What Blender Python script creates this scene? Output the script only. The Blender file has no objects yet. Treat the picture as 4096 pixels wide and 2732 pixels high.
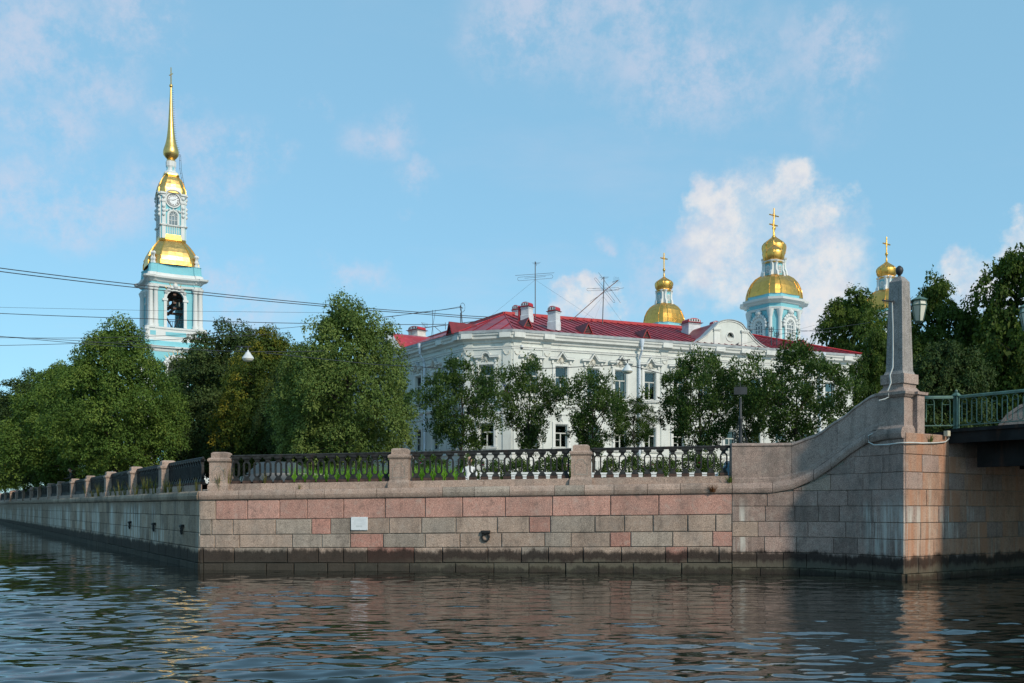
import bpy, bmesh, math, random
import numpy as np
from mathutils import Matrix, Vector
R = math.radians
rnd = random.Random(7)

# ------------------------------------------------------------------ camera, sky, sun, exposure
FPX, CX, HY, CAMZ = 4000.0, 2048.0, 2035.0, 1.7        # focal length in photo pixels, principal column, horizon row, eye height
SUN_AZ, SUN_EL = R(39), R(32)                          # azimuth from behind the camera towards the right
sc = bpy.context.scene
col = sc.collection
cam = bpy.data.cameras.new('camera')
cam.sensor_width = 36.0
cam.lens = 36.0 * FPX / 4096.0
cam.shift_y = (HY - 1366.0) / 4096.0
cam.clip_end = 5000
camo = bpy.data.objects.new('camera', cam)
camo.location = (0, 0, CAMZ)
camo.rotation_euler = (R(90), 0, 0)
col.objects.link(camo)
sc.camera = camo
sc.view_settings.view_transform = 'Standard'
sc.view_settings.look = 'None'
sc.view_settings.exposure = 0.14
sc.view_settings.gamma = 1.0
sc.view_settings.use_curve_mapping = False
sc.cycles.max_bounces = 6
sc.cycles.transparent_max_bounces = 8
sc.cycles.use_denoising = True

sun = bpy.data.lights.new('sun', 'SUN')
sun.energy = 2.9
sun.angle = R(4.0)
sun.color = (1.0, 0.88, 0.72)
suno = bpy.data.objects.new('sun', sun)
sdir = Vector((math.sin(SUN_AZ) * math.cos(SUN_EL), -math.cos(SUN_AZ) * math.cos(SUN_EL), math.sin(SUN_EL)))
suno.rotation_euler = (-sdir).to_track_quat('-Z', 'Y').to_euler()
suno.location = (30, -40, 60)
col.objects.link(suno)


def pxdir(px, py):
    v = Vector(((px - CX) / FPX, 1.0, (HY - py) / FPX))
    return v.normalized()


class NT:
    """small helper around a node tree"""
    def __init__(s, nt):
        s.nt = nt

    def n(s, typ, ins=None, **props):
        d = s.nt.nodes.new(typ)
        for k, v in props.items():
            setattr(d, k, v)
        for k, v in (ins or {}).items():
            s.put(d.inputs[k], v)
        return d

    def put(s, sock, v):
        if isinstance(v, bpy.types.NodeSocket):
            s.nt.links.new(v, sock)
        elif isinstance(v, (tuple, list)) and len(v) == 3 and sock.type == 'RGBA':
            sock.default_value = (*v, 1)
        else:
            sock.default_value = v

    def math(s, op, a, b=0.0, c=0.0, clamp=False):
        d = s.n('ShaderNodeMath', {0: a, 1: b, 2: c}, operation=op, use_clamp=clamp)
        return d.outputs[0]

    def vmath(s, op, a, b=(0, 0, 0)):
        d = s.n('ShaderNodeVectorMath', {0: a, 1: b}, operation=op)
        return d.outputs['Value' if op in ('LENGTH', 'DISTANCE', 'DOT_PRODUCT') else 'Vector']

    def mix(s, f, a, b, blend='MIX'):
        d = s.n('ShaderNodeMix', data_type='RGBA', blend_type=blend)
        s.put(d.inputs[0], f); s.put(d.inputs[6], a); s.put(d.inputs[7], b)
        return d.outputs[2]

    def noise(s, vec, scale, detail=3.0, rough=0.55):
        d = s.n('ShaderNodeTexNoise', {'Vector': vec, 'Scale': scale, 'Detail': detail, 'Roughness': rough})
        return d.outputs[0]

    def step(s, v, a, b):
        d = s.n('ShaderNodeMapRange', {0: v, 1: a, 2: b, 3: 0.0, 4: 1.0}, interpolation_type='SMOOTHSTEP', clamp=True)
        return d.outputs[0]

    def ramp(s, v, stops):
        d = s.n('ShaderNodeValToRGB', {0: v})
        cr = d.color_ramp
        while len(cr.elements) < len(stops):
            cr.elements.new(0.5)
        for e, (p, c) in zip(cr.elements, stops):
            e.position = p
            e.color = (*c, 1)
        return d.outputs[0]

    def mapping(s, vec, scale=(1, 1, 1), loc=(0, 0, 0)):
        d = s.n('ShaderNodeMapping', {'Vector': vec, 'Scale': scale, 'Location': loc})
        return d.outputs[0]


# sky: physical sky plus drifting clouds, the same all round the dome; a few cumulus heads at their own bearings
world = bpy.data.worlds.new('World')
sc.world = world
world.use_nodes = True
w = NT(world.node_tree)
world.node_tree.nodes.clear()
sky = w.n('ShaderNodeTexSky', sky_type='NISHITA', sun_disc=False, sun_elevation=SUN_EL, sun_rotation=math.pi - SUN_AZ,
          air_density=1.0, dust_density=0.6, ozone_density=1.6, altitude=50)
gen = w.n('ShaderNodeTexCoord').outputs['Generated']
sep = w.n('ShaderNodeSeparateXYZ', {0: gen})
dz = w.math('ADD', w.math('MAXIMUM', sep.outputs[2], 0.0), 0.16)
pl = w.n('ShaderNodeCombineXYZ', {0: w.math('DIVIDE', sep.outputs[0], dz), 1: w.math('DIVIDE', sep.outputs[1], dz), 2: 0.0}).outputs[0]
SKYM = w.mix(1.0, sky.outputs[0], (0.84, 1.16, 1.18), 'MULTIPLY')
SKYM = w.mix(0.62, SKYM, (2.20, 4.25, 5.75))
wisp = w.noise(w.mapping(pl, (0.9, 1.3, 1), (3.1, 0.4, 0)), 1.1, 7, 0.62)
wisp = w.math('MULTIPLY', w.step(wisp, 0.50, 0.78), 0.55)
warp = w.vmath('SUBTRACT', w.n('ShaderNodeTexNoise', {'Vector': gen, 'Scale': 26.0, 'Detail': 6.0, 'Roughness': 0.6}).outputs[1], (0.5, 0.5, 0.5))
warp2 = w.vmath('SUBTRACT', w.n('ShaderNodeTexNoise', {'Vector': gen, 'Scale': 7.0, 'Detail': 6.0, 'Roughness': 0.62}).outputs[1], (0.5, 0.5, 0.5))


def blobs(lst, wv, amp, soft):
    gd = w.n('ShaderNodeVectorMath', {0: wv, 'Scale': amp}, operation='SCALE').outputs[0]
    p = w.vmath('ADD', gen, gd)
    out = None
    for (px, py, rad, k) in lst:
        c = pxdir(px, py)
        q = w.vmath('SUBTRACT', p, tuple(c))
        if k != 1.0:
            q = w.vmath('MULTIPLY', q, (1.0, 1.0, k))
        d = w.vmath('LENGTH', q)
        r = rad / FPX
        m = w.step(d, r * (1 + soft), r * (1 - soft))
        out = m if out is None else w.math('MAXIMUM', out, m)
    return out


cum = blobs([(2990, 810, 115, 1), (3165, 790, 110, 1), (3270, 870, 110, 1), (2880, 860, 100, 1), (3080, 930, 220, 1), (3230, 1050, 200, 1),
             (2960, 1080, 170, 1), (3270, 1250, 170, 1.), (2310, 1215, 85, 1), (2400, 1265, 90, 1), (4110, 975, 95, 1), (3830, 1110, 90, 1), (3990, 1150, 120, 1)],
            w.vmath('ADD', warp, warp2), 0.085, 0.42)
soft = blobs([(130, 110, 220, 1.2), (330, 190, 170, 1.3), (90, 720, 260, 2.6), (400, 790, 330, 3.0), (900, 620, 130, 1.0), (1020, 650, 90, 1), (870, 760, 150, 2),
              (2180, 110, 230, 1), (2560, 120, 260, 1.), (2800, 220, 260, 1.2), (2620, 290, 170, 1.4), (1470, 500, 120, 1.2), (1600, 710, 90, 1.6), (1440, 1070, 130, 2.2),
              (1210, 310, 60, 1.3), (420, 380, 120, 1.4), (560, 60, 140, 1.6), (720, 480, 110, 1.2), (840, 1150, 90, 1.5), (2700, 1050, 150, 1.2), (2640, 1200, 130, 1), (3300, 260, 140, 0.6), (230, 480, 190, 2), (960, 1240, 170, 2.0), (2380, 1000, 70, 1.5)],
             warp2, 0.16, 0.75)
cn = w.noise(gen, 34.0, 6, 0.6)
tex = w.noise(gen, 19.0, 8, 0.70)
soft = w.math('MULTIPLY', soft, w.step(tex, 0.36, 0.66))
cumcol = w.mix(w.step(cn, 0.34, 0.62), (4.3, 4.75, 5.5), (5.7, 5.65, 5.7))
softcol = (4.7, 4.75, 5.6)
s1 = w.mix(w.math('MAXIMUM', w.math('MULTIPLY', soft, 0.58), w.math('MULTIPLY', wisp, 0.35)), SKYM, softcol)
s2 = w.mix(w.math('MULTIPLY', cum, w.math('ADD', 0.34, w.math('MULTIPLY', w.step(tex, 0.32, 0.58), 0.60))), s1, cumcol)
world.cycles.sampling_method = 'MANUAL'
world.cycles.sample_map_resolution = 256
bg = w.n('ShaderNodeBackground', {'Color': s2, 'Strength': 0.130})
wo = w.n('ShaderNodeOutputWorld', {'Surface': bg.outputs[0]})


# ------------------------------------------------------------------ helpers
def at(px, py, Y):
    return Vector(((px - CX) / FPX * Y, Y, CAMZ + (HY - py) / FPX * Y))


def gx(px, Y):
    return (px - CX) / FPX * Y


def zz(py, Y):
    return CAMZ + (HY - py) / FPX * Y


ORIGIN = {}


def tag(o, label=None, cat=None, group=None, kind=None):
    for k, v in (('label', label), ('category', cat), ('group', group), ('kind', kind)):
        if v:
            o[k] = v
    return o


def empty(name, loc=(0, 0, 0), label=None, cat=None, group=None, rz=0.0):
    o = bpy.data.objects.new(name, None)
    o.empty_display_size = 0.2
    o.location = loc
    o.rotation_euler = (0, 0, rz)
    col.objects.link(o)
    ORIGIN[o.name] = Vector(loc)
    return tag(o, label, cat, group)


def org(o):
    return ORIGIN.get(o.name, Vector((0, 0, 0))) if o else Vector((0, 0, 0))


class MB:
    """collects faces, then links them as ONE mesh object"""
    def __init__(s, T=None):
        s.v, s.f, s.T = [], [], T

    def add(s, vs, fs, M=None):
        b = len(s.v)
        T = s.T
        for p in vs:
            p = Vector(p)
            if M is not None:
                p = M @ p
            if T is not None:
                p = T @ p
            s.v.append(p)
        s.f += [tuple(b + i for i in f) for f in fs]
        return s

    def box(s, x0, x1, y0, y1, z0, z1, M=None):
        return s.add([(x0, y0, z0), (x1, y0, z0), (x1, y1, z0), (x0, y1, z0), (x0, y0, z1), (x1, y0, z1), (x1, y1, z1), (x0, y1, z1)],
                     [(0, 3, 2, 1), (4, 5, 6, 7), (0, 1, 5, 4), (1, 2, 6, 5), (2, 3, 7, 6), (3, 0, 4, 7)], M)

    def cbox(s, x0, x1, y0, y1, z0, z1, c=0.01, M=None):
        """box with its front (low y) edges chamfered"""
        return s.add([(x0, y1, z0), (x1, y1, z0), (x1, y1, z1), (x0, y1, z1), (x0, y0 + c, z0), (x1, y0 + c, z0), (x1, y0 + c, z1), (x0, y0 + c, z1),
                      (x0 + c, y0, z0 + c), (x1 - c, y0, z0 + c), (x1 - c, y0, z1 - c), (x0 + c, y0, z1 - c)],
                     [(0, 3, 2, 1), (0, 1, 5, 4), (1, 2, 6, 5), (2, 3, 7, 6), (3, 0, 4, 7), (4, 5, 9, 8), (5, 6, 10, 9), (6, 7, 11, 10), (7, 4, 8, 11), (8, 9, 10, 11)], M)

    def frustum(s, w0, d0, z0, w1, d1, z1, M=None):
        a, b, c, d = w0 / 2, d0 / 2, w1 / 2, d1 / 2
        return s.add([(-a, -b, z0), (a, -b, z0), (a, b, z0), (-a, b, z0), (-c, -d, z1), (c, -d, z1), (c, d, z1), (-c, d, z1)],
                     [(0, 3, 2, 1), (4, 5, 6, 7), (0, 1, 5, 4), (1, 2, 6, 5), (2, 3, 7, 6), (3, 0, 4, 7)], M)

    def loft(s, rings, cap=True, M=None):
        n = len(rings[0])
        vs = [p for r in rings for p in r]
        fs = []
        for i in range(len(rings) - 1):
            for j in range(n):
                k = (j + 1) % n
                fs.append((i * n + j, i * n + k, (i + 1) * n + k, (i + 1) * n + j))
        if cap:
            fs.append(tuple(range(n - 1, -1, -1)))
            fs.append(tuple((len(rings) - 1) * n + j for j in range(n)))
        return s.add(vs, fs, M)

    def lathe(s, prof, n=16, M=None, cap=True):
        rings = [[(r * math.cos(2 * math.pi * j / n), r * math.sin(2 * math.pi * j / n), z) for j in range(n)] for r, z in prof]
        return s.loft(rings, cap, M)

    def tube(s, pts, r, n=6, M=None, r1=None):
        pts = [Vector(p) for p in pts]
        rings = []
        for i, p in enumerate(pts):
            t = (pts[min(i + 1, len(pts) - 1)] - pts[max(i - 1, 0)]).normalized()
            up = Vector((0, 0, 1)) if abs(t.z) < 0.95 else Vector((1, 0, 0))
            a = t.cross(up).normalized()
            b = t.cross(a).normalized()
            rr = r if r1 is None else r + (r1 - r) * i / max(1, len(pts) - 1)
            rings.append([p + a * (rr * math.cos(2 * math.pi * j / n)) + b * (rr * math.sin(2 * math.pi * j / n)) for j in range(n)])
        return s.loft(rings, True, M)

    def sheet(s, poly, d0, d1, M=None):
        """polygon in (x,z), extruded along y from d0 to d1"""
        n = len(poly)
        vs = [(x, d0, z) for x, z in poly] + [(x, d1, z) for x, z in poly]
        fs = [tuple(range(n)), tuple(range(2 * n - 1, n - 1, -1))]
        for i in range(n):
            j = (i + 1) % n
            fs.append((i, n + i, n + j, j))
        return s.add(vs, fs, M)

    def band(s, pts, w, d0, d1, M=None, closed=False):
        """bar of height w following a polyline in (x,z), from depth d0 to d1"""
        P = [Vector((p[0], p[1])) for p in pts]
        n = len(P)
        nrm = []
        for i in range(n):
            if closed:
                t = P[(i + 1) % n] - P[i - 1]
            else:
                t = P[min(i + 1, n - 1)] - P[max(i - 1, 0)]
            t.normalize()
            nrm.append(Vector((-t.y, t.x)))
        rings = []
        for p, q in zip(P, nrm):
            a, b = p - q * (w / 2), p + q * (w / 2)
            rings.append([(a.x, d0, a.y), (b.x, d0, b.y), (b.x, d1, b.y), (a.x, d1, a.y)])
        if closed:
            rings.append(rings[0])
        return s.loft(rings, not closed, M)

    def arch(s, a, z0, zs, pad=0.0, n=12):
        return [(-a - pad, z0), (-a - pad, zs)] + [((a + pad) * -math.cos(math.pi * i / n), zs + (a + pad) * math.sin(math.pi * i / n)) for i in range(1, n)] + [(a + pad, zs), (a + pad, z0)]

    def archwall(s, wd, z0, z1, a, az0, azs, y0, y1, M=None, n=12):
        """wall of width wd from z0 to z1 with an arched opening of half width a"""
        A = s.arch(a, az0, azs, 0, n)
        h = wd / 2
        for y in (y0, y1):
            if az0 > z0:
                s.add([(-h, y, z0), (h, y, z0), (h, y, az0), (-h, y, az0)], [(0, 1, 2, 3)], M)
            s.add([(-h, y, az0), (-a, y, az0), (-a, y, azs), (-h, y, azs)], [(0, 1, 2, 3)], M)
            s.add([(a, y, az0), (h, y, az0), (h, y, azs), (a, y, azs)], [(0, 1, 2, 3)], M)
            top = A[1:-1]
            m = len(top)
            vs = [(x, y, z) for x, z in top] + [(-h + 2 * h * i / (m - 1), y, z1) for i in range(m)]
            s.add(vs, [(i, i + 1, m + i + 1, m + i) for i in range(m - 1)], M)
            s.add([(-h, y, azs), (-a, y, azs), (-h, y, z1)], [(0, 1, 2)], M)
            s.add([(h, y, azs), (a, y, azs), (h, y, z1)], [(0, 1, 2)], M)
        m = len(A)
        s.add([(x, y0, z) for x, z in A] + [(x, y1, z) for x, z in A], [(i, i + 1, m + i + 1, m + i) for i in range(m - 1)] + [(m - 1, 0, m, 2 * m - 1)], M)
        return s

    def mesh(s, name, mat, smooth=None, o=Vector((0, 0, 0))):
        me = bpy.data.meshes.new(name)
        me.from_pydata([tuple(p - o) for p in s.v], [], s.f)
        bm = bmesh.new()
        bm.from_mesh(me)
        bmesh.ops.recalc_face_normals(bm, faces=bm.faces)
        bm.to_mesh(me)
        bm.free()
        if mat:
            me.materials.append(mat)
        if smooth:
            me.shade_smooth()
            me.set_sharp_from_angle(angle=R(smooth))
        return me

    def build(s, name, mat, parent=None, smooth=None, **tags):
        me = s.mesh(name, mat, smooth, org(parent))
        return link(name, me, parent, **tags)


def link(name, me, parent=None, M=None, **tags):
    """link mesh data as an object; M is its world matrix"""
    o = bpy.data.objects.new(name, me)
    col.objects.link(o)
    if parent is not None:
        o.parent = parent
        ORIGIN[o.name] = org(parent)
        if M is not None:
            o.matrix_local = Matrix.Translation(-org(parent)) @ M if parent.type == 'EMPTY' else M
            ORIGIN[o.name] = M.translation.copy()
    elif M is not None:
        o.matrix_world = M
    if tags:
        tag(o, **tags)
    return o


def frame(A, B, z=0.0):
    """matrix with x running along A->B (left to right seen from outside), y pointing inwards"""
    A, B = Vector((A[0], A[1], 0)), Vector((B[0], B[1], 0))
    x = (B - A).normalized()
    y = Vector((-x.y, x.x, 0))
    M = Matrix(((x.x, y.x, 0, A.x), (x.y, y.y, 0, A.y), (0, 0, 1, z), (0, 0, 0, 1)))
    return M, (B - A).length


def RZ(a):
    return Matrix.Rotation(a, 4, 'Z')


def TR(x, y, z):
    return Matrix.Translation((x, y, z))


def sweep(mb, plan, prof, closed=False):
    """profile [(out,z)...] swept along plan polyline (left to right seen from outside), mitred"""
    P = [Vector((p[0], p[1])) for p in plan]
    n = len(P)
    rings = []
    for i in range(n):
        a = P[i - 1] if (i > 0 or closed) else None
        b = P[(i + 1) % n] if (i < n - 1 or closed) else None
        ns = []
        if a is not None:
            t = (P[i] - a).normalized(); ns.append(Vector((t.y, -t.x)))
        if b is not None:
            t = (b - P[i]).normalized(); ns.append(Vector((t.y, -t.x)))
        m = sum(ns, Vector((0, 0)))
        m = m / max(m.dot(ns[0]), 0.2) if len(ns) > 1 else ns[0]
        rings.append([(P[i].x + m.x * o, P[i].y + m.y * o, z) for o, z in prof])
    if closed:
        rings.append(rings[0])
    mb.loft(rings, not closed)
    return mb


# ------------------------------------------------------------------ materials
MATS = {}


def newmat(name):
    m = bpy.data.materials.new(name)
    m.use_nodes = True
    m.node_tree.nodes.clear()
    MATS[name] = m
    return m, NT(m.node_tree)


def finish(t, shader):
    t.n('ShaderNodeOutputMaterial', {'Surface': shader})


def plain(name, c, rough=0.6, metal=0.0, var=0.12, scale=3.0, bump=0.0, bscale=20.0, spec=0.4, dirt=None, objvar=0.0):
    m, t = newmat(name)
    pos = t.n('ShaderNodeNewGeometry').outputs['Position']
    nz = t.noise(pos, scale, 4)
    lo = tuple(x * (1 - var) for x in c)
    hi = tuple(min(1, x * (1 + var)) for x in c)
    colr = t.mix(t.step(nz, 0.3, 0.7), lo, hi)
    if objvar:
        rv = t.n('ShaderNodeObjectInfo').outputs['Random']
        k = t.math('ADD', 1.0 - objvar, t.math('MULTIPLY', rv, 2 * objvar))
        colr = t.mix(1.0, colr, t.n('ShaderNodeCombineColor', {0: k, 1: k, 2: k}).outputs[0], 'MULTIPLY')
    if dirt:
        dn = t.noise(t.mapping(pos, (2.2, 2.2, 0.45)), 1.3, 6, 0.65)
        colr = t.mix(t.math('MULTIPLY', t.step(dn, 0.52, 0.74), dirt[1]), colr, dirt[0])
    ins = {'Base Color': colr, 'Roughness': rough, 'Metallic': metal, 'Specular IOR Level': spec}
    if bump:
        bn = t.n('ShaderNodeBump', {'Height': t.noise(pos, bscale, 4), 'Strength': bump, 'Distance': 0.02})
        ins['Normal'] = bn.outputs[0]
    p = t.n('ShaderNodeBsdfPrincipled', ins)
    finish(t, p.outputs[0])
    return m


def granite(name, base, tide=True, lime=0.0, rust=0.0, objvar=0.14, grey=0.25, soot=0.35):
    m, t = newmat(name)
    pos = t.n('ShaderNodeNewGeometry').outputs['Position']
    rv = t.n('ShaderNodeObjectInfo').outputs['Random']
    sp = t.noise(pos, 62.0, 2, 0.6)
    lg = t.noise(pos, 1.7, 5, 0.6)
    c = t.mix(t.step(sp, 0.30, 0.70), tuple(x * 0.50 for x in base), tuple(min(1, x * 1.42) for x in base))
    spk = t.n('ShaderNodeTexVoronoi', {'Vector': pos, 'Scale': 45.0}).outputs['Distance']
    c = t.mix(t.math('MULTIPLY', t.step(spk, 0.30, 0.12), 0.45), c, (0.045, 0.04, 0.04))
    c = t.mix(t.math('MULTIPLY', t.step(lg, 0.42, 0.75), grey), c, (0.20, 0.19, 0.175))
    k = t.math('ADD', 1.0 - objvar, t.math('MULTIPLY', rv, 2 * objvar))
    c = t.mix(1.0, c, t.n('ShaderNodeCombineColor', {0: k, 1: k, 2: k}).outputs[0], 'MULTIPLY')
    so = t.noise(t.mapping(pos, (1.4, 1.4, 0.5)), 1.1, 6, 0.66)
    c = t.mix(t.math('MULTIPLY', t.step(so, 0.46, 0.72), soot), c, (0.055, 0.05, 0.045))
    drip = t.noise(t.mapping(pos, (5.0, 5.0, 0.35)), 1.0, 5, 0.7)
    c = t.mix(t.math('MULTIPLY', t.step(drip, 0.54, 0.70), soot * 0.7), c, (0.075, 0.068, 0.06))
    blo = t.noise(pos, 5.5, 6, 0.7)
    c = t.mix(t.math('MULTIPLY', t.step(blo, 0.50, 0.72), 0.42), c, (0.42, 0.36, 0.31))
    c = t.mix(t.math('MULTIPLY', t.step(blo, 0.48, 0.30), 0.45), c, (0.11, 0.09, 0.078))
    sepz = t.n('ShaderNodeSeparateXYZ', {0: pos}).outputs[2]
    rough = 0.75
    if lime:
        wander = t.noise(t.mapping(pos, (0.45, 0.45, 0.25)), 1.0, 3)
        st = t.noise(t.mapping(pos, (7.0, 7.0, 0.32)), 1.0, 5, 0.7)
        f = t.math('MULTIPLY', t.step(st, 0.42, 0.62), t.step(wander, 0.44, 0.56))
        f = t.math('MULTIPLY', f, t.step(sepz, 0.30, 0.75))
        f = t.math('MULTIPLY', f, t.step(sepz, 2.05, 1.5))
        c = t.mix(t.math('MULTIPLY', f, lime), c, (0.66, 0.66, 0.60))
    if rust:
        st = t.noise(t.mapping(pos, (3.0, 3.0, 0.22)), 1.0, 5, 0.65)
        c = t.mix(t.math('MULTIPLY', t.step(st, 0.40, 0.66), rust), c, (0.42, 0.20, 0.115))
        st2 = t.noise(t.mapping(pos, (6.0, 6.0, 0.3), (5, 3, 1)), 1.0, 5, 0.65)
        c = t.mix(t.math('MULTIPLY', t.step(st2, 0.55, 0.72), rust * 0.7), c, (0.5, 0.46, 0.40))
    if tide:
        n1 = t.noise(t.mapping(pos, (1.0, 1.0, 0.25)), 1.6, 6, 0.7)
        n2 = t.noise(t.mapping(pos, (4.5, 4.5, 2.2)), 1.3, 7, 0.72)
        zt = t.math('ADD', sepz, t.math('MULTIPLY', t.math('SUBTRACT', n1, 0.5), 0.46))
        zt = t.math('ADD', zt, t.math('MULTIPLY', t.math('SUBTRACT', n2, 0.5), 0.34))
        wet = t.step(zt, 0.63, 0.49)
        dark = t.ramp(t.math('ADD', t.math('MULTIPLY', zt, 1.0), 0.0),
                      [(0.0, (0.012, 0.012, 0.010)), (0.10, (0.02, 0.022, 0.015)), (0.17, (0.085, 0.082, 0.060)), (0.27, (0.075, 0.068, 0.052)),
                       (0.36, (0.014, 0.011, 0.010)), (0.60, (0.022, 0.017, 0.015))])
        sepx = t.n('ShaderNodeSeparateXYZ', {0: pos}).outputs[0]
        dark = t.mix(t.step(t.math('ADD', sepx, t.math('MULTIPLY', n1, 6.0)), 3.0, -2.0), dark, t.mix(t.step(sepz, 0.30, 0.18), (0.017, 0.014, 0.012), (0.026, 0.026, 0.021)))
        c = t.mix(t.math('MULTIPLY', wet, 0.90), c, dark)
        rough = 0.8
    bn = t.n('ShaderNodeBump', {'Height': t.math('ADD', sp, t.math('MULTIPLY', t.noise(pos, 14, 4), 1.2)), 'Strength': 0.45, 'Distance': 0.012})
    p = t.n('ShaderNodeBsdfPrincipled', {'Base Color': c, 'Roughness': rough, 'Normal': bn.outputs[0], 'Specular IOR Level': 0.12})
    finish(t, p.outputs[0])
    return m


G_PINK = granite('granite_pink', (0.46, 0.255, 0.205), grey=0.30, soot=0.3)
G_RED = granite('granite_red', (0.42, 0.215, 0.17), grey=0.25, soot=0.28)
G_TAN = granite('granite_tan', (0.385, 0.285, 0.225), grey=0.4, soot=0.4)
G_GREY = granite('granite_grey', (0.345, 0.285, 0.235), grey=0.4, soot=0.4)
G_CAP = granite('granite_coping', (0.39, 0.28, 0.225), tide=False, grey=0.35, soot=0.4)
G_LEFT = granite('granite_left_wall', (0.33, 0.245, 0.175), lime=0.8, grey=0.2, soot=0.55, objvar=0.28)
JOINT_L = granite('left_wall_joint', (0.10, 0.09, 0.075), objvar=0.0)
G_ABUT = granite('granite_abutment', (0.32, 0.225, 0.19), lime=0.55, grey=0.4, soot=0.5, objvar=0.24)
G_RUST = granite('granite_rusty', (0.40, 0.25, 0.18), lime=0.2, rust=0.75, soot=0.3)
G_PAR = granite('granite_parapet', (0.37, 0.275, 0.235), tide=False, grey=0.45, soot=0.45)
G_OBE = granite('granite_obelisk', (0.36, 0.33, 0.315), tide=False, grey=0.4, soot=0.2)
MORTAR = plain('mortar', (0.26, 0.24, 0.205), 0.9, var=0.35, scale=4, bump=0.4)
MORTAR_DK = granite('joint_mortar', (0.33, 0.30, 0.255), objvar=0.0, soot=0.75)  # sooty mortar filling the joints between the stones
IRON = plain('cast_iron', (0.026, 0.027, 0.027), 0.6, spec=0.15, var=0.4, scale=9, bump=0.2, bscale=40, dirt=((0.085, 0.04, 0.028), 0.35))
IRON_RUST = plain('rusty_iron', (0.06, 0.034, 0.026), 0.8, var=0.5, scale=8, bump=0.2, bscale=40, dirt=((0.12, 0.045, 0.028), 0.7))
GREEN_IRON = plain('green_iron', (0.085, 0.155, 0.125), 0.45, var=0.25, scale=6, dirt=((0.07, 0.05, 0.035), 0.3))
DARKMETAL = plain('dark_metal', (0.03, 0.033, 0.037), 0.5, var=0.3)
STEEL = plain('bridge_steel', (0.016, 0.018, 0.019), 0.8, spec=0.1, var=0.4, scale=1.5, dirt=((0.09, 0.045, 0.025), 0.5))
WHITEPLATE = plain('white_enamel', (0.66, 0.68, 0.70), 0.35, var=0.05)
FAINT = plain('faded_lettering', (0.52, 0.545, 0.555), 0.5, var=0.03)
CABLE = plain('white_cable', (0.58, 0.58, 0.55), 0.5, var=0.1)
BEIGE = plain('beige_plastic', (0.55, 0.5, 0.38), 0.5)

# ------------------------------------------------------------------ plan of the quays (metres; camera at the origin, looking along +y)
QA = Vector((-8.74, 28.0))            # corner of the two canals
QB = Vector((5.76, 26.2))             # seam with the bridge abutment
LDIR = Vector((-0.497, 0.868)).normalized()
LEND = QA + LDIR * 260
ABUT = [(5.76, 26.2), (6.5, 26.16), (7.3, 26.0), (7.95, 25.68), (8.45, 25.2), (8.85, 24.5), (9.22, 23.5)]
RFACE = [(9.22, 23.5), (10.72, 24.56), (16.5, 28.6), (24.0, 33.8)]
GZ = 2.42                              # street level


def px_on(px, A, B):
    """distance from A along AB of the point seen in photo column px"""
    m = (px - CX) / FPX
    d = (Vector(B) - Vector(A)).normalized()
    return (m * A[1] - A[0]) / (d.x - m * d.y)


class Wall:
    def __init__(s, pts):
        s.p = [Vector(p) for p in pts]
        s.c = [0.0]
        for a, b in zip(s.p, s.p[1:]):
            s.c.append(s.c[-1] + (b - a).length)
        s.L = s.c[-1]

    def at(s, u):
        u = max(0.0, min(s.L, u))
        for i in range(len(s.p) - 1):
            if u <= s.c[i + 1] + 1e-9:
                break
        t = (s.p[i + 1] - s.p[i]).normalized()
        return s.p[i] + t * (u - s.c[i]), t

    def pt(s, u, z, out=0.0):
        p, t = s.at(u)
        return Vector((p.x + t.y * out, p.y - t.x * out, z))

    def block(s, u0, u1, zb0, zb1, zt0, zt1, out, back=0.10, c=0.012, nseg=1):
        """one dressed stone: bottoms zb at both ends, tops zt, front face chamfered"""
        mb = MB()
        us = [u0, u0 + c] + [u0 + (u1 - u0) * i / nseg for i in range(1, nseg)] + [u1 - c, u1]
        n = len(us)
        rings = []
        for i, u in enumerate(us):
            f = (u - u0) / (u1 - u0)
            zb = zb0 + (zb1 - zb0) * f
            zt = zt0 + (zt1 - zt0) * f
            o = out - c if i in (0, n - 1) else out
            cc = 0.0 if i in (0, n - 1) else c
            rings.append([s.pt(u, zb, -back), s.pt(u, zb, out - c), s.pt(u, zb + cc, o), s.pt(u, zt - cc, o), s.pt(u, zt, out - c), s.pt(u, zt, -back)])
        mb.loft(rings)
        return mb


def stone_course(parent, wall, us, zb, zt, mats, out=0.02, gap=0.008, name='granite_block', jit=0.006, seg=1, merge=None):
    for i, (a, b) in enumerate(zip(us, us[1:])):
        L = wall.L
        e = gap * rnd.uniform(0.6, 1.5)
        m = mats[i % len(mats)] if isinstance(mats, list) else mats
        o = out + rnd.uniform(-jit, jit)
        g4 = [gap * rnd.uniform(0.3, 1.3) for _ in range(4)]
        mb = wall.block(a + e, b - e, zb(a) + g4[0], zb(b) + g4[1], zt(a) - g4[2], zt(b) - g4[3], o, c=rnd.uniform(0.008, 0.018), nseg=seg)
        if merge is not None:
            merge.add(mb.v, mb.f)
        else:
            mb.build(name, m, parent)


# ---- front quay wall
wl = Wall([QA, QB])
qw = empty('quay_wall', (QA.x, QA.y, 0), 'pink and grey granite quay wall facing the water, white plate on it', 'quay wall')
L = wl.L


def U(px):
    return max(0.0, min(L, px_on(px, QA, QB)))


def lin(a, b):
    return lambda u: a + (b - a) * u / L


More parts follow.
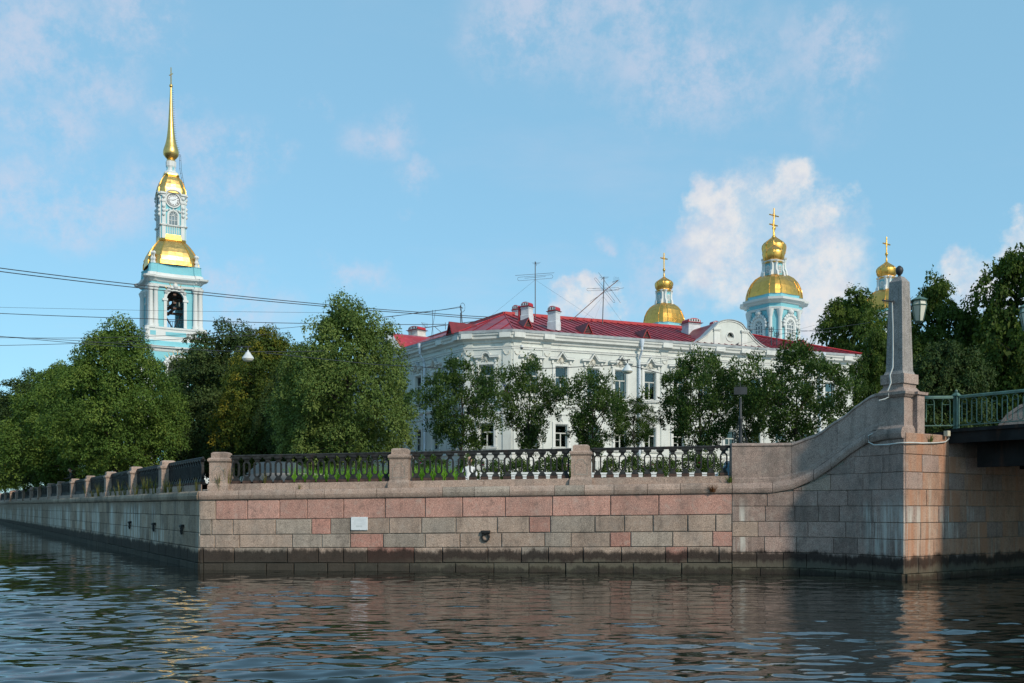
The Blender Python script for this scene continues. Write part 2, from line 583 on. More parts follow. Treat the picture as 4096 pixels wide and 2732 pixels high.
C_TOP, C_BOT = lin(2.20, 2.385), lin(1.94, 2.10)
Z1, Z2, Z3, Z4 = lin(1.385, 1.55), lin(0.965, 1.105), lin(0.60, 0.705), lin(0.18, 0.285)
Zb = lin(-0.55, -0.55)
rows = [
    ([0, 863, 990, 1119, 1229, 1375, 1540, 1701, 1850, 2020, 2210, 2441, 2635, 0], C_BOT, Z1, [G_TAN] + [G_PINK] * 13, 0.02),
    ([0, 847, 932, 1103, 1247, 1323, 1402, 1557, 1686, 1823, 1988, 2116, 2201, 2379, 2497, 2611, 2750, 2862, 0], Z1, Z2,
     [G_GREY, G_TAN, G_TAN, G_GREY, G_RED, G_GREY, G_TAN, G_TAN, G_GREY, G_TAN, G_TAN, G_RED, G_GREY, G_TAN, G_TAN, G_TAN, G_TAN, G_TAN], 0.02),
    ([0, 860, 959, 1170, 1288, 1402, 1533, 1701, 1839, 2006, 2179, 2284, 2439, 2523, 2690, 2850, 0], Z2, Z3,
     [G_TAN, G_TAN, G_TAN, G_GREY, G_GREY, G_RED, G_GREY, G_TAN, G_TAN, G_TAN, G_GREY, G_TAN, G_RED, G_GREY, G_TAN, G_RED], 0.025),
    ([0, 815, 937, 1150, 1274, 1374, 1471, 1656, 1770, 1952, 2085, 2193, 2332, 2485, 2662, 2749, 2874, 0], Z3, Z4,
     [G_TAN, G_TAN, G_GREY, G_TAN, G_TAN, G_TAN, G_RED, G_TAN], 0.035),
    ([0, 816, 894, 1067, 1177, 1311, 1420, 1512, 1638, 1822, 1976, 2115, 2262, 2395, 2532, 2725, 0], Z4, Zb, [G_GREY, G_TAN], 0.05),
]
for pxs, zt, zb, mats, out in rows:
    us = [0.0] + [U(p) for p in pxs[1:-1]] + [L]
    stone_course(qw, wl, us, zb, zt, mats, out, gap=0.010)
core = MB()
core.loft([[wl.pt(u, -0.6, -0.02), wl.pt(u, C_BOT(u), -0.02), wl.pt(u, C_BOT(u), -0.6), wl.pt(u, -0.6, -0.6)] for u in (0.02, L)])
core.build('mortar_core', MORTAR_DK, qw)


def coping(parent, wall, us, zb, zt, mats, proj=0.10, name='coping_stone', merge=None, deep=0.55, prof=None):
    for i, (a, b) in enumerate(zip(us, us[1:])):
        mb = MB()
        e = 0.006
        ns = max(1, int((b - a) / 0.5)) if prof else 1
        rings = []
        for k in range(ns + 1):
            u = a + e + (b - a - 2 * e) * k / ns
            z0, z1 = zb(u) + 0.008, zt(u)
            h = z1 - z0
            rings.append([wall.pt(u, z0, -deep), wall.pt(u, z0, proj * 0.55), wall.pt(u, z0 + h * 0.12, proj * 0.8), wall.pt(u, z0 + h * 0.48, proj * 0.92),
                          wall.pt(u, z0 + h * 0.52, proj * 0.8), wall.pt(u, z0 + h * 0.78, proj * 0.72), wall.pt(u, z0 + h * 0.93, proj * 0.45), wall.pt(u, z1, proj * 0.1), wall.pt(u, z1, -deep)])
        mb.loft(rings)
        if merge is not None:
            merge.add(mb.v, mb.f)
        else:
            mb.build(name, mats[i % len(mats)], parent, smooth=40)


cops = [0.0] + [U(p) for p in (957, 1187, 1301, 1508, 1772, 1899, 2040, 2219, 2338, 2456, 2590, 2721)] + [L]
coping(qw, wl, cops, C_BOT, C_TOP, [G_CAP, G_CAP, G_CAP, G_CAP, G_CAP, G_GREY, G_GREY, G_CAP, G_GREY, G_CAP, G_CAP])
# plinth stones under the railing
pl_u = [0.25] + [U(p) for p in (1035, 1232, 1570, 1930, 2290, 2657)] + [L]
stone_course(qw, wl, pl_u, C_TOP, lambda u: C_TOP(u) + 0.19, G_CAP, out=-0.11, gap=0.004, name='plinth_stone', jit=0.002)

# ---- quay wall of the side canal
ll = Wall([LEND, QA])
LW = ll.L
lw = empty('quay_wall', (QA.x, QA.y, 0.001), 'shaded grey quay wall with white lime streaks along the side canal', 'quay wall')


def lz(a, b):
    """height at distance from the corner"""
    return lambda u: a + (b - a) * (LW - u) / 100.0


LC_T, LC_B = lz(2.20, 2.50), lz(1.94, 2.24)
LZ = [LC_B, lz(1.50, 1.68), lz(1.02, 1.16), lz(0.60, 0.72), lz(0.18, 0.28), lz(-0.55, -0.55)]
near, farm = 34.0, MB()
for r in range(5):
    us, u = [LW], LW
    first = True
    while u > 0:
        u -= rnd.uniform(0.35, 0.6) if first else rnd.uniform(0.75, 1.35)
        first = False
        us.append(max(u, 0.0))
    us = us[::-1]
    nearus = [x for x in us if x >= LW - near]
    farus = [x for x in us if x <= nearus[0]]
    o = [0.01, 0.01, 0.015, 0.03, 0.05][r]
    stone_course(lw, ll, nearus, LZ[r + 1], LZ[r], G_LEFT, o, gap=0.009)
    stone_course(lw, ll, farus, LZ[r + 1], LZ[r], G_LEFT, o, gap=0.009, merge=farm)
core = MB()
core.loft([[ll.pt(u, -0.6, -0.02), ll.pt(u, LC_B(u), -0.02), ll.pt(u, LC_B(u), -0.6), ll.pt(u, -0.6, -0.6)] for u in (0.0, LW - 0.02)])
core.build('mortar_core', JOINT_L, lw)
us, u = [LW], LW
while u > 0:
    u -= rnd.uniform(1.0, 1.7)
    us.append(max(u, 0.0))
us = us[::-1]
n0 = [x for x in us if x >= LW - near - 8]
coping(lw, ll, n0, LC_B, LC_T, [G_LEFT])
coping(lw, ll, [x for x in us if x <= n0[0]], LC_B, LC_T, [G_LEFT], merge=farm)
o = farm.build('distant_stones', G_LEFT, lw)
o['kind'] = 'stuff'
plm = []
us = [LW - 0.3 - i * 2.6 for i in range(0, 14)][::-1]
stone_course(lw, ll, us, LC_T, lambda u: LC_T(u) + 0.19, G_CAP, out=-0.11, gap=0.004, name='plinth_stone', jit=0.002)
fm = MB()
stone_course(lw, ll, [2.0, us[0] * 0.4, us[0] * 0.8, us[0]], LC_T, lambda u: LC_T(u) + 0.19, G_CAP, out=-0.11, merge=fm)
fm.build('distant_plinth', G_CAP, lw)['kind'] = 'stuff'


# ---- granite posts and cast iron railings
def post_mesh():
    mb = MB()
    mb.frustum(0.60, 0.56, 0.0, 0.60, 0.56, 0.14)
    mb.frustum(0.60, 0.56, 0.14, 0.52, 0.48, 0.22)
    mb.frustum(0.52, 0.48, 0.22, 0.52, 0.48, 0.78)
    mb.frustum(0.52, 0.48, 0.78, 0.60, 0.56, 0.83)
    mb.frustum(0.60, 0.56, 0.83, 0.60, 0.56, 0.885)
    mb.frustum(0.60, 0.56, 0.885, 0.50, 0.46, 0.92)
    return mb.mesh('post_shaft', G_CAP)


def cap_mesh():
    mb = MB()
    mb.frustum(0.44, 0.42, 0.918, 0.44, 0.42, 1.05)
    mb.frustum(0.44, 0.42, 1.05, 0.34, 0.32, 1.085)
    return mb.mesh('cap_stone', G_CAP)


def carve_mesh():
    mb = MB()
    a = [(-0.17, 0.28), (-0.17, 0.56), (-0.11, 0.58), (-0.07, 0.68), (0.07, 0.68), (0.11, 0.58), (0.17, 0.56), (0.17, 0.28)]
    mb.band(a, 0.014, -0.246, -0.235, closed=True)
    return mb.mesh('carved_outline', MORTAR)


PM, CM, KM = post_mesh(), cap_mesh(), carve_mesh()


def granite_post(p, yaw, label, group, scale=1.0, carve=True):
    t = empty('granite_post', tuple(p), label, 'post', group, yaw)
    link('shaft', PM, t)
    link('cap', CM, t)
    if carve:
        link('carved_outline', KM, t)
    t.scale = (scale, scale, scale)
    return t


def ring(mb, a, w, z0, z1, d, n=7):
    out, inn = [], []
    for k, L_ in ((a, out), (a - w, inn)):
        r = k
        for i in range(n + 1):
            th = math.pi * i / n
            L_.append((r * math.cos(th), z1 - a + r * math.sin(th)))
        for i in range(n + 1):
            th = math.pi + math.pi * i / n
            L_.append((r * math.cos(th), z0 + a + r * math.sin(th)))
    m = len(out)
    vs = [(x, -d, z) for x, z in out] + [(x, -d, z) for x, z in inn] + [(x, d, z) for x, z in out] + [(x, d, z) for x, z in inn]
    fs = []
    for i in range(m):
        j = (i + 1) % m
        fs += [(i, j, m + j, m + i), (2 * m + i, 3 * m + i, 3 * m + j, 2 * m + j), (i, 2 * m + i, 2 * m + j, j), (m + i, m + j, 3 * m + j, 3 * m + i)]
    mb.add(vs, fs)


def baluster_meshes():
    mb = MB()
    mb.frustum(0.19, 0.15, 0.075, 0.19, 0.15, 0.10)
    mb.frustum(0.18, 0.14, 0.10, 0.09, 0.09, 0.185)
    ring(mb, 0.10, 0.038, 0.165, 0.625, 0.036)
    mb.frustum(0.10, 0.09, 0.615, 0.10, 0.09, 0.65)
    mb.frustum(0.10, 0.09, 0.65, 0.19, 0.13, 0.69)
    mb.frustum(0.20, 0.14, 0.69, 0.20, 0.14, 0.735)
    full = mb.mesh('baluster', IRON)
    fb = MB().frustum(0.20, 0.16, 0.0, 0.20, 0.16, 0.078).mesh('baluster_foot', IRON_RUST)
    s = MB()
    s.frustum(0.19, 0.15, 0.0, 0.19, 0.15, 0.10)
    s.frustum(0.18, 0.14, 0.10, 0.09, 0.09, 0.185)
    ring(s, 0.10, 0.038, 0.165, 0.625, 0.036, 4)
    s.frustum(0.10, 0.09, 0.615, 0.19, 0.13, 0.735)
    return full, fb, s.mesh('baluster', IRON)


BAL, FOOT, BALS = baluster_meshes()


def railing(P0, P1, label, group=None, pitch=0.318, foot=True, inset=0.36, n=None):
    """P0,P1: feet of the railing on the plinth (3d) at the faces of two posts"""
    P0, P1 = Vector(P0), Vector(P1)
    d = P1 - P0
    Lr = d.length
    yaw = math.atan2(d.y, d.x)
    t = empty('iron_railing', tuple(P0), label, 'railing', group)
    n = n or max(2, int(round((Lr - 0.04) / pitch)))
    for i in range(n):
        p = P0 + d * ((i + 0.5) / n)
        M = Matrix.Translation(p) @ RZ(yaw + rnd.uniform(-0.03, 0.03))
        b = link('baluster', BAL if foot else BALS, t, M)
        if foot:
            f = bpy.data.objects.new('foot', FOOT)
            col.objects.link(f)
            f.parent = b
    mb = MB()
    up = Vector((0, 0, 0.735))
    mb.tube([P0 + up + Vector((0, 0, 0.045)), P1 + up + Vector((0, 0, 0.045))], 0.030, 8)
    M, _ = frame(P0, P1)
    sl = d.z / Lr
    q = Vector((d.x, d.y, 0)).normalized()
    s = Vector((-q.y, q.x, 0)) * 0.05
    a, b = P0 + up, P1 + up
    mb.loft([[a - s, a + s, a + s + Vector((0, 0, 0.02)), a - s + Vector((0, 0, 0.02))], [b - s, b + s, b + s + Vector((0, 0, 0.02)), b - s + Vector((0, 0, 0.02))]])
    mb.build('handrail', IRON, t, smooth=40)
    return t


yawF = math.atan2((QB - QA).y, (QB - QA).x)
post_u = [U(868) + 0.02, U(1594), U(2323)]
names = ['corner granite post where the two canals meet', 'granite post in the middle of the front quay railing', 'granite post beside the railing nearest the bridge']
for u, nm in zip(post_u, names):
    p = wl.pt(u, C_TOP(u), -0.27)
    granite_post(p, yawF, nm, 'granite posts of the quay railing')
PZ = 0.19
rl = ['iron railing in front of the bright green plants, left of the white plate', 'iron railing above the mooring ring on the front quay', 'iron railing running up to the bridge parapet']
ends = [(post_u[0] + 0.27, post_u[1] - 0.27), (post_u[1] + 0.27, post_u[2] - 0.27), (post_u[2] + 0.27, L - 0.02)]
for (a, b), nm, nb in zip(ends, rl, (15, 14, 11)):
    railing(wl.pt(a, C_TOP(a) + PZ, -0.28), wl.pt(b, C_TOP(b) + PZ, -0.28), nm, 'iron railings of the quay', n=nb)
postY = [33.2, 38.5, 44.2, 50.2, 55.9, 62.2, 67.8, 74.6, 81, 88.6, 96.5, 104, 113, 123, 132, 141]
yawL = math.atan2(-LDIR.y, -LDIR.x)
prev = LW - 0.55
ordn = ['nearest', 'second', 'third', 'fourth', 'fifth', 'sixth', 'seventh', 'eighth', 'ninth', 'tenth', 'eleventh', 'twelfth', 'thirteenth', 'fourteenth', 'fifteenth', 'sixteenth']
for i, Y in enumerate(postY):
    u = LW - (Y - QA.y) / LDIR.y
    p = ll.pt(u, LC_T(u), -0.27)
    granite_post(p, yawL, '%s granite post from the corner along the side canal' % ordn[i], 'granite posts of the quay railing', carve=i < 3)
    railing(ll.pt(u + 0.27, LC_T(u) + PZ, -0.28), ll.pt(prev - 0.27, LC_T(prev) + PZ, -0.28), '%s iron railing from the corner along the side canal' % ordn[i],
            'iron railings of the quay', foot=i < 2, pitch=0.318 if i < 6 else 0.4)
    prev = u

# ---- bridge abutment: curved wing wall with a sloping parapet
ab = Wall(ABUT)
abt = empty('bridge_abutment', (9.22, 23.5, 0), 'curved granite bridge abutment with rising parapet below the obelisk', 'abutment')
LA = ab.L


def ua(px):
    best, bu = 1e9, 0
    for i in range(400):
        u = LA * i / 399
        p, _ = ab.at(u)
        e = abs(p.x / p.y * FPX + CX - px)
        if e < best:
            best, bu = e, u
    return bu


def interp(tab):
    def f(u):
        for (a, za), (b, zb_) in zip(tab, tab[1:]):
            if u <= b:
                k = max(0.0, (u - a) / (b - a)) if b > a else 0
                k = k * k * (3 - 2 * k) * 0.35 + k * 0.65
                return za + (zb_ - za) * k
        return tab[-1][1]
    return f


band_b = interp([(ua(p), z) for p, z in ((2925, 2.10), (3120, 2.11), (3215, 2.28), (3311, 2.66), (3400, 3.05), (3472, 3.30), (3510, 3.36), (3618, 3.36))])
band_t = lambda u: band_b(u) + 0.28
top_p = interp([(ua(p), z) for p, z in ((2925, 3.42), (3167, 3.42), (3260, 3.62), (3347, 3.97), (3430, 4.32), (3481, 4.50), (3520, 4.53), (3618, 4.53))])
course = [-0.55, 0.16, 0.56, 0.965, 1.365, 1.765, 2.16, 2.57, 2.99, 3.50]
for r in range(len(course) - 1):
    z0, z1 = course[r], course[r + 1]
    us = [0.0]
    while us[-1] < LA - 1.15:
        us.append(us[-1] + rnd.uniform(0.55, 1.05))
    us.append(LA)
    for a, b in zip(us, us[1:]):
        # cut the stone where the sloping band passes
        if min(band_b(a), band_b(b)) <= z0 + 0.03:
            n = 24
            k = next((i for i in range(n + 1) if band_b(a + (b - a) * i / n) > z0 + 0.03), None)
            if k is None:
                continue
            a = a + (b - a) * k / n
            if b - a < 0.06:
                continue
        e = 0.006
        ta, tb = min(z1, band_b(a)), min(z1, band_b(b))
        mb = ab.block(a + e, b - e, z0 + 0.006, z0 + 0.006, max(z0 + 0.02, ta - 0.006), tb - 0.006, 0.02 + (0.04 if r == 0 else 0) + rnd.uniform(-0.006, 0.006), c=0.010, nseg=3)
        mb.build('granite_block', rnd.choice([G_ABUT, G_ABUT, G_ABUT, G_TAN if b < LA * 0.55 else G_ABUT]), abt)
core = MB()
CA = LA - 0.12
core.loft([[ab.pt(CA * i / 24, -0.6, -0.02), ab.pt(CA * i / 24, band_b(CA * i / 24) + 0.02, -0.02), ab.pt(CA * i / 24, band_b(CA * i / 24) + 0.02, -0.12), ab.pt(CA * i / 24, -0.6, -0.12)] for i in range(25)])
core.build('mortar_core', MORTAR_DK, abt)
cu = [0.0, ua(3090), ua(3255), ua(3330), ua(3470), LA]
coping(abt, ab, cu, band_b, band_t, [G_PAR, G_PAR, G_ABUT, G_PAR, G_PAR], prof=True, deep=0.12)
pu = [0.0, ua(3167), ua(3347), ua(3522)]
for a, b in zip(pu, pu[1:]):
    mb = MB()
    ns = 8
    rings = []
    for k in range(ns + 1):
        u = a + 0.004 + (b - a - 0.008) * k / ns
        zb_, zt_ = band_t(u) - 0.002, top_p(u)
        zm = zt_ - 0.10
        rings.append([ab.pt(u, zb_, -0.42), ab.pt(u, zb_, 0.02), ab.pt(u, zb_ + 0.10, 0.015), ab.pt(u, zb_ + 0.14, -0.02), ab.pt(u, zm, -0.02), ab.pt(u, zm + 0.03, 0.01), ab.pt(u, zm + 0.06, 0.0), ab.pt(u, zt_, -0.04), ab.pt(u, zt_, -0.40), ab.pt(u, zm, -0.42)])
    mb.loft(rings)
    mb.build('parapet_stone', G_PAR, abt)
# end post of the parapet against the railing
e0 = ab.pt(0.0, 0, 0)
# right face, turning under the bridge
rf = Wall(RFACE)
for r in range(len(course) - 1):
    z0, z1 = course[r], course[r + 1]
    us = [0.0]
    while us[-1] < 9.0:
        nx = us[-1] + rnd.uniform(0.55, 0.95)
        if us[-1] < 1.84 < nx + 0.2:
            nx = 1.84
        us.append(nx)
    for a, b in zip(us, us[1:]):
        e = 0.006
        if a >= 1.8 and z0 > 2.9:
            continue
        mb = rf.block(max(a + e, 0.035), b - e, z0 + 0.006, z0 + 0.006, z1 - 0.006, z1 - 0.006, 0.02 + (0.04 if r == 0 else 0) + rnd.uniform(-0.006, 0.006), c=0.010)
        mb.build('granite_block', G_RUST if rnd.random() < 0.8 else G_ABUT, abt)
core = MB()
core.loft([[rf.pt(u, -0.6, -0.02), rf.pt(u, 3.45, -0.02), rf.pt(u, 3.45, -0.2), rf.pt(u, -0.6, -0.2)] for u in (0.16, 1.8)])
core.loft([[rf.pt(u, -0.6, -0.02), rf.pt(u, 2.9, -0.02), rf.pt(u, 2.9, -0.6), rf.pt(u, -0.6, -0.6)] for u in (1.8, 1.84, rf.L)])
core.build('mortar_core', MORTAR_DK, abt)
# earth fill and cap slab behind the corner, under the pedestal
mb = MB()
poly = [(9.22, 23.52), (10.7, 24.58), (11.9, 25.5), (10.6, 27.3), (8.2, 26.4), (8.35, 25.35), (8.85, 24.5)]
mb.loft([[(x, y, z) for x, y in poly] for z in (2.3, 3.505)])
mb.build('cap_slab', G_PAR, abt)

# ---- obelisk on its pedestal
yawO = math.atan2(0.6, 0.8)
OC = Vector((9.36, 24.16, 3.505))
ob = empty('obelisk', tuple(OC), 'grey granite obelisk on a pedestal at the bridge end, ball on top', 'obelisk', rz=0)
OM = Matrix.Translation(OC) @ RZ(yawO)


def opart(name, mat, segs, cap=None):
    mb = MB(OM)
    for a, za, b, zb_ in segs:
        mb.frustum(a, a, za, b, b, zb_)
    return mb.build(name, mat, ob)


opart('pedestal', G_PAR, [(0.76, 0.0, 0.76, 0.12), (0.74, 0.12, 0.66, 0.19), (0.64, 0.19, 0.64, 0.86), (0.70, 0.86, 0.80, 0.92), (0.82, 0.92, 0.82, 0.985)])
opart('neck', G_PAR, [(0.72, 0.985, 0.56, 1.10), (0.54, 1.10, 0.54, 1.19)])
opart('base_block', G_PAR, [(0.62, 1.19, 0.62, 1.42)])
opart('shaft', G_OBE, [(0.52, 1.42, 0.46, 1.50), (0.445, 1.50, 0.335, 3.66), (0.335, 3.66, 0.16, 3.79)])
g = MB(OM)
for k in range(4):
    M = RZ(k * math.pi / 2)
    zz0, zz1 = 1.75, 3.5
    for s in (-1, 1):
        w0, w1 = 0.445 / 2 - (0.055 * (zz0 - 1.5) / 2.16), 0.445 / 2 - 0.055 * (zz1 - 1.5) / 2.16
        g.add([(s * 0.11, -w0 - 0.004, zz0), (s * 0.125, -w0 - 0.004, zz0), (s * 0.095, -w1 - 0.004, zz1), (s * 0.08, -w1 - 0.004, zz1)], [(0, 1, 2, 3)], M)
g.build('groove', MORTAR_DK, ob)
b = MB(Matrix.Translation(OC))
b.lathe([(0.03, 3.78), (0.05, 3.80), (0.03, 3.83), (0.075, 3.88), (0.095, 3.95), (0.08, 4.01), (0.03, 4.06), (0.005, 4.07)], 14)
b.build('ball_finial', DARKMETAL, ob, smooth=50)
pil = MB(OM)
pil.box(0.05, 0.36, -0.44, -0.30, 0.0, 0.92)
pil.frustum(0.44, 0.24, 0.92, 0.46, 0.26, 0.985, TR(0.205, -0.37, 0))
pil.build('pilaster', G_PAR, ob)


def lantern(p, yaw, label, root_name='bridge_lantern', arm=None):
    t = empty(root_name, tuple(p), label, 'lantern', 'lanterns of the bridge')
    M = Matrix.Translation(p) @ RZ(yaw)
    mb = MB(M)
    n = 6
    for k in range(n):
        a0, a1 = 2 * math.pi * k / n, 2 * math.pi * (k + 1) / n
        for a in (a0,):
            mb.tube([(0.10 * math.cos(a), 0.10 * math.sin(a), -0.33), (0.185 * math.cos(a), 0.185 * math.sin(a), 0.06), (0.15 * math.cos(a), 0.15 * math.sin(a), 0.19)], 0.012, 5)
        mb.tube([(0.10 * math.cos(a0), 0.10 * math.sin(a0), -0.33), (0.10 * math.cos(a1), 0.10 * math.sin(a1), -0.33)], 0.012, 5)
        mb.tube([(0.185 * math.cos(a0), 0.185 * math.sin(a0), 0.06), (0.185 * math.cos(a1), 0.185 * math.sin(a1), 0.06)], 0.014, 5)
    mb.build('frame', GREEN_IRON, t)
    rf_ = MB(M).lathe([(0.20, 0.17), (0.215, 0.19), (0.10, 0.25), (0.05, 0.27), (0.03, 0.30), (0.01, 0.31)], 6)
    rf_.build('roof', GREEN_IRON, t)
    MB(M).lathe([(0.02, -0.37), (0.05, -0.35), (0.10, -0.335)], 6).build('base', GREEN_IRON, t)
    for k in range(n):
        a0, a1 = 2 * math.pi * k / n, 2 * math.pi * (k + 1) / n
        gl = MB(M)
        for (r0, z0, r1, z1) in ((0.096, -0.325, 0.178, 0.05), (0.178, 0.075, 0.146, 0.18)):
            gl.add([(r0 * math.cos(a0), r0 * math.sin(a0), z0), (r0 * math.cos(a1), r0 * math.sin(a1), z0), (r1 * math.cos(a1), r1 * math.sin(a1), z1), (r1 * math.cos(a0), r1 * math.sin(a0), z1)], [(0, 1, 2, 3)])
        gl.build('pane', LAMPGLASS, t)
    if arm:
        mb = MB()
        mb.tube([arm, Vector(p) + (arm - Vector(p)).normalized() * 0.15 + Vector((0, 0, 0.06))], 0.022, 6)
        mb.tube([arm + Vector((0, 0, -0.28)), arm + (Vector(p) - arm) * 0.45 + Vector((0, 0, 0.0))], 0.016, 6)
        mb.build('bracket', DARKMETAL, t)
    return t


LAMPGLASS = plain('lamp_glass', (0.62, 0.60, 0.50), 0.25, var=0.05)
nr = OM.to_3x3() @ Vector((1, 0, 0))     # towards the bridge roadway
nl = OM.to_3x3() @ Vector((-1, 0, 0))
armz = zz(1210, 24.2)
lantern(at(3676, 1232, 24.35), 0.3, 'green framed lantern on the bridge side of the obelisk', arm=at(3628, 1210, 24.3))
lantern(at(4112, 1262, 22.5), 0.2, 'green framed lantern cut by the right picture edge', arm=at(4160, 1240, 22.4))
br = empty('lamp_bracket', tuple(at(3572, 1208, 24.0)), 'bare dark bracket sticking out of the shaded side of the obelisk', 'bracket')
mb = MB()
mb.tube([at(3575, 1208, 24.05), at(3530, 1201, 23.7)], 0.02, 6)
for k in range(6):
    q = at(3534 + k * 4, 1202 + k * 0.6, 23.72 + k * 0.03)
    mb.tube([q + Vector((0, 0, -0.06)), q + Vector((0, 0, 0.05))], 0.006, 4)
mb.build('arm', DARKMETAL, br)
MB().tube([at(3573, 1202, 24.02), at(3573, 1216, 24.02)], 0.03, 8).build('mount', DARKMETAL, br)

# white cable down the obelisk and round the abutment
cb = [at(3568, 1210, 24.0), at(3571, 1300, 23.98), at(3572, 1400, 23.96), at(3571, 1470, 23.95), at(3560, 1500, 23.86), at(3564, 1530, 23.86), at(3552, 1562, 23.82), at(3555, 1588, 23.82), at(3540, 1596, 23.83), at(3516, 1602, 23.9)]
MB().tube(cb, 0.016, 6).build('white_cable', CABLE, None, smooth=60, label='white cable running down the shaded side of the obelisk', cat='cable')
cb = [ab.pt(ua(3503), zz(1730, 24.3), 0.06), ab.pt(ua(3487), zz(1742, 24.35), 0.13), ab.pt(ua(3489), zz(1768, 24.35), 0.13), ab.pt(ua(3510), zz(1779, 24.2), 0.10), ab.pt(ua(3560), zz(1778, 23.9), 0.10), ab.pt(LA - 0.02, zz(1771, 23.45), 0.10),
      rf.pt(0.05, zz(1770, 23.45), 0.10), rf.pt(0.6, zz(1771, 23.7), 0.06), rf.pt(1.2, zz(1772, 24.2), 0.06), rf.pt(1.6, zz(1768, 24.4), 0.06), rf.pt(1.75, zz(1755, 24.5), 0.07), rf.pt(1.72, zz(1740, 24.5), 0.07)]
MB().tube(cb, 0.016, 6).build('white_cable', CABLE, None, smooth=60, label='white cable looped along the top of the bridge abutment', cat='cable')
M, _ = frame(rf.pt(1.5, 0), rf.pt(1.9, 0))
jb = MB(M)
jb.cbox(0.05, 0.17, -0.16, -0.05, zz(1746, 24.4), zz(1724, 24.4), 0.012)
jb.build('junction_box', BEIGE, None, label='small beige junction box under the bridge railing', cat='box')

# ---- the bridge
BD = Vector((0.574, -0.819)).normalized()
BP = Vector((10.78, 24.55))
BQ = Vector((-BD.y, BD.x)) * -1
BQ = Vector((0.819, 0.574))
BL, BWD = 19.0, 11.0
bd = empty('bridge', (BP.x, BP.y, 0), 'low dark steel bridge crossing the canal at the right edge', 'bridge')


def bp(l, wd, z):
    q = BP + BD * l + BQ * wd
    return Vector((q.x, q.y, z))


def bslab(name, mat, l0, l1, w0, w1, z0, z1):
    mb = MB()
    mb.loft([[bp(l0, w0, z0), bp(l0, w1, z0), bp(l0, w1, z1), bp(l0, w0, z1)], [bp(l1, w0, z0), bp(l1, w1, z0), bp(l1, w1, z1), bp(l1, w0, z1)]])
    return mb.build(name, mat, bd)


ASPH = plain('asphalt', (0.05, 0.05, 0.05), 0.9, var=0.25, scale=6, bump=0.3)
bslab('deck', STEEL, -1.2, BL, 0.0, BWD, 3.36, 3.60)
bslab('fascia', STEEL, -0.1, BL, -0.07, 0.0, 3.30, 3.66)
bslab('ledge', STEEL, -0.1, BL, -0.13, -0.07, 3.57, 3.64)
bslab('roadway', ASPH, -1.2, BL, 1.8, BWD - 1.8, 3.60, 3.604)
for k in range(6):
    wq = 0.55 + k * (BWD - 1.1) / 5
    bslab('girder', STEEL, 0.35, BL, wq, wq + 0.18, 2.72, 3.36)
for k in range(7):
    l = 1.5 + k * 2.6
    bslab('cross_beam', STEEL, l, l + 0.14, 0.73, BWD - 0.6, 2.95, 3.36)


def bridge_railing(P0, P1, label):
    P0, P1 = Vector(P0), Vector(P1)
    t = empty('bridge_railing', tuple(P0), label, 'railing', 'green railings of the bridge')
    M, Lr = frame(P0, P1, P0.z)
    n = int(Lr / 0.25)
    w_ = Lr / n
    bar = MB()
    r = 0.011
    q = w_ / 4
    pts = [(-q, 0, 0.075)] + [(-q, 0, 0.18 + 0.48 * i / 2) for i in range(3)]
    pts += [(q * -math.cos(math.pi * i / 6), 0, 0.66 + q * math.sin(math.pi * i / 6)) for i in range(1, 6)]
    pts += [(q, 0, 0.66), (q, 0, 0.18)] + [(2 * q + q * -math.cos(math.pi * i / 6), 0, 0.18 - q * math.sin(math.pi * i / 6)) for i in range(1, 7)]
    bar.tube(pts[1:], r, 6)
    bar.tube([(-q, 0, 0.60), (q, 0, 0.60)], 0.006, 4)
    bm_ = bar.mesh('baluster', GREEN_IRON, 60)
    for i in range(n):
        link('baluster', bm_, t, M @ TR((i + 0.5) * w_, 0, 0))
    mb = MB(M)
    mb.box(0, Lr, -0.03, 0.03, 0.745, 0.785)
    mb.tube([(0, 0, 0.79), (Lr, 0, 0.79)], 0.026, 8)
    mb.build('handrail', GREEN_IRON, t)
    MB(M).box(0, Lr, -0.022, 0.022, 0.075, 0.10).build('bottom_rail', GREEN_IRON, t)
    return t


def rail_post(p, label):
    t = empty('railing_post', tuple(p), label, 'post', 'posts of the green bridge railing')
    M = Matrix.Translation(p) @ RZ(math.atan2(BD.y, BD.x))
    mb = MB(M)
    for dx in (-0.035, 0.035):
        for dy in (-0.035, 0.035):
            mb.box(dx - 0.018, dx + 0.018, dy - 0.018, dy + 0.018, 0.0, 0.80)
    mb.box(-0.05, 0.05, -0.05, 0.05, 0, 0.05)
    mb.build('shaft', GREEN_IRON, t)
    c = MB(M)
    c.frustum(0.17, 0.17, 0.80, 0.17, 0.17, 0.83)
    c.frustum(0.15, 0.15, 0.83, 0.06, 0.06, 0.89)
    c.lathe([(0.02, 0.88), (0.035, 0.92), (0.028, 0.95), (0.005, 0.965)], 8)
    c.build('finial', GREEN_IRON, t)
    return t


RZ0 = 3.645
s0 = Vector((10.05, 24.50, RZ0))
k0 = Vector((*(BP + BD * 0.15 + BQ * -0.02), RZ0))
rail_post(k0, 'green iron post where the bridge railing begins')
bridge_railing(s0, k0 - Vector((0.06, 0, 0)), 'short green railing between obelisk and bridge post')
e1 = Vector((*(BP + BD * 6.0 + BQ * -0.02), RZ0))
bridge_railing(k0 + Vector((*(BD * 0.08), 0)), e1, 'green arched bar railing along the bridge edge')
rail_post(e1 + Vector((*(BD * 0.08), 0)), 'green iron post further out along the bridge')
bridge_railing(e1 + Vector((*(BD * 0.16), 0)), Vector((*(BP + BD * 13 + BQ * -0.02), RZ0)), 'green railing over the middle of the bridge')
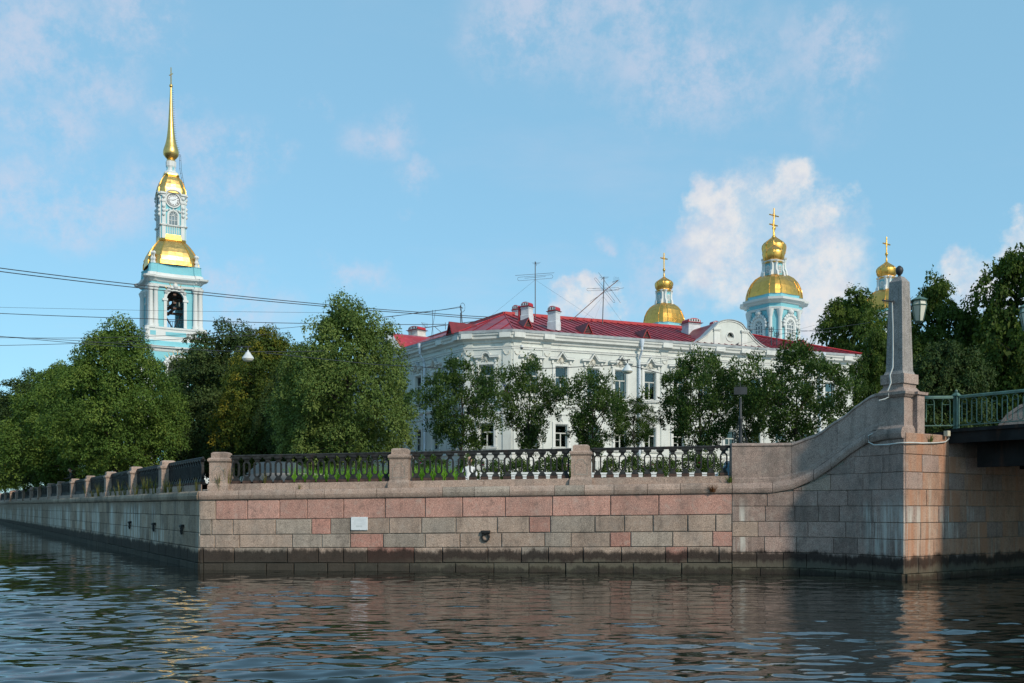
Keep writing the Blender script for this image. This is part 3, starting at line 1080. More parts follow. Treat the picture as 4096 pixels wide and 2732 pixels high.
# far parapet on the other side of the roadway: a rounded granite wing
fp = empty('granite_parapet', tuple(bp(0.2, BWD + 0.3, 3.4)), 'rounded pink granite parapet across the roadway seen through the railing', 'parapet')
M, _ = frame(at(3985, 1700, 30.5), at(4300, 1700, 29.0))
mb = MB(M)
prof = [(0, 3.2), (0, 3.95), (0.12, 4.25), (0.35, 4.55), (0.7, 4.78), (1.1, 4.88), (2.6, 4.9), (2.6, 3.2)]
mb.sheet(prof, 0, 0.45)
mb.build('wall_stone', G_PAR, fp)
MB(M).band(prof[1:-1], 0.09, -0.04, 0.49).build('coping', G_PAR, fp)

# ---- ground and water
GROUND = plain('ground_earth', (0.16, 0.15, 0.13), 0.95, var=0.3, scale=0.8, bump=0.4, bscale=6)
LAWN = plain('lawn', (0.03, 0.045, 0.014), 0.95, var=0.35, scale=2.5, bump=0.6, bscale=18)
PAVE = plain('pavement_slabs', (0.30, 0.28, 0.26), 0.9, var=0.18, scale=2.0, bump=0.2)
mb = MB()
front = [LEND + Vector((0.3, 0.15)), QA + Vector((0.25, 0.55)), QB + Vector((0.1, 0.5))] + [Vector((7.2, 26.5)), Vector((8.3, 26.5)), Vector((10.5, 27.2)), Vector((17.0, 31.4)), Vector((25, 36.6)), Vector((420, 300))]
zs = [2.5, 2.24, 2.42, 2.42, 2.45, 2.46, 2.46, 2.46, 2.46]
back = [Vector((-700, 900)), Vector((-350, 1400)), Vector((0, 1600)), Vector((300, 1600)), Vector((900, 1400)), Vector((900, 900)), Vector((600, 500))]
ring_ = [(p.x, p.y, z) for p, z in zip(front, zs)] + [(p.x, p.y, 2.46) for p in reversed(back)]
mid = [(-25, 70, 2.44), (10, 60, 2.46), (40, 90, 2.46)]
mb.add([(p[0], p[1], p[2]) for p in ring_], [tuple(range(len(ring_)))])
mb.build('ground', GROUND, None, kind='structure')
# pavement behind the railing, road, kerb, planted lawn strip
def strip(name, mat, wall, u0, u1, a, b, z, zf=None, n=6, kind='structure'):
    m_ = MB()
    for i in range(n):
        v0, v1 = u0 + (u1 - u0) * i / n, u0 + (u1 - u0) * (i + 1) / n
        m_.add([wall.pt(v0, z, -a), wall.pt(v1, z, -a), wall.pt(v1, z, -b), wall.pt(v0, z, -b)], [(0, 1, 2, 3)])
    return m_.build(name, mat, None, kind=kind)


strip('pavement', PAVE, wl, 0.2, L + 1.4, 0.45, 3.2, 2.464)
strip('lawn', LAWN, wl, -0.0, L + 3, 3.2, 14.0, 2.472)
strip('pavement', PAVE, ll, 10, LW - 4, 0.45, 3.5, 2.51)
strip('road', ASPH, ll, 10, LW - 8, 3.7, 11.5, 2.515)

# water surface: real wave relief near the camera, flat further off
WAT, t = newmat('canal_water')
pos = t.n('ShaderNodeNewGeometry').outputs['Position']
n1 = t.noise(t.mapping(pos, (0.8, 2.3, 1)), 2.1, 3, 0.5)
n2 = t.noise(t.mapping(pos, (1.6, 4.6, 1)), 2.6, 3, 0.5)
calm = t.noise(t.mapping(pos, (0.10, 0.22, 1)), 1.0, 2, 0.5)
hgt = t.math('ADD', n1, t.math('MULTIPLY', n2, 0.35))
bn = t.n('ShaderNodeBump', {'Height': hgt, 'Strength': t.math('ADD', 0.03, t.math('MULTIPLY', t.step(calm, 0.35, 0.65), 0.10)), 'Distance': 0.05})
p = t.n('ShaderNodeBsdfPrincipled', {'Base Color': (0.010, 0.012, 0.009), 'Roughness': 0.015, 'IOR': 1.52, 'Specular IOR Level': 0.5, 'Normal': bn.outputs[0]})
finish(t, p.outputs[0])
xs = np.concatenate([np.linspace(-330, -34, 40)[:-1], np.linspace(-34, -16, 110)[:-1], np.linspace(-16, 16, 640), np.linspace(16, 60, 40)[1:]])
ys = np.concatenate([np.linspace(-60, 5, 14)[:-1], np.linspace(5, 9, 30)[:-1], np.linspace(9, 21, 380)[:-1], np.linspace(21, 30, 130), np.linspace(30, 60, 130)[1:], np.linspace(60, 330, 60)[1:]])
X, Yg = np.meshgrid(xs, ys)
rs = np.random.RandomState(3)
H = np.zeros_like(X)
for k in range(64):
    lam = math.exp(rs.uniform(math.log(0.18), math.log(1.3)))
    th = rs.normal(0.05, 0.40)
    kx, ky = math.sin(th) * 2 * math.pi / lam, math.cos(th) * 2 * math.pi / lam
    A = 0.0022 * lam ** 1.0 * rs.uniform(0.5, 1.4)
    ph = rs.uniform(0, 6.28)
    s_ = np.sin(kx * X + ky * Yg + ph)
    H += A * s_
gust = 0.85 + 0.5 * np.sin(X * 0.33 + 1.3 + 0.8 * np.sin(Yg * 0.21)) * np.sin(Yg * 0.27 + 0.4 * np.sin(X * 0.4))
fade = np.clip((62 - Yg) / 25, 0, 1) * np.clip((Yg - 1) / 5, 0, 1) * np.clip((X + 60) / 26, 0, 1) * np.clip((32 - X) / 14, 0, 1)
H *= gust * fade * np.clip(1.8 - (Yg - 9.5) * (0.115 - 0.05 * np.clip((-X - 4) / 8, 0, 1)), 0.95, 1.95)
ny, nx = X.shape
me = bpy.data.meshes.new('water')
vv = np.stack([X, Yg, H], -1).reshape(-1, 3)
idx = np.arange(nx * ny).reshape(ny, nx)
q = np.stack([idx[:-1, :-1], idx[:-1, 1:], idx[1:, 1:], idx[1:, :-1]], -1).reshape(-1, 4)
me.vertices.add(len(vv)); me.vertices.foreach_set('co', vv.ravel())
me.loops.add(q.size); me.loops.foreach_set('vertex_index', q.ravel().astype(np.int32))
me.polygons.add(len(q)); me.polygons.foreach_set('loop_start', np.arange(0, q.size, 4, dtype=np.int32))
me.update(calc_edges=True)
me.shade_smooth()
me.materials.append(WAT)
link('water', me, None, kind='structure')

# ------------------------------------------------------------------ the corner house
PLASTER = plain('pale_plaster', (0.60, 0.615, 0.58), 0.85, var=0.07, scale=0.7, bump=0.08, dirt=((0.36, 0.36, 0.34), 0.40))
TRIM = plain('white_trim', (0.66, 0.66, 0.63), 0.8, var=0.07, scale=1.5, dirt=((0.36, 0.35, 0.32), 0.40))
ORNAMENT = plain('stucco_ornament', (0.60, 0.57, 0.50), 0.85, var=0.12, scale=8, bump=0.3, bscale=30)
GUTTER = plain('zinc_gutter', (0.36, 0.39, 0.41), 0.55, var=0.15, scale=3, dirt=((0.2, 0.2, 0.19), 0.4))
PIPE = plain('painted_pipe', (0.60, 0.66, 0.74), 0.5, var=0.06)
FRAMEW = plain('window_paint', (0.50, 0.50, 0.46), 0.6, var=0.1)
CURT = plain('curtain_cloth', (0.34, 0.35, 0.30), 0.9, var=0.2, scale=5)
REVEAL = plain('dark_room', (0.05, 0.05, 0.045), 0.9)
BRICKW = plain('flaking_plaster', (0.62, 0.60, 0.57), 0.9, var=0.1, scale=3, dirt=((0.42, 0.24, 0.15), 0.8))
CHIMW = plain('whitewash', (0.58, 0.61, 0.64), 0.85, var=0.1, scale=3, dirt=((0.30, 0.30, 0.30), 0.45))

GLASS, t = newmat('window_glass')
gl = t.n('ShaderNodeBsdfGlossy', {'Color': (0.75, 0.82, 0.85), 'Roughness': 0.02})
tr = t.n('ShaderNodeBsdfTransparent', {'Color': (0.62, 0.70, 0.68)})
fr = t.n('ShaderNodeFresnel', {'IOR': 1.5})
mx = t.n('ShaderNodeMixShader', {0: t.math('ADD', t.math('MULTIPLY', fr.outputs[0], 1.1), 0.03, clamp=True), 1: tr.outputs[0], 2: gl.outputs[0]})
finish(t, mx.outputs[0])

REDROOF, t = newmat('red_sheet_roof')
pos = t.n('ShaderNodeNewGeometry').outputs['Position']
rv = t.n('ShaderNodeObjectInfo').outputs['Random']
c = t.mix(t.step(t.noise(pos, 0.8, 5), 0.35, 0.7), (0.22, 0.020, 0.030), (0.36, 0.028, 0.038))
k = t.math('ADD', 0.78, t.math('MULTIPLY', rv, 0.44))
c = t.mix(1.0, c, t.n('ShaderNodeCombineColor', {0: k, 1: k, 2: k}).outputs[0], 'MULTIPLY')
wear = t.noise(t.mapping(pos, (1, 1, 2)), 1.7, 8, 0.72)
c = t.mix(t.math('MULTIPLY', t.step(wear, 0.57, 0.66), 0.6), c, (0.40, 0.21, 0.19))
p = t.n('ShaderNodeBsdfPrincipled', {'Base Color': c, 'Roughness': 0.42, 'Specular IOR Level': 0.45})
finish(t, p.outputs[0])
REDPAINT = plain('red_paint', (0.40, 0.022, 0.030), 0.5, var=0.15, scale=3, dirt=((0.22, 0.05, 0.04), 0.4))
REDDARK = plain('dark_red_paint', (0.16, 0.016, 0.024), 0.55, var=0.2)

H2 = Vector((0.0, 62.0))                       # chamfer corner on the right
H1 = Vector((-3.0, 62.85))                     # chamfer corner on the left
RD = Vector((25.0, 10.3)).normalized()
LD = Vector((-5.1, 7.6)).normalized()
RLEN, LLEN = 27.6, 30.0
HR = H2 + RD * RLEN
HL = H1 + LD * LLEN
Z0, ZE = 2.2, 12.62
house = empty('corner_house', (0, 66, 2.46), 'pale two storey corner house with white window surrounds and red sheet roof', 'house')
FR, _ = frame(H2, HR)
FC, CL = frame(H1, H2)
FL, _ = frame(HL, H1)


def dR(px):
    return px_on(px, H2, HR)


WW = 0.42                                       # half width of a window
win_R = [dR(p) for p in (2125, 2245, 2372, 2482, 2600)]
win_R += [12.0, 14.0, 16.05, 18.1, 20.2, 22.4, 24.5]
win_L = [LLEN - d for d in (1.35, 3.6, 6.0, 8.5, 10.6, 12.8, 15.2, 17.5, 20.0, 22.5)]
win_C = [CL * 0.47]
W2B, W2T, W1B, W1T = 8.86, 10.66, 5.58, 7.00


def holed(T, Lw, z0, z1, rects, y=0.0, deep=0.26, yb=0.6):
    mb = MB(T)
    us = sorted({0.0, Lw} | {r[0] for r in rects} | {r[1] for r in rects})
    zs_ = sorted({z0, z1} | {r[2] for r in rects} | {r[3] for r in rects})
    for a, b in zip(us, us[1:]):
        for c, d in zip(zs_, zs_[1:]):
            um, zm = (a + b) / 2, (c + d) / 2
            if any(r[0] < um < r[1] and r[2] < zm < r[3] for r in rects):
                continue
            mb.add([(a, y, c), (b, y, c), (b, y, d), (a, y, d)], [(0, 1, 2, 3)])
    for a, b, c, d in rects:
        mb.add([(a, y, c), (b, y, c), (b, y, d), (a, y, d), (a, y + deep, c), (b, y + deep, c), (b, y + deep, d), (a, y + deep, d)],
               [(0, 1, 5, 4), (1, 2, 6, 5), (2, 3, 7, 6), (3, 0, 4, 7)])
    return mb


for T, Lw, wins in ((FR, RLEN, win_R), (FC, CL, win_C), (FL, LLEN, win_L)):
    hw = WW if T is not FC else 0.46
    rects = []
    for u in wins:
        rects += [(u - hw, u + hw, W2B, W2T), (u - hw, u + hw, W1B, W1T)]
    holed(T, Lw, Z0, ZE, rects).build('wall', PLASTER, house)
# inner dark box so rooms read as rooms
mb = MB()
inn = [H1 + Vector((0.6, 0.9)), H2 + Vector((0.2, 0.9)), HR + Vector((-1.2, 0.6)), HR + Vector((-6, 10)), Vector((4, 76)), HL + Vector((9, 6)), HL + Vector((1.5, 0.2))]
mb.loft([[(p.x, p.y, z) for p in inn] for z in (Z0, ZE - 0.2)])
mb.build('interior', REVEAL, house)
# back walls
mb = MB()
bk = [HR, HR + Vector((-RD.y, RD.x)) * 12.2, Vector((3.2, 74.8)), HL + Vector((LD.y, -LD.x)) * 12.2, HL]
for a, b in zip(bk, bk[1:]):
    mb.add([(a.x, a.y, Z0), (b.x, b.y, Z0), (b.x, b.y, ZE), (a.x, a.y, ZE)], [(0, 1, 2, 3)])
mb.build('wall', PLASTER, house)

# window kit -------------------------------------------------------
def window_kit(h, tall, hw):
    fr_ = MB()
    d0, d1 = 0.13, 0.19
    fr_.box(-hw, -hw + 0.055, d0, d1, 0, h)
    fr_.box(hw - 0.055, hw, d0, d1, 0, h)
    fr_.box(-hw + 0.055, hw - 0.055, d0, d1, 0, 0.06)
    fr_.box(-hw + 0.055, hw - 0.055, d0, d1, h - 0.06, h)
    tz = h * 0.64
    fr_.box(-hw + 0.055, hw - 0.055, d0 - 0.02, d1, tz - 0.035, tz + 0.035)
    fr_.box(-0.035, 0.035, d0 - 0.01, d1, 0.06, tz - 0.035)
    if not tall:
        fr_.box(-hw + 0.055, -0.035, d0 + 0.01, d1, tz * 0.52, tz * 0.52 + 0.03)
    f = fr_.mesh('window', FRAMEW)
    panes = []
    for (a, b, c, d) in ((-hw + 0.055, -0.035, 0.06, tz - 0.035), (0.035, hw - 0.055, 0.06, tz - 0.035), (-hw + 0.055, hw - 0.055, tz + 0.035, h - 0.06)):
        q = MB()
        q.box(a, b, 0.155, 0.162, c, d)
        panes.append(q.mesh('pane', GLASS))
    cu_ = MB()
    n = 9
    for s in (-1, 1):
        w_ = hw * 0.42
        vs, fs = [], []
        for i in range(n + 1):
            x = s * (hw - 0.02 - w_ * i / n)
            y = 0.30 + 0.025 * math.sin(i * 2.4)
            vs += [(x, y, 0.0), (x * (0.9 + 0.1), y, h)]
        fs = [(2 * i, 2 * i + 2, 2 * i + 3, 2 * i + 1) for i in range(n)]
        cu_.add(vs, fs)
    cur = cu_.mesh('curtain', CURT)
    su = MB()
    su.box(-hw - 0.20, -hw - 0.055, -0.07, 0.0, -0.04, h + 0.18)
    su.box(hw + 0.055, hw + 0.20, -0.07, 0.0, -0.04, h + 0.18)
    su.box(-hw - 0.055, -hw, -0.04, 0.0, -0.04, h + 0.05)
    su.box(hw, hw + 0.055, -0.04, 0.0, -0.04, h + 0.05)
    su.box(-hw - 0.055, hw + 0.055, -0.06, 0.0, h + 0.05, h + 0.18)
    sur = su.mesh('surround', TRIM)
    si = MB()
    si.box(-hw - 0.26, hw + 0.26, -0.16, 0.0, -0.13, -0.04)
    si.box(-hw - 0.20, hw + 0.20, -0.10, 0.0, -0.20, -0.132)
    sil = si.mesh('sill', TRIM)
    st_ = MB()
    st_.box(-hw - 0.27, hw + 0.27, -0.175, 0.0, -0.04, -0.022)
    return f, panes, cur, sur, sil, st_.mesh('flashing', GUTTER)


def hood_mesh(kind, hw):
    mb = MB()
    e, a = hw + 0.44, hw * 0.62
    if kind == 'tri':
        pts = [(-e, 0.40), (-a - 0.05, 0.40), (0.0, 0.80), (a + 0.05, 0.40), (e, 0.40)]
    else:
        pts = [(-e, 0.40), (-a, 0.40)] + [(a * -math.cos(math.pi * i / 8), 0.44 + a * 0.85 * math.sin(math.pi * i / 8)) for i in range(0, 9)] + [(a, 0.40), (e, 0.40)]
    mb.band(pts, 0.11, -0.24, 0.0)
    mb.band([(x * 0.98, z - 0.09) for x, z in pts], 0.07, -0.13, 0.0)
    for s in (-1, 1):
        mb.box(s * (hw + 0.20) - 0.07, s * (hw + 0.20) + 0.07, -0.11, 0.0, 0.08, 0.31)
    m = mb.mesh('hood', TRIM)
    fl = MB()
    fl.band([(x, z + 0.064) for x, z in pts], 0.012, -0.255, 0.0)
    return m, fl.mesh('hood_flashing', GUTTER)


def cartouche():
    mb = MB()
    mb.loft([[(0.13 * k * math.cos(2 * math.pi * j / 10), -d, 0.34 + 0.17 * k * math.sin(2 * math.pi * j / 10)) for j in range(10)] for k, d in ((1.0, 0.0), (1.0, 0.05), (0.7, 0.10), (0.3, 0.115))])
    for s in (-1, 1):
        mb.tube([(s * 0.12, -0.03, 0.28), (s * 0.2, -0.04, 0.22), (s * 0.3, -0.03, 0.21), (s * 0.34, -0.02, 0.2)], 0.04, 5, r1=0.015)
        mb.tube([(s * 0.05, -0.04, 0.22), (s * 0.06, -0.05, 0.08), (s * 0.04, -0.04, 0.0)], 0.035, 5, r1=0.015)
    for i in range(7):
        a = math.pi * i / 6
        mb.lathe([(0.02, -0.02), (0.035, 0.0), (0.02, 0.03)], 6, TR(0.15 * math.cos(a), -0.06, 0.34 + 0.19 * math.sin(a)))
    return mb.mesh('cartouche', ORNAMENT, 50)


def keyorn():
    mb = MB()
    mb.loft([[(0.10 * k * math.cos(2 * math.pi * j / 8), -d, 0.30 + 0.15 * k * math.sin(2 * math.pi * j / 8)) for j in range(8)] for k, d in ((1.0, 0.0), (0.9, 0.06), (0.4, 0.10))])
    for s in (-1, 1):
        mb.tube([(s * 0.06, -0.04, 0.2), (s * 0.10, -0.05, 0.05), (s * 0.06, -0.04, -0.02)], 0.035, 5)
    return mb.mesh('keystone_ornament', TRIM, 50)


KIT2, KIT2C = window_kit(W2T - W2B, True, WW), window_kit(W2T - W2B, True, 0.46)
KIT1, KIT1C = window_kit(W1T - W1B, False, WW), window_kit(W1T - W1B, False, 0.46)
HOOD = {k: hood_mesh(k, WW) for k in ('tri', 'arc')}
CART, KEYO = cartouche(), keyorn()


def put_window(T, u, z, kit, curtain):
    M = T @ TR(u, 0, z)
    f = link('window', kit[0], house, M)
    for m_ in kit[1]:
        o = bpy.data.objects.new('pane', m_)
        col.objects.link(o)
        o.parent = f
    if curtain:
        o = bpy.data.objects.new('curtain', kit[2])
        col.objects.link(o)
        o.parent = f
    link('surround', kit[3], house, M)
    link('sill', kit[4], house, M)
    link('flashing', kit[5], house, M)
    return M


arc_R = {0, 5, 7, 6}
for i, u in enumerate(win_R):
    M = put_window(FR, u, W2B, KIT2, i % 3 != 1)
    h = HOOD['arc' if i in arc_R else 'tri']
    MH = FR @ TR(u, 0, W2T + 0.12)
    link('hood', h[0], house, MH); link('hood_flashing', h[1], house, MH); link('cartouche', CART, house, FR @ TR(u, 0, W2T + 0.06))
    put_window(FR, u, W1B, KIT1, i % 2 == 0)
    link('keystone_ornament', KEYO, house, FR @ TR(u, 0, W1T + 0.12))
for i, u in enumerate(win_L):
    put_window(FL, u, W2B, KIT2, i % 3 != 1)
    h = HOOD['arc' if i == 0 else 'tri']
    MH = FL @ TR(u, 0, W2T + 0.12)
    link('hood', h[0], house, MH); link('hood_flashing', h[1], house, MH); link('cartouche', CART, house, FL @ TR(u, 0, W2T + 0.06))
    put_window(FL, u, W1B, KIT1, i % 2 == 0)
    link('keystone_ornament', KEYO, house, FL @ TR(u, 0, W1T + 0.12))
u = win_C[0]
put_window(FC, u, W2B, KIT2C, True)
MH = FC @ TR(u, 0, W2T + 0.12)
link('hood', HOOD['arc'][0], house, MH); link('hood_flashing', HOOD['arc'][1], house, MH); link('cartouche', CART, house, FC @ TR(u, 0, W2T + 0.06))
put_window(FC, u, W1B, KIT1C, True)
link('keystone_ornament', KEYO, house, FC @ TR(u, 0, W1T + 0.12))

# cornice, courses, plinth
plan = [HL, H1, H2, HR]
sweep(MB(), plan, [(0.0, 12.02), (0.10, 12.05), (0.14, 12.17), (0.34, 12.27), (0.36, 12.40), (0.44, 12.48), (0.46, 12.60), (0.0, 12.62)]).build('cornice', TRIM, house)
sweep(MB(), plan, [(0.0, 11.62), (0.06, 11.64), (0.07, 11.72), (0.11, 11.76), (0.11, 11.81), (0.0, 11.83)]).build('architrave', TRIM, house)
sweep(MB(), plan, [(0.0, 8.02), (0.05, 8.03), (0.12, 8.12), (0.13, 8.20), (0.0, 8.26)]).build('string_course', TRIM, house)
sweep(MB(), plan, [(0.0, 7.62), (0.04, 7.63), (0.05, 7.70), (0.0, 7.72)]).build('string_course', TRIM, house)
sweep(MB(), plan, [(0.0, 2.3), (0.10, 2.3), (0.10, 5.05), (0.16, 5.10), (0.16, 5.18), (0.0, 5.25)]).build('plinth', TRIM, house)
sweep(MB(), plan, [(0.0, 12.60), (0.50, 12.60), (0.52, 12.76), (0.46, 12.77), (0.40, 12.64), (0.0, 12.66)]).build('gutter', GUTTER, house)
# pilasters with swags, plinth panels
swag = MB()
swag.band([(-0.17, 0.16), (-0.15, 0.05), (-0.08, -0.03), (0.0, -0.06), (0.08, -0.03), (0.15, 0.05), (0.17, 0.16)], 0.05, -0.11, -0.05)
SWAG = swag.mesh('swag', ORNAMENT)
pilm = MB()
pilm.box(-0.27, 0.27, -0.06, 0.0, 5.25, 7.62)
pilm.box(-0.27, 0.27, -0.06, 0.0, 8.26, 11.62)
pilm.box(-0.27, 0.27, -0.075, 0.0, 11.83, 12.03)
PIL = pilm.mesh('pilaster', PLASTER)
res = MB()
res.box(-0.36, 0.36, -0.50, -0.30, 12.29, 12.595)
RES = res.mesh('cornice_break', TRIM)
for T, us in ((FR, [0.34, dR(2187), dR(2657), 13.0, 15.0, 17.05, 19.1, 25.8, 27.2]), (FC, [0.30, CL - 0.32]), (FL, [LLEN - 0.34, LLEN - 2.45, LLEN - 9.6, LLEN - 13.7, LLEN - 19])):
    for u in us:
        link('pilaster', PIL, house, T @ TR(u, 0, 0))
        link('swag', SWAG, house, T @ TR(u, 0, 11.34))
        link('cornice_break', RES, house, T @ TR(u, 0, 0))
pp = MB()
pp.band([(-0.26, 3.95), (-0.26, 4.75), (0.26, 4.75), (0.26, 3.95)], 0.07, -0.14, -0.09, closed=True)
PP = pp.mesh('plinth_panel', PLASTER)
for T, Lw, st in ((FR, RLEN, 0.5), (FC, CL, 0.35), (FL, LLEN, 0.5)):
    u = st
    while u < Lw - 0.3:
        link('plinth_panel', PP, house, T @ TR(u, 0, 0))
        u += 0.72

# roof ------------------------------------------------------------
def inw(d, o):
    q = H2 + RD * d + Vector((-RD.y, RD.x)) * o
    return q


RP = 6.2
ZR = 15.0
KP = Vector((-0.55, 67.6))                       # apex over the corner
KP = H2 + RD * 2.0 + Vector((-RD.y, RD.x)) * RP
KQ = inw(21.0, RP)
nl_ = Vector((LD.y, -LD.x))
KL = H1 + LD * (LLEN - 6) + nl_ * RP
ev = 0.42


def P3(v, z):
    return Vector((v.x, v.y, z))


E1 = H1 + (-(nl_) * 0 + Vector((-0.35, -0.42)))
E2 = H2 + Vector((0.10, -0.50))
ER = HR + Vector((RD.y, -RD.x)) * ev + RD * ev
ELf = HL - nl_ * ev + LD * ev
ze = 12.70
# solid under-roof (one mesh), sheets lie on it
mb = MB()
backR = inw(RLEN, 12.4) + RD * ev
backC = Vector((3.2, 74.9))
backL = HL + nl_ * 12.4
for f in ([P3(E1, ze), P3(E2, ze), P3(KP, ZR)], [P3(E2, ze), P3(ER, ze), P3(KQ, ZR), P3(KP, ZR)], [P3(ELf, ze), P3(E1, ze), P3(KP, ZR), P3(KL, ZR)],
          [P3(ER, ze), P3(backR, ze), P3(KQ, ZR)], [P3(backR, ze), P3(backC, ze), P3(KP, ZR), P3(KQ, ZR)], [P3(backC, ze), P3(backL, ze), P3(KL, ZR), P3(KP, ZR)], [P3(backL, ze), P3(ELf, ze), P3(KL, ZR)]):
    mb.add(f, [tuple(range(len(f)))])
roof = mb.build('roof', REDROOF, house)


def sheets(A, B, C, D, n, inset0=0.0):
    """standing seam sheets between eaves A-B and ridge D-C (D above A)"""
    A, B, C, D = [Vector(v) for v in (A, B, C, D)]
    nrm = (B - A).cross(D - A).normalized()
    if nrm.z < 0:
        nrm = -nrm
    edir = (B - A).normalized()
    up = (D - A) - edir * (D - A).dot(edir)
    h = up.length
    up.normalize()
    Lb = (B - A).length
    d0, c0 = (D - A).dot(edir), (C - A).dot(edir)
    w_ = Lb / n
    for i in range(n):
        a, b = w_ * i + 0.012, w_ * (i + 1) - 0.012

        def top(x):
            if x < d0:
                return h * x / d0
            if x > c0:
                return h * (Lb - x) / max(1e-6, Lb - c0)
            return h
        xs_ = [a] + [x for x in (d0, c0) if a < x < b] + [b]
        poly = [A + edir * a, A + edir * b] + [A + edir * x + up * max(0.02, top(x) - 0.02) for x in reversed(xs_)]
        m_ = MB()
        k = len(poly)
        o0, o1 = nrm * 0.012, nrm * (0.028 + rnd.uniform(-0.006, 0.006))
        m_.add([p_ + o0 for p_ in poly] + [p_ + o1 for p_ in poly], [tuple(range(k, 2 * k))] + [(j, (j + 1) % k, k + (j + 1) % k, k + j) for j in range(k)])
        # raised seam on the right edge
        s0, s1 = A + edir * b, A + edir * b + up * max(0.02, top(b) - 0.02)
        e_ = edir * 0.012
        m_.loft([[s0 - e_, s0 + e_, s0 + e_ + nrm * 0.085, s0 - e_ + nrm * 0.085], [s1 - e_, s1 + e_, s1 + e_ + nrm * 0.085, s1 - e_ + nrm * 0.085]])
        m_.v = [v - Vector((0, 0, 0)) for v in m_.v]
        o = m_.build('roof_sheet', REDROOF, roof)


sheets(P3(E2, ze), P3(ER, ze), P3(KQ, ZR), P3(KP, ZR), 52)
sheets(P3(ELf, ze), P3(E1, ze), P3(KP, ZR), P3(KL, ZR), 50)
sheets(P3(E1, ze), P3(E2, ze), P3(KP, ZR), P3(KP, ZR), 4)
for a, b in ((KL, KP), (KP, KQ)):
    mb = MB()
    s = (b - a).normalized()
    q = Vector((-s.y, s.x)) * 0.10
    mb.loft([[P3(v - q, ZR + 0.0), P3(v + q, ZR + 0.0), P3(v + q, ZR + 0.2), P3(v - q, ZR + 0.2)] for v in (a, b)])
    mb.build('ridge_cap', REDPAINT, roof)
mb = MB()
mb.tube([P3(KQ, ZR + 0.08), P3(ER, ze + 0.08)], 0.07, 6)
mb.build('hip_cap', REDPAINT, roof)
mb = MB()
mb.tube([P3(KP, ZR + 0.06), P3(E2, ze + 0.06)], 0.035, 6)
mb.tube([P3(KP, ZR + 0.06), P3(E1, ze + 0.06)], 0.035, 6)
mb.build('hip_cap', REDPAINT, roof)


def on_plane(px, py, A, B, C):
    """where the sight line through a photo point meets the plane ABC"""
    A, B, C = Vector(A), Vector(B), Vector(C)
    n = (B - A).cross(C - A)
    o = Vector((0, 0, CAMZ))
    d = Vector(((px - CX) / FPX, 1, (HY - py) / FPX))
    k = (A - o).dot(n) / d.dot(n)
    return o + d * k


SR = (P3(E2, ze), P3(ER, ze), P3(KP, ZR))
SL = (P3(ELf, ze), P3(E1, ze), P3(KP, ZR))


def chimney(px, py, w_, h, yaw, label, mat=None, cap=True, plane=SR, dp=None, extra=0):
    p = on_plane(px, py, *plane)
    if dp:
        p = p + Vector(dp)
    t = empty('chimney', tuple(p), label, 'chimney', 'chimneys on the red roof')
    M = Matrix.Translation(p) @ RZ(yaw)
    mat = mat or CHIMW
    hb = h - 0.34
    mb = MB(M)
    wd = w_ * 0.9
    mb.frustum(w_ * 1.08, wd * 1.1, -0.5, w_ * 1.08, wd * 1.1, hb * 0.42)
    mb.frustum(w_ * 1.08, wd * 1.1, hb * 0.42, w_, wd, hb * 0.46)
    mb.frustum(w_, wd, hb * 0.46, w_, wd, hb - 0.10)
    mb.frustum(w_ * 1.08, wd * 1.1, hb - 0.10, w_ * 1.08, wd * 1.1, hb)
    mb.build('stack', mat, t)
    MB(M).frustum(w_ * 1.3, wd * 1.35, hb, w_ * 1.25, wd * 1.3, hb + 0.03).build('flange', REDDARK, t)
    hd = MB(M)
    a = w_ * 0.52
    prof = [(-a, hb + 0.03), (-a, hb + 0.17)] + [(a * -math.cos(math.pi * i / 8), hb + 0.17 + 0.17 * math.sin(math.pi * i / 8)) for i in range(1, 8)] + [(a, hb + 0.17), (a, hb + 0.03)]
    hd.sheet(prof, -wd * 0.5, wd * 0.5)
    hd.build('hood', REDPAINT, t)
    op = MB(M)
    nv = 3 + extra
    op.box(-a * 0.85, a * 0.85, -wd * 0.5 - 0.012, -wd * 0.5 - 0.002, hb + 0.09, hb + 0.27)
    op.build('vent_face', CHIMW, t)
    for i in range(nv):
        v = MB(M)
        x = -a * 0.6 + a * 1.2 * i / (nv - 1)
        v.box(x - a * 0.11, x + a * 0.11, -wd * 0.5 - 0.02, -wd * 0.5 - 0.013, hb + 0.11, hb + 0.25)
        v.build('vent', REVEAL, t)
    return t


yR = math.atan2(RD.y, RD.x)
yL = math.atan2(-LD.y, -LD.x)
chimney(2108, 1288, 0.60, 1.30, yR - 1.0, 'white chimney with red hood nearest the roof corner')
chimney(2216, 1320, 0.60, 1.50, yR - 1.0, 'tall white chimney with red hood left of the second antenna')
chimney(2765, 1338, 0.98, 1.10, yR, 'wide white chimney with red hood beside the curved gable', extra=1)
chimney(2068, 1268, 0.5, 0.95, yR - 1.0, 'small red hooded chimney half hidden behind the corner chimney', dp=(0, 0.8, 0.0))
chimney(2858, 1325, 0.55, 0.75, yR, 'small chimney peeping out behind the curved gable', dp=(0, 0, 0.0))
chimney(3192, 1402, 1.0, 0.75, yR, 'low red vented chimney at the right end of the roof', mat=REDPAINT, extra=2, dp=(0.3, 1.2, 0.15))
chimney(1668, 1358, 1.05, 1.05, yL + 0.3, 'chimney with flaking plaster on the left wing roof', mat=BRICKW, plane=SL)
chimney(1560, 1362, 0.9, 0.5, yL + 0.3, 'low dark vented chimney behind the left gable', plane=SL, dp=(0, 2.0, 0.2))
p = on_plane(2078, 1283, *SR)
vp = MB(Matrix.Translation(p))
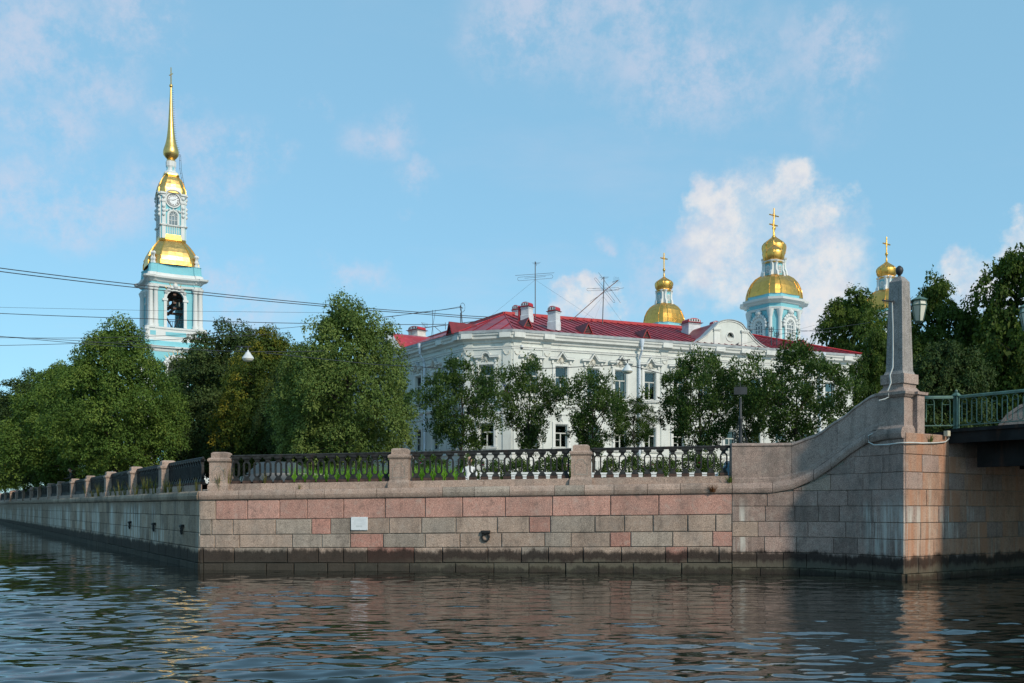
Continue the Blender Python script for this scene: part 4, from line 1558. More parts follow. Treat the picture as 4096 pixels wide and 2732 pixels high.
vp.lathe([(0.10, -0.3), (0.10, 0.86), (0.10, 0.87), (0.17, 0.88), (0.04, 1.0), (0.01, 1.01)], 10)
vp.build('vent_pipe', REDPAINT, None, smooth=40, label='thin red vent pipe with conical cap on the roof', cat='pipe')


def dormer(px, py, label, w_=0.62, h=0.62, plane=SR, yaw=yR, turn=0.5):
    p = on_plane(px, py, *plane)
    t = empty('roof_dormer', tuple(p), label, 'dormer', 'small triangular dormers on the red roof')
    M = Matrix.Translation(p) @ RZ(yaw)
    mb = MB(M)
    a = w_ / 2
    bk_ = (0, h * 2.6, h + 0.02)
    for s in (-1, 1):
        mb.add([(s * a, -0.05, -0.02), (0, -0.10, h), bk_, (s * a * 1.02, -0.02, -0.06), (s * (a + 0.02), -0.05, 0.03), (0, -0.10, h + 0.05), (0, h * 2.6, h + 0.06)],
               [(0, 1, 2), (4, 5, 6), (0, 1, 5, 4)])
    mb.build('dormer_roof', REDDARK, t)
    f = MB(M)
    f.band([(-a * 0.92, 0.04), (0, h - 0.04), (a * 0.92, 0.04)], 0.05, -0.085, -0.03, closed=True)
    f.build('dormer_frame', REDPAINT, t)
    v = MB(M)
    v.add([(-a * 0.85, 0.02, 0.05), (a * 0.85, 0.02, 0.05), (0, 0.02, h - 0.10)], [(0, 1, 2)])
    v.build('opening', REVEAL, t)
    for k in range(3):
        zk = 0.10 + k * 0.11
        xk = a * 0.8 * (1 - zk / h)
        MB(M).box(-xk, xk, -0.02, 0.0, zk, zk + 0.025).build('slat', REDDARK, t)
    return t


dormer(2112, 1312, 'small dark red dormer below the corner chimney')
dormer(2352, 1338, 'triangular dormer in the middle of the right roof slope', 0.72, 0.72)
dormer(2586, 1355, 'triangular dormer above the white downpipe')
dormer(3210, 1403, 'triangular slatted dormer near the right end of the roof', 0.8, 0.75)
dormer(1800, 1340, 'large red gabled dormer on the left roof slope', 0.8, 0.8, SL, yL, 0)

# attic gables
def gable(T, uc, label_part='attic_gable'):
    M = T @ TR(uc, 0.0, 12.64)
    out = [(-3.25, 0.0), (-3.25, 0.16), (-2.9, 0.22), (-2.45, 0.42), (-2.0, 0.72), (-1.62, 1.08), (-1.38, 1.28), (-1.18, 1.46)]
    arc = [(-1.18 + 0.0, 1.46)] + [(1.15 * -math.cos(math.pi * i / 12), 1.40 + 0.52 * math.sin(math.pi * i / 12)) for i in range(1, 12)]
    prof = out + arc[1:] + [(-x, z) for x, z in reversed(out)]
    g_ = MB(M)
    hx, hz, hr = 0.0, 0.78, 0.29
    # face with a round hole: ring of quads from the hole to the outline
    n = len(prof)
    angs = [math.atan2(z - hz, x - hx) for x, z in prof]
    hole = [(hx + hr * math.cos(a), hz + hr * math.sin(a)) for a in angs]
    for y in (-0.06, 0.30):
        vs = [(x, y, z) for x, z in prof] + [(x, y, z) for x, z in hole]
        g_.add(vs, [(i, (i + 1) % n, n + (i + 1) % n, n + i) for i in range(n)])
    g_.add([(x, -0.06, z) for x, z in prof] + [(x, 0.30, z) for x, z in prof], [(i, (i + 1) % n, n + (i + 1) % n, n + i) for i in range(n)])
    g_.add([(x, -0.06, z) for x, z in hole] + [(x, 0.30, z) for x, z in hole], [(i, (i + 1) % n, n + (i + 1) % n, n + i) for i in range(n)])
    gb = g_.build(label_part, PLASTER, house)
    MB(M).band(prof[1:-1], 0.05, -0.16, 0.55).build('gable_flashing', GUTTER, gb)
    MB(M).band([(x * 0.97, z - 0.09) for x, z in prof[2:-2]], 0.07, -0.11, -0.06).build('gable_moulding', TRIM, gb)
    for s in (-1, 1):
        m_ = MB(M)
        m_.box(s * 1.12 - 0.22, s * 1.12 + 0.22, -0.13, -0.06, 0.0, 1.10)
        m_.box(s * 1.12 - 0.27, s * 1.12 + 0.27, -0.19, -0.06, 1.10, 1.17)
        m_.box(s * 1.12 - 0.30, s * 1.12 + 0.30, -0.22, -0.06, 1.17, 1.26)
        m_.build('gable_pilaster', TRIM, gb)
    rg = MB(M)
    rg.band([(hr * 1.1 * math.cos(2 * math.pi * i / 24), hz + hr * 1.1 * math.sin(2 * math.pi * i / 24)) for i in range(24)], 0.09, -0.10, 0.02, closed=True)
    rg.build('round_surround', TRIM, gb)
    MB(M).sheet([(hr * math.cos(2 * math.pi * i / 20), hz + hr * math.sin(2 * math.pi * i / 20)) for i in range(20)], 0.14, 0.15).build('round_pane', GLASS, gb)
    MB(M).sheet([(hr * 1.3 * math.cos(2 * math.pi * i / 20), hz + hr * 1.3 * math.sin(2 * math.pi * i / 20)) for i in range(20)], 0.35, 0.36).build('attic_dark', REVEAL, gb)
    cr = MB(M)
    cr.box(-0.02, 0.02, 0.10, 0.138, hz - hr, hz + hr)
    cr.box(-hr, hr, 0.09, 0.136, hz - 0.02, hz + 0.02)
    cr.build('glazing_bar', FRAMEW, gb)
    rf2 = MB(M)
    k = [p_ for p_ in prof[1:-1]]
    rf2.loft([[(x, y, z - 0.03 - (0 if y < 1 else 0.0)) for x, z in k] for y in (0.30, 4.2)], cap=False)
    rf2.build('gable_roof', REDROOF, gb)


gable(FR, 16.05)
gable(FL, LLEN - 11.9)


def downpipe(T, u, label=None):
    mb = MB(T)
    y = -0.16
    mb.lathe([(0.16, 12.70), (0.16, 12.60), (0.10, 12.25), (0.085, 12.2)], 10, TR(u, -0.50, 0))
    mb.tube([(u, -0.50, 12.25), (u, -0.50, 12.02), (u - 0.0, -0.44, 11.9), (u, -0.2, 11.55), (u, y, 11.4), (u, y, 2.6)], 0.075, 10)
    for z in (10.2, 8.6, 7.0, 5.4):
        mb.lathe([(0.085, z), (0.085, z + 0.08)], 10, TR(u, y, 0))
    mb.build('downpipe', PIPE, house, smooth=40)


downpipe(FR, dR(2553))
downpipe(FR, dR(3275))
downpipe(FL, LLEN - 6.1 + 1.2)

# security camera, flag, pigeon
p = FR @ Vector((dR(2085), -0.12, 11.72))
cm = empty('security_camera', tuple(p), 'small white dome camera under the cornice near the house corner', 'camera')
MB(Matrix.Translation(p)).lathe([(0.05, 0.16), (0.09, 0.15), (0.09, 0.02), (0.08, 0.0)], 10).build('housing', WHITEPLATE, cm)
MB(Matrix.Translation(p)).lathe([(0.075, 0.0), (0.07, -0.05), (0.03, -0.09), (0.005, -0.095)], 10).build('dome', DARKMETAL, cm, smooth=50)
FLW = plain('flag_white', (0.75, 0.75, 0.75), 0.8)
FLB = plain('flag_blue', (0.05, 0.11, 0.42), 0.8)
FLR = plain('flag_red', (0.5, 0.03, 0.04), 0.8)
fb = FC @ Vector((CL - 0.25, -0.15, 8.5))
fl = empty('flag', tuple(fb), 'white blue and red flag hanging from a pole at the house corner', 'flag')
d_ = (FC.to_3x3() @ Vector((-0.1, -0.55, 0.83))).normalized()
MB().tube([fb, fb + d_ * 1.6], 0.018, 6).build('pole', DARKMETAL, fl)
tip = fb + d_ * 1.55
fx = FC.to_3x3() @ Vector((1, 0, 0))
for k, m_ in enumerate((FLW, FLB, FLR)):
    q = MB()
    rows_ = []
    for i in range(9):
        s_ = i / 8
        pp_ = tip - d_ * (0.9 * k / 3)
        pa = pp_ + fx * (0.50 * s_) + Vector((0, 0, -0.75 * s_ - 0.05 * math.sin(s_ * 9)))
        pb = pa - d_ * 0.28
        wv = FC.to_3x3() @ Vector((0, 0.06 * math.sin(s_ * 10 + k), 0))
        rows_ += [pa + wv, pb + wv]
    q.add(rows_, [(2 * i, 2 * i + 2, 2 * i + 3, 2 * i + 1) for i in range(8)])
    q.build('stripe', m_, fl)
PIGM = plain('pigeon_feathers', (0.05, 0.052, 0.06), 0.7, var=0.4, scale=30)


def pigeon(p, yaw, label):
    M = Matrix.Translation(p) @ RZ(yaw)
    mb = MB(M)
    sect = [(-0.17, 0.012, 0.045), (-0.10, 0.03, 0.065), (-0.04, 0.055, 0.085), (0.03, 0.062, 0.10), (0.08, 0.05, 0.125), (0.105, 0.034, 0.16), (0.12, 0.03, 0.185), (0.14, 0.027, 0.20), (0.165, 0.012, 0.198), (0.185, 0.004, 0.19)]
    mb.loft([[(x, r * math.cos(2 * math.pi * j / 8), z + r * math.sin(2 * math.pi * j / 8)) for j in range(8)] for x, r, z in sect])
    for s in (-1, 1):
        mb.tube([(0.0, s * 0.025, 0.06), (0.005, s * 0.025, 0.0), (0.03, s * 0.03, 0.0)], 0.006, 4)
    mb.build('pigeon', PIGM, None, smooth=60, label=label, cat='pigeon')


pigeon(FR @ Vector((16.35, -0.42, 12.77)), 0.5, 'dark pigeon sitting on the cornice below the curved gable')

# roof aerials
AER = plain('aerial_metal', (0.12, 0.12, 0.125), 0.5, 0.6)
AERR = plain('rusty_pole', (0.16, 0.075, 0.05), 0.8, var=0.3)


def loopy(mb, c, d, half, gap, r=0.010):
    d = Vector(d).normalized()
    up = Vector((0, 0, 1)) if abs(d.z) < 0.9 else Vector((1, 0, 0))
    s = (up - d * up.dot(d)).normalized() * gap
    pts = []
    for i in range(7):
        a = -math.pi / 2 + math.pi * i / 6
        pts.append(c + d * (half + gap * math.cos(a)) + s * math.sin(a))
    for i in range(7):
        a = math.pi / 2 + math.pi * i / 6
        pts.append(c + d * (-half + gap * math.cos(a)) + s * math.sin(a))
    pts.append(pts[0])
    mb.tube(pts, r, 4)


pb_ = on_plane(2141, 1276, *SR)
Ya = pb_.y
a1 = empty('roof_aerial', tuple(pb_), 'tall straight aerial mast with level dipoles beside the corner chimney', 'aerial', 'aerials on the red roof')
MB().tube([pb_, Vector((pb_.x, pb_.y, zz(1046, Ya)))], 0.035, 6).build('mast', AER, a1)
mb = MB()
mb.tube([at(2061, 1102, Ya - 0.3), at(2217, 1091, Ya + 0.3)], 0.012, 4)
c_ = at(2141, 1111, Ya)
dx = at(2205, 1105, Ya + 0.2) - at(2077, 1115, Ya - 0.2)
loopy(mb, c_, dx, dx.length / 2, 0.12)
mb.tube([at(2098, 1113, Ya), at(2182, 1106, Ya)], 0.010, 4)
mb.tube([at(2141, 1094, Ya), at(2141, 1118, Ya - 0.2)], 0.016, 4)
mb.build('dipole', AER, a1)
mb = MB()
mb.tube([at(2143, 1049, Ya), at(2146, 1063, Ya - 0.5)], 0.012, 4)
for k in range(4):
    mb.tube([at(2127 + k * 3, 1051 + k * 2, Ya - 0.1 * k), at(2163 - k * 3, 1050 + k * 2, Ya - 0.1 * k)], 0.005, 4)
mb.build('small_yagi', AER, a1)
mb = MB()
mb.tube([at(2140, 1120, Ya), on_plane(1966, 1262, *SR) + Vector((0, 0, 0.0))], 0.006, 4)
mb.tube([at(2142, 1120, Ya), at(2400, 1290, Ya + 5)], 0.006, 4)
mb.build('guy_wire', AER, a1)
pb_ = on_plane(2410, 1299, *SR)
Ya = pb_.y
a2 = empty('roof_aerial', tuple(pb_), 'leaning cluster of crossed aerials on a mast over the red roof', 'aerial', 'aerials on the red roof')
MB().tube([pb_, at(2416, 1107, Ya)], 0.035, 6).build('mast', AER, a2)
MB().tube([on_plane(2279, 1287, *SR), at(2420, 1162, Ya - 0.1), at(2473, 1121, Ya)], 0.03, 6).build('leaning_pole', AERR, a2)
mb = MB()
c_ = at(2412, 1157, Ya)
dx = at(2472, 1156, Ya) - at(2352, 1159, Ya)
loopy(mb, c_, dx, dx.length / 2, 0.085)
dd = at(2456, 1206, Ya) - at(2382, 1115, Ya)
loopy(mb, at(2419, 1161, Ya - 0.1), dd, dd.length / 2, 0.07)
mb.tube([at(2394, 1090, Ya), at(2482, 1211, Ya)], 0.011, 4)
mb.tube([at(2360, 1206, Ya), at(2420, 1168, Ya), at(2496, 1151, Ya)], 0.011, 4)
mb.tube([at(2370, 1155, Ya), at(2450, 1159, Ya)], 0.009, 4)
mb.build('dipole', AER, a2)
mb = MB()
mb.tube([at(2474, 1120, Ya), at(2448, 1129, Ya)], 0.014, 4)
for k in range(6):
    x = 2450 + k * 4.5
    mb.tube([at(x + 6 - k, 1106 + 0.5 * k, Ya), at(x + 4 + k, 1136 - k * 0.3, Ya)], 0.005, 4)
mb.tube([at(2416, 1108, Ya), at(2405, 1119, Ya)], 0.014, 4)
for k in range(4):
    mb.tube([at(2398 + k * 3, 1109 + k * 2, Ya), at(2436 - k * 2, 1107 + k * 2, Ya)], 0.005, 4)
mb.build('small_yagi', AER, a2)
mb = MB()
for q in ((2320, 1280), (2370, 1290), (2505, 1300)):
    mb.tube([at(2413, 1185, Ya), on_plane(q[0], q[1] + 10, *SR)], 0.006, 4)
mb.build('guy_wire', AER, a2)
pb_ = on_plane(1850, 1312, *SL)
Ya = pb_.y
a3 = empty('roof_aerial', tuple(pb_), 'dark wire pole with a ring of cables on the left roof slope', 'aerial', 'aerials on the red roof')
MB().tube([pb_, at(1843, 1222, Ya)], 0.04, 6).build('mast', DARKMETAL, a3)
mb = MB()
mb.tube([on_plane(1842, 1316, *SL), at(1842, 1252, Ya)], 0.03, 5)
mb.tube([at(1838, 1227, Ya), at(1852, 1233, Ya)], 0.03, 5)
for k in range(2):
    mb.tube([at(1850 + 10 * math.cos(i * 0.6), 1230 + (17 + 3 * k) * math.sin(i * 0.6), Ya + 0.1 * k) for i in range(12)], 0.008, 4)
mb.build('cable_ring', DARKMETAL, a3)
pb_ = on_plane(1732, 1355, *SL)
Ya = pb_.y - 2
a4 = empty('roof_aerial', tuple(pb_), 'thin aerial lying across the left roof slope with many rods', 'aerial', 'aerials on the red roof')
mb = MB()
mb.tube([at(1698, 1311, Ya), at(1905, 1285, Ya)], 0.028, 5)
mb.tube([at(1738, 1306, Ya), at(1768, 1332, Ya)], 0.02, 5)
mb.build('boom', AER, a4)
mb = MB()
mb.tube([pb_, at(1730, 1240, Ya)], 0.016, 5)
mb.tube([on_plane(1722, 1360, *SL), at(1742, 1240, Ya)], 0.012, 5)
mb.tube([at(1685, 1290, Ya), at(1706, 1311, Ya)], 0.014, 5)
mb.tube([at(1782, 1290, Ya), at(1782, 1318, Ya)], 0.02, 5)
for k in range(6):
    x = 1690 + k * 4
    mb.tube([at(x, 1288 + k, Ya), at(x, 1310, Ya)], 0.006, 4)
mb.build('rod', AER, a4)
pb_ = on_plane(3105, 1380, *SR)
Ya = pb_.y
a5 = empty('roof_aerial', tuple(pb_), 'dark insulator poles with tangled cables right of the curved gable', 'aerial', 'aerials on the red roof')
for (x, y0) in ((3085, 1308), (3107, 1327)):
    mb = MB()
    mb.tube([on_plane(x, 1385, *SR), at(x, y0, Ya)], 0.04, 5)
    for k in range(2):
        mb.tube([at(x - 9, y0 + 8 + 10 * k, Ya), at(x + 9, y0 + 7 + 10 * k, Ya)], 0.022, 4)
        for s in (-8, 8):
            mb.tube([at(x + s, y0 + 7 + 10 * k, Ya), at(x + s, y0 - 1 + 10 * k, Ya)], 0.028, 5)
    mb.build('insulator_pole', DARKMETAL, a5)
mb = MB()
for k in range(5):
    mb.tube([at(3085 + k * 2, 1315 + 4 * k, Ya), at(3068 - 5 * k, 1335 + k * 8, Ya), at(3086 + k, 1370, Ya), at(3112, 1340 + k * 5, Ya)], 0.008, 4)
mb.build('cable', DARKMETAL, a5)

# ------------------------------------------------------------------ bell tower and cathedral
BLUE = plain('turquoise_plaster', (0.20, 0.50, 0.57), 0.8, var=0.05, scale=0.5, dirt=((0.30, 0.50, 0.54), 0.3))
WHT = plain('white_stucco', (0.63, 0.64, 0.63), 0.8, var=0.04, scale=0.6, dirt=((0.5, 0.5, 0.5), 0.2))
GILT = plain('gilded_spikes', (0.60, 0.38, 0.12), 0.4, 0.8)
BRONZE = plain('bell_bronze', (0.07, 0.08, 0.075), 0.45, 0.8)
BEAM = plain('brown_beam', (0.14, 0.08, 0.06), 0.8)
SMALLGLASS = plain('far_window_glass', (0.16, 0.20, 0.22), 0.08, var=0.3, scale=0.9, spec=0.8)


def gold_mat(name, c, rough):
    m, t = newmat(name)
    pos = t.n('ShaderNodeNewGeometry').outputs['Position']
    n1 = t.noise(pos, 2.2, 4)
    n2 = t.noise(t.mapping(pos, (1, 1, 1.6)), 0.9, 3)
    colr = t.mix(t.step(n1, 0.35, 0.7), tuple(x * 0.86 for x in c), c)
    bn = t.n('ShaderNodeBump', {'Height': n2, 'Strength': 0.25, 'Distance': 0.15})
    p = t.n('ShaderNodeBsdfPrincipled', {'Base Color': colr, 'Metallic': 1.0, 'Roughness': t.math('ADD', rough, t.math('MULTIPLY', n1, 0.12)), 'Normal': bn.outputs[0]})
    finish(t, p.outputs[0])
    return m


GOLD = gold_mat('gilding', (0.82, 0.53, 0.18), 0.33)
GOLD2 = gold_mat('old_gilding', (0.80, 0.45, 0.11), 0.33)
GOLDR = gold_mat('gilded_rib', (0.85, 0.50, 0.12), 0.30)


def section(hw, conc=0.07, pier=0.18):
    """tower plan: four slightly hollow faces, projecting corner piers"""
    pts = []
    side = [(-1.06, 1.0), (-0.74, 1.05), (-0.72, 1.0 - 0.0), (-0.48, 1 - conc * 0.55), (-0.24, 1 - conc * 0.9), (0, 1 - conc), (0.24, 1 - conc * 0.9), (0.48, 1 - conc * 0.55), (0.72, 1.0), (0.74, 1.05), (1.06, 1.0)]
    for k in range(4):
        c, s = math.cos(k * math.pi / 2), math.sin(k * math.pi / 2)
        for x, d in side:
            X_, Y_ = x, -d
            if abs(x) > 1.0:
                X_ = x * 0.93
                Y_ = -1.05
            pts.append(((X_ * c - Y_ * s) * hw, (X_ * s + Y_ * c) * hw))
    return pts


def octo(r, flat=0.62, rot=0.0):
    """octagon with four wide and four narrow faces"""
    a = flat
    pts = [(-a, -1), (a, -1), (1, -a), (1, a), (a, 1), (-a, 1), (-1, a), (-1, -a)]
    return [(x * r, y * r) for x, y in pts]


def slab(mb, sec, levels, M=None):
    base = sec(1.0)
    mb.loft([[(x * r, y * r, z) for x, y in base] for r, z in levels], True, M)
    return mb


def dome_parts(t, M, prof, mat, flat=0.62, rib=0.07, seg=4):
    """faceted dome: every gore a part made of small sheets, a rib on every edge"""
    base = octo(1.0, flat)
    n = 8
    for k in range(n):
        a, b = base[k], base[(k + 1) % n]
        g_ = MB(M)
        m_ = seg if k % 2 == 0 else 2
        for (r0, z0), (r1, z1) in zip(prof, prof[1:]):
            for j in range(m_):
                f0, f1 = j / m_, (j + 1) / m_

                def pt(f, r, z):
                    bx, by = a[0] + (b[0] - a[0]) * f, a[1] + (b[1] - a[1]) * f
                    q = 1 + 0.045 * math.sin(math.pi * f)
                    return (bx * r * q + rnd.uniform(-1, 1) * 0.012, by * r * q + rnd.uniform(-1, 1) * 0.012, z + rnd.uniform(-1, 1) * 0.012)
                g_.add([pt(f0, r0, z0), pt(f1, r0, z0), pt(f1, r1, z1), pt(f0, r1, z1)], [(0, 1, 2, 3)])
        g_.build('dome_gore', mat, t)
        MB(M).tube([(a[0] * r * 1.01, a[1] * r * 1.01, z) for r, z in prof], rib, 5).build('dome_rib', GOLDR, t, smooth=60)


def arc_window(mbf, mbg, hw, z0, zs, M, y, bar=0.05):
    """frame and glass for an arched window"""
    A = mbf.arch(hw, z0, zs, 0, 10)
    mbf.band(A, bar * 1.6, y - 0.06, y + 0.04, M, closed=True)
    for x in (-hw / 3, hw / 3):
        mbf.box(x - bar / 2, x + bar / 2, y - 0.04, y + 0.02, z0, zs, M)
    nz_ = max(2, int((zs - z0) / (hw * 0.75)))
    for i in range(1, nz_ + 1):
        zq = z0 + (zs - z0) * i / nz_
        mbf.box(-hw, hw, y - 0.045, y + 0.025, zq - bar / 2, zq + bar / 2, M)
    for a in (45, 90, 135):
        c, s = math.cos(R(a)), math.sin(R(a))
        mbf.band([(0, zs), (hw * c, zs + hw * s)], bar, y - 0.04, y + 0.02, M)
    mbg.sheet([(x, z) for x, z in A], y + 0.03, y + 0.05, M)


TY = 150.0
TX = gx(684, TY)
tw = empty('bell_tower', (TX, TY, 2.3), 'tall turquoise and white bell tower with gilded spire and clock', 'bell tower')
yawT = R(29.5)
TM = Matrix.Translation((TX, TY, 0)) @ RZ(yawT)


def zt(py):
    return zz(py, TY - 3.4 if py > 940 else TY - 1.6 if py > 650 else TY)


def tpart(name, mat, levels, sec=section, smooth=None):
    mb = MB(TM)
    slab(mb, sec, levels)
    return mb.build(name, mat, tw, smooth)


SQ = lambda r: section(r)
HB = 3.38
# lowest tiers
tpart('lower_wall', BLUE, [(4.6, 2.2), (4.6, zt(1440))])
for k in range(4):
    for s in (-1, 1):
        for d in (0.80, 1.0):
            M = TM @ RZ(k * math.pi / 2) @ TR(s * d * 4.45, -4.98, 0)
            MB(M).lathe([(0.62, 2.4), (0.62, 3.2), (0.48, 3.4), (0.46, 9), (0.40, zt(1450) - 0.9), (0.55, zt(1450) - 0.5), (0.6, zt(1450))], 12).build('column', WHT, tw, smooth=40)
    MB(TM @ RZ(k * math.pi / 2)).sheet(MB().arch(1.35, 4, zt(1480), 0, 10), -4.70, -4.3).build('doorway', REVEAL, tw)
    fr_ = MB(TM @ RZ(k * math.pi / 2))
    fr_.band(fr_.arch(1.55, zt(1700), zt(1480), 0, 12), 0.42, -4.86, -4.4)
    fr_.build('arch_surround', WHT, tw)
    sc_ = MB(TM @ RZ(k * math.pi / 2))
    for i in range(9):
        a = math.pi * (0.15 + 0.7 * i / 8)
        sc_.lathe([(0.05, -0.35), (0.34, -0.2), (0.40, 0.05), (0.28, 0.3), (0.05, 0.38)], 8, TR(1.9 * math.cos(a), -4.75, zt(1480) + 1.9 * math.sin(a) - 0.1))
    sc_.build('cloud_ornament', WHT, tw, smooth=60)
    for i in range(7):
        a = R(45 + 15 * i)
        MB(TM @ RZ(k * math.pi / 2)).tube([(2.0 * math.cos(a), -4.8, zt(1480) + 2.0 * math.sin(a)), (2.75 * math.cos(a), -4.9, zt(1480) + 2.75 * math.sin(a))], 0.09, 5, r1=0.01).build('gilt_ray', GILT, tw)
tpart('lower_entablature', BLUE, [(4.62, zt(1440)), (4.62, zt(1412))])
tpart('cornice', WHT, [(4.55, zt(1415)), (4.75, zt(1410)), (4.85, zt(1402)), (5.15, zt(1398)), (5.2, zt(1391)), (4.7, zt(1389))])
tpart('attic', BLUE, [(4.55, zt(1389)), (4.5, zt(1371)), (4.45, zt(1369))])
tpart('belfry_pedestal', WHT, [(4.15, zt(1372)), (4.15, zt(1358)), (4.0, zt(1354)), (4.0, zt(1322)), (4.15, zt(1318)), (4.15, zt(1312)), (3.7, zt(1311))])
for k in range(4):
    m_ = MB(TM @ RZ(k * math.pi / 2))
    m_.box(-1.75, 1.75, -3.80, -3.66, zt(1346), zt(1330))
    m_.build('blue_panel', BLUE, tw)
    for s in (-1, 1):
        m_ = MB(TM @ RZ(k * math.pi / 2))
        m_.box(s * 3.3 - 0.4, s * 3.3 + 0.4, -4.235, -4.1, zt(1347), zt(1330))
        m_.build('blue_panel', BLUE, tw)
# belfry: four walls with open arches between corner piers
zb0, zb1 = zt(1311), zt(1148)
for k in range(4):
    M = RZ(k * math.pi / 2)
    m_ = MB(TM @ M)
    m_.archwall(HB * 1.50, zb0, zb1, 1.22, zb0 + 0.1, zt(1194), -HB * 0.95, -HB * 0.78)
    m_.build('belfry_wall', BLUE, tw)
    m_ = MB(TM @ M)
    m_.band(m_.arch(1.22, zb0 + 0.1, zt(1194), 0.2, 14), 0.42, -HB * 0.95 - 0.16, -HB * 0.93)
    for s in (-1, 1):
        m_.box(s * 1.46 - 0.38, s * 1.46 + 0.38, -HB * 0.95 - 0.25, -HB * 0.93, zt(1203), zt(1194))
    m_.build('arch_surround', WHT, tw)
    sc_ = MB(TM @ M)
    for i in range(7):
        a = math.pi * (0.2 + 0.6 * i / 6)
        sc_.lathe([(0.05, -0.28), (0.26, -0.16), (0.32, 0.05), (0.2, 0.25), (0.05, 0.3)], 8, TR(1.62 * math.cos(a), -HB * 0.95 - 0.12, zt(1194) + 1.62 * math.sin(a)))
    sc_.lathe([(0.05, -0.35), (0.36, -0.2), (0.40, 0.1), (0.25, 0.4), (0.05, 0.46)], 8, TR(0, -HB * 0.95 - 0.15, zt(1194) + 1.85))
    sc_.build('angel_ornament', WHT, tw, smooth=60)
    for i in range(5):
        a = R(50 + 20 * i)
        MB(TM @ M).tube([(1.85 * math.cos(a), -HB * 0.95 - 0.15, zt(1194) + 1.85 * math.sin(a)), (2.5 * math.cos(a), -HB * 0.95 - 0.2, zt(1194) + 2.5 * math.sin(a))], 0.08, 5, r1=0.01).build('gilt_ray', GILT, tw)
    for s in (-1, 1):
        m_ = MB(TM @ M)
        m_.box(s * 0.86 * HB - 0.48, s * 0.86 * HB + 0.48, -HB * 1.0, -HB * 0.74, zb0, zb1)
        m_.build('corner_pier', BLUE, tw)
        for d in (0.83, 1.04):
            MB(TM @ M @ TR(s * d * HB, -HB * 1.05, 0)).lathe([(0.44, zb0), (0.44, zb0 + 0.35), (0.36, zb0 + 0.5), (0.355, zb0 + 2.5), (0.31, zb1 - 0.75), (0.33, zb1 - 0.7), (0.36, zb1 - 0.55), (0.50, zb1 - 0.15), (0.50, zb1)], 12).build('column', WHT, tw, smooth=40)
tpart('belfry_floor', REVEAL, [(HB * 0.8, zb0 - 0.2), (HB * 0.8, zb0 + 0.05)])
tpart('belfry_ceiling', BEAM, [(HB * 0.9, zb1 - 0.4), (HB * 0.9, zb1)])
for zq in (1185, 1218, 1240):
    MB(TM).box(-2.9, 2.9, -0.25, 0.25, zt(zq), zt(zq) + 0.30).build('bell_beam', BEAM, tw)
    MB(TM).box(-0.2, 0.2, -2.9, 2.9, zt(zq) + 0.31, zt(zq) + 0.55).build('bell_beam', BEAM, tw)
m_ = MB(TM)
for i in range(9):
    m_.tube([(-1.2 + 0.3 * i, -2.7, zb0), (-1.2 + 0.3 * i, -2.7, zb0 + 1.1)], 0.03, 4)
m_.tube([(-1.3, -2.7, zb0 + 1.1), (1.3, -2.7, zb0 + 1.1)], 0.04, 4)
m_.tube([(-1.2, -1.5, zb0 + 2.2), (0.1, -1.6, zb0)], 0.10, 4)
m_.tube([(1.2, -1.5, zb0 + 2.5), (0.0, -1.6, zb0)], 0.10, 4)
m_.build('belfry_railing', DARKMETAL, tw)
for i, (x, r, lab) in enumerate(((-0.85, 0.34, 'small dark bell hanging in the left of the belfry arch'), (0.0, 0.42, 'dark bell hanging in the middle of the belfry arch'), (0.8, 0.36, 'small dark bell hanging in the right of the belfry arch'))):
    M = TM @ TR(x, -1.9, zt(1216))
    MB(M).lathe([(r, 0), (r * 0.92, 0.08), (r * 0.7, 0.3), (r * 0.6, 0.6), (r * 0.45, 0.75), (0.08, 0.8), (0.05, 1.0)], 12).build('bell', BRONZE, None, smooth=40, label=lab, cat='bell', group='bells in the bell tower')
tpart('frieze', BLUE, [(HB * 1.02, zb1), (HB * 1.02, zt(1130))])
tpart('architrave', WHT, [(HB * 1.06, zb1 - 0.02), (HB * 1.08, zb1 + 0.28), (HB * 1.0, zb1 + 0.3)])
tpart('cornice', WHT, [(HB * 1.04, zt(1132)), (HB * 1.10, zt(1128)), (HB * 1.14, zt(1122)), (HB * 1.28, zt(1117)), (HB * 1.30, zt(1110)), (HB * 1.12, zt(1107))])
tpart('attic_base', WHT, [(HB * 1.12, zt(1107)), (HB * 1.10, zt(1096)), (HB * 1.06, zt(1094))])
tpart('attic', BLUE, [(HB * 1.06, zt(1094)), (HB * 1.03, zt(1062)), (HB * 1.05, zt(1060)), (HB * 1.0, zt(1058))])
URN = MB().lathe([(0.30, 0), (0.30, 0.5), (0.14, 0.6), (0.28, 0.85), (0.30, 1.1), (0.12, 1.35), (0.12, 1.75), (0.30, 1.9), (0.34, 2.1), (0.2, 2.3), (0.02, 2.4)], 10).mesh('urn', WHT, 50)
for k in range(4):
    for s in (-1, 1):
        link('urn', URN, tw, TM @ RZ(k * math.pi / 2) @ TR(s * HB * 0.88, -HB * 0.95, zt(1060)) @ Matrix.Scale(0.80, 4))
        link('urn', URN, tw, TM @ RZ(k * math.pi / 2) @ TR(s * 4.05, -4.2, zt(1369)) @ Matrix.Scale(0.80, 4))
dome_parts(tw, TM, [(3.56, zt(1058)), (3.55, zt(1040)), (3.42, zt(1022)), (3.18, zt(1004)), (2.84, zt(986)), (2.45, zt(970)), (2.08, zt(957)), (1.82, zt(950))], GOLD, 0.60, 0.10)
tpart('gold_ring', GOLDR, [(1.85, zt(952)), (1.95, zt(948)), (1.95, zt(942)), (1.75, zt(938))], lambda r: octo(r, 0.6))
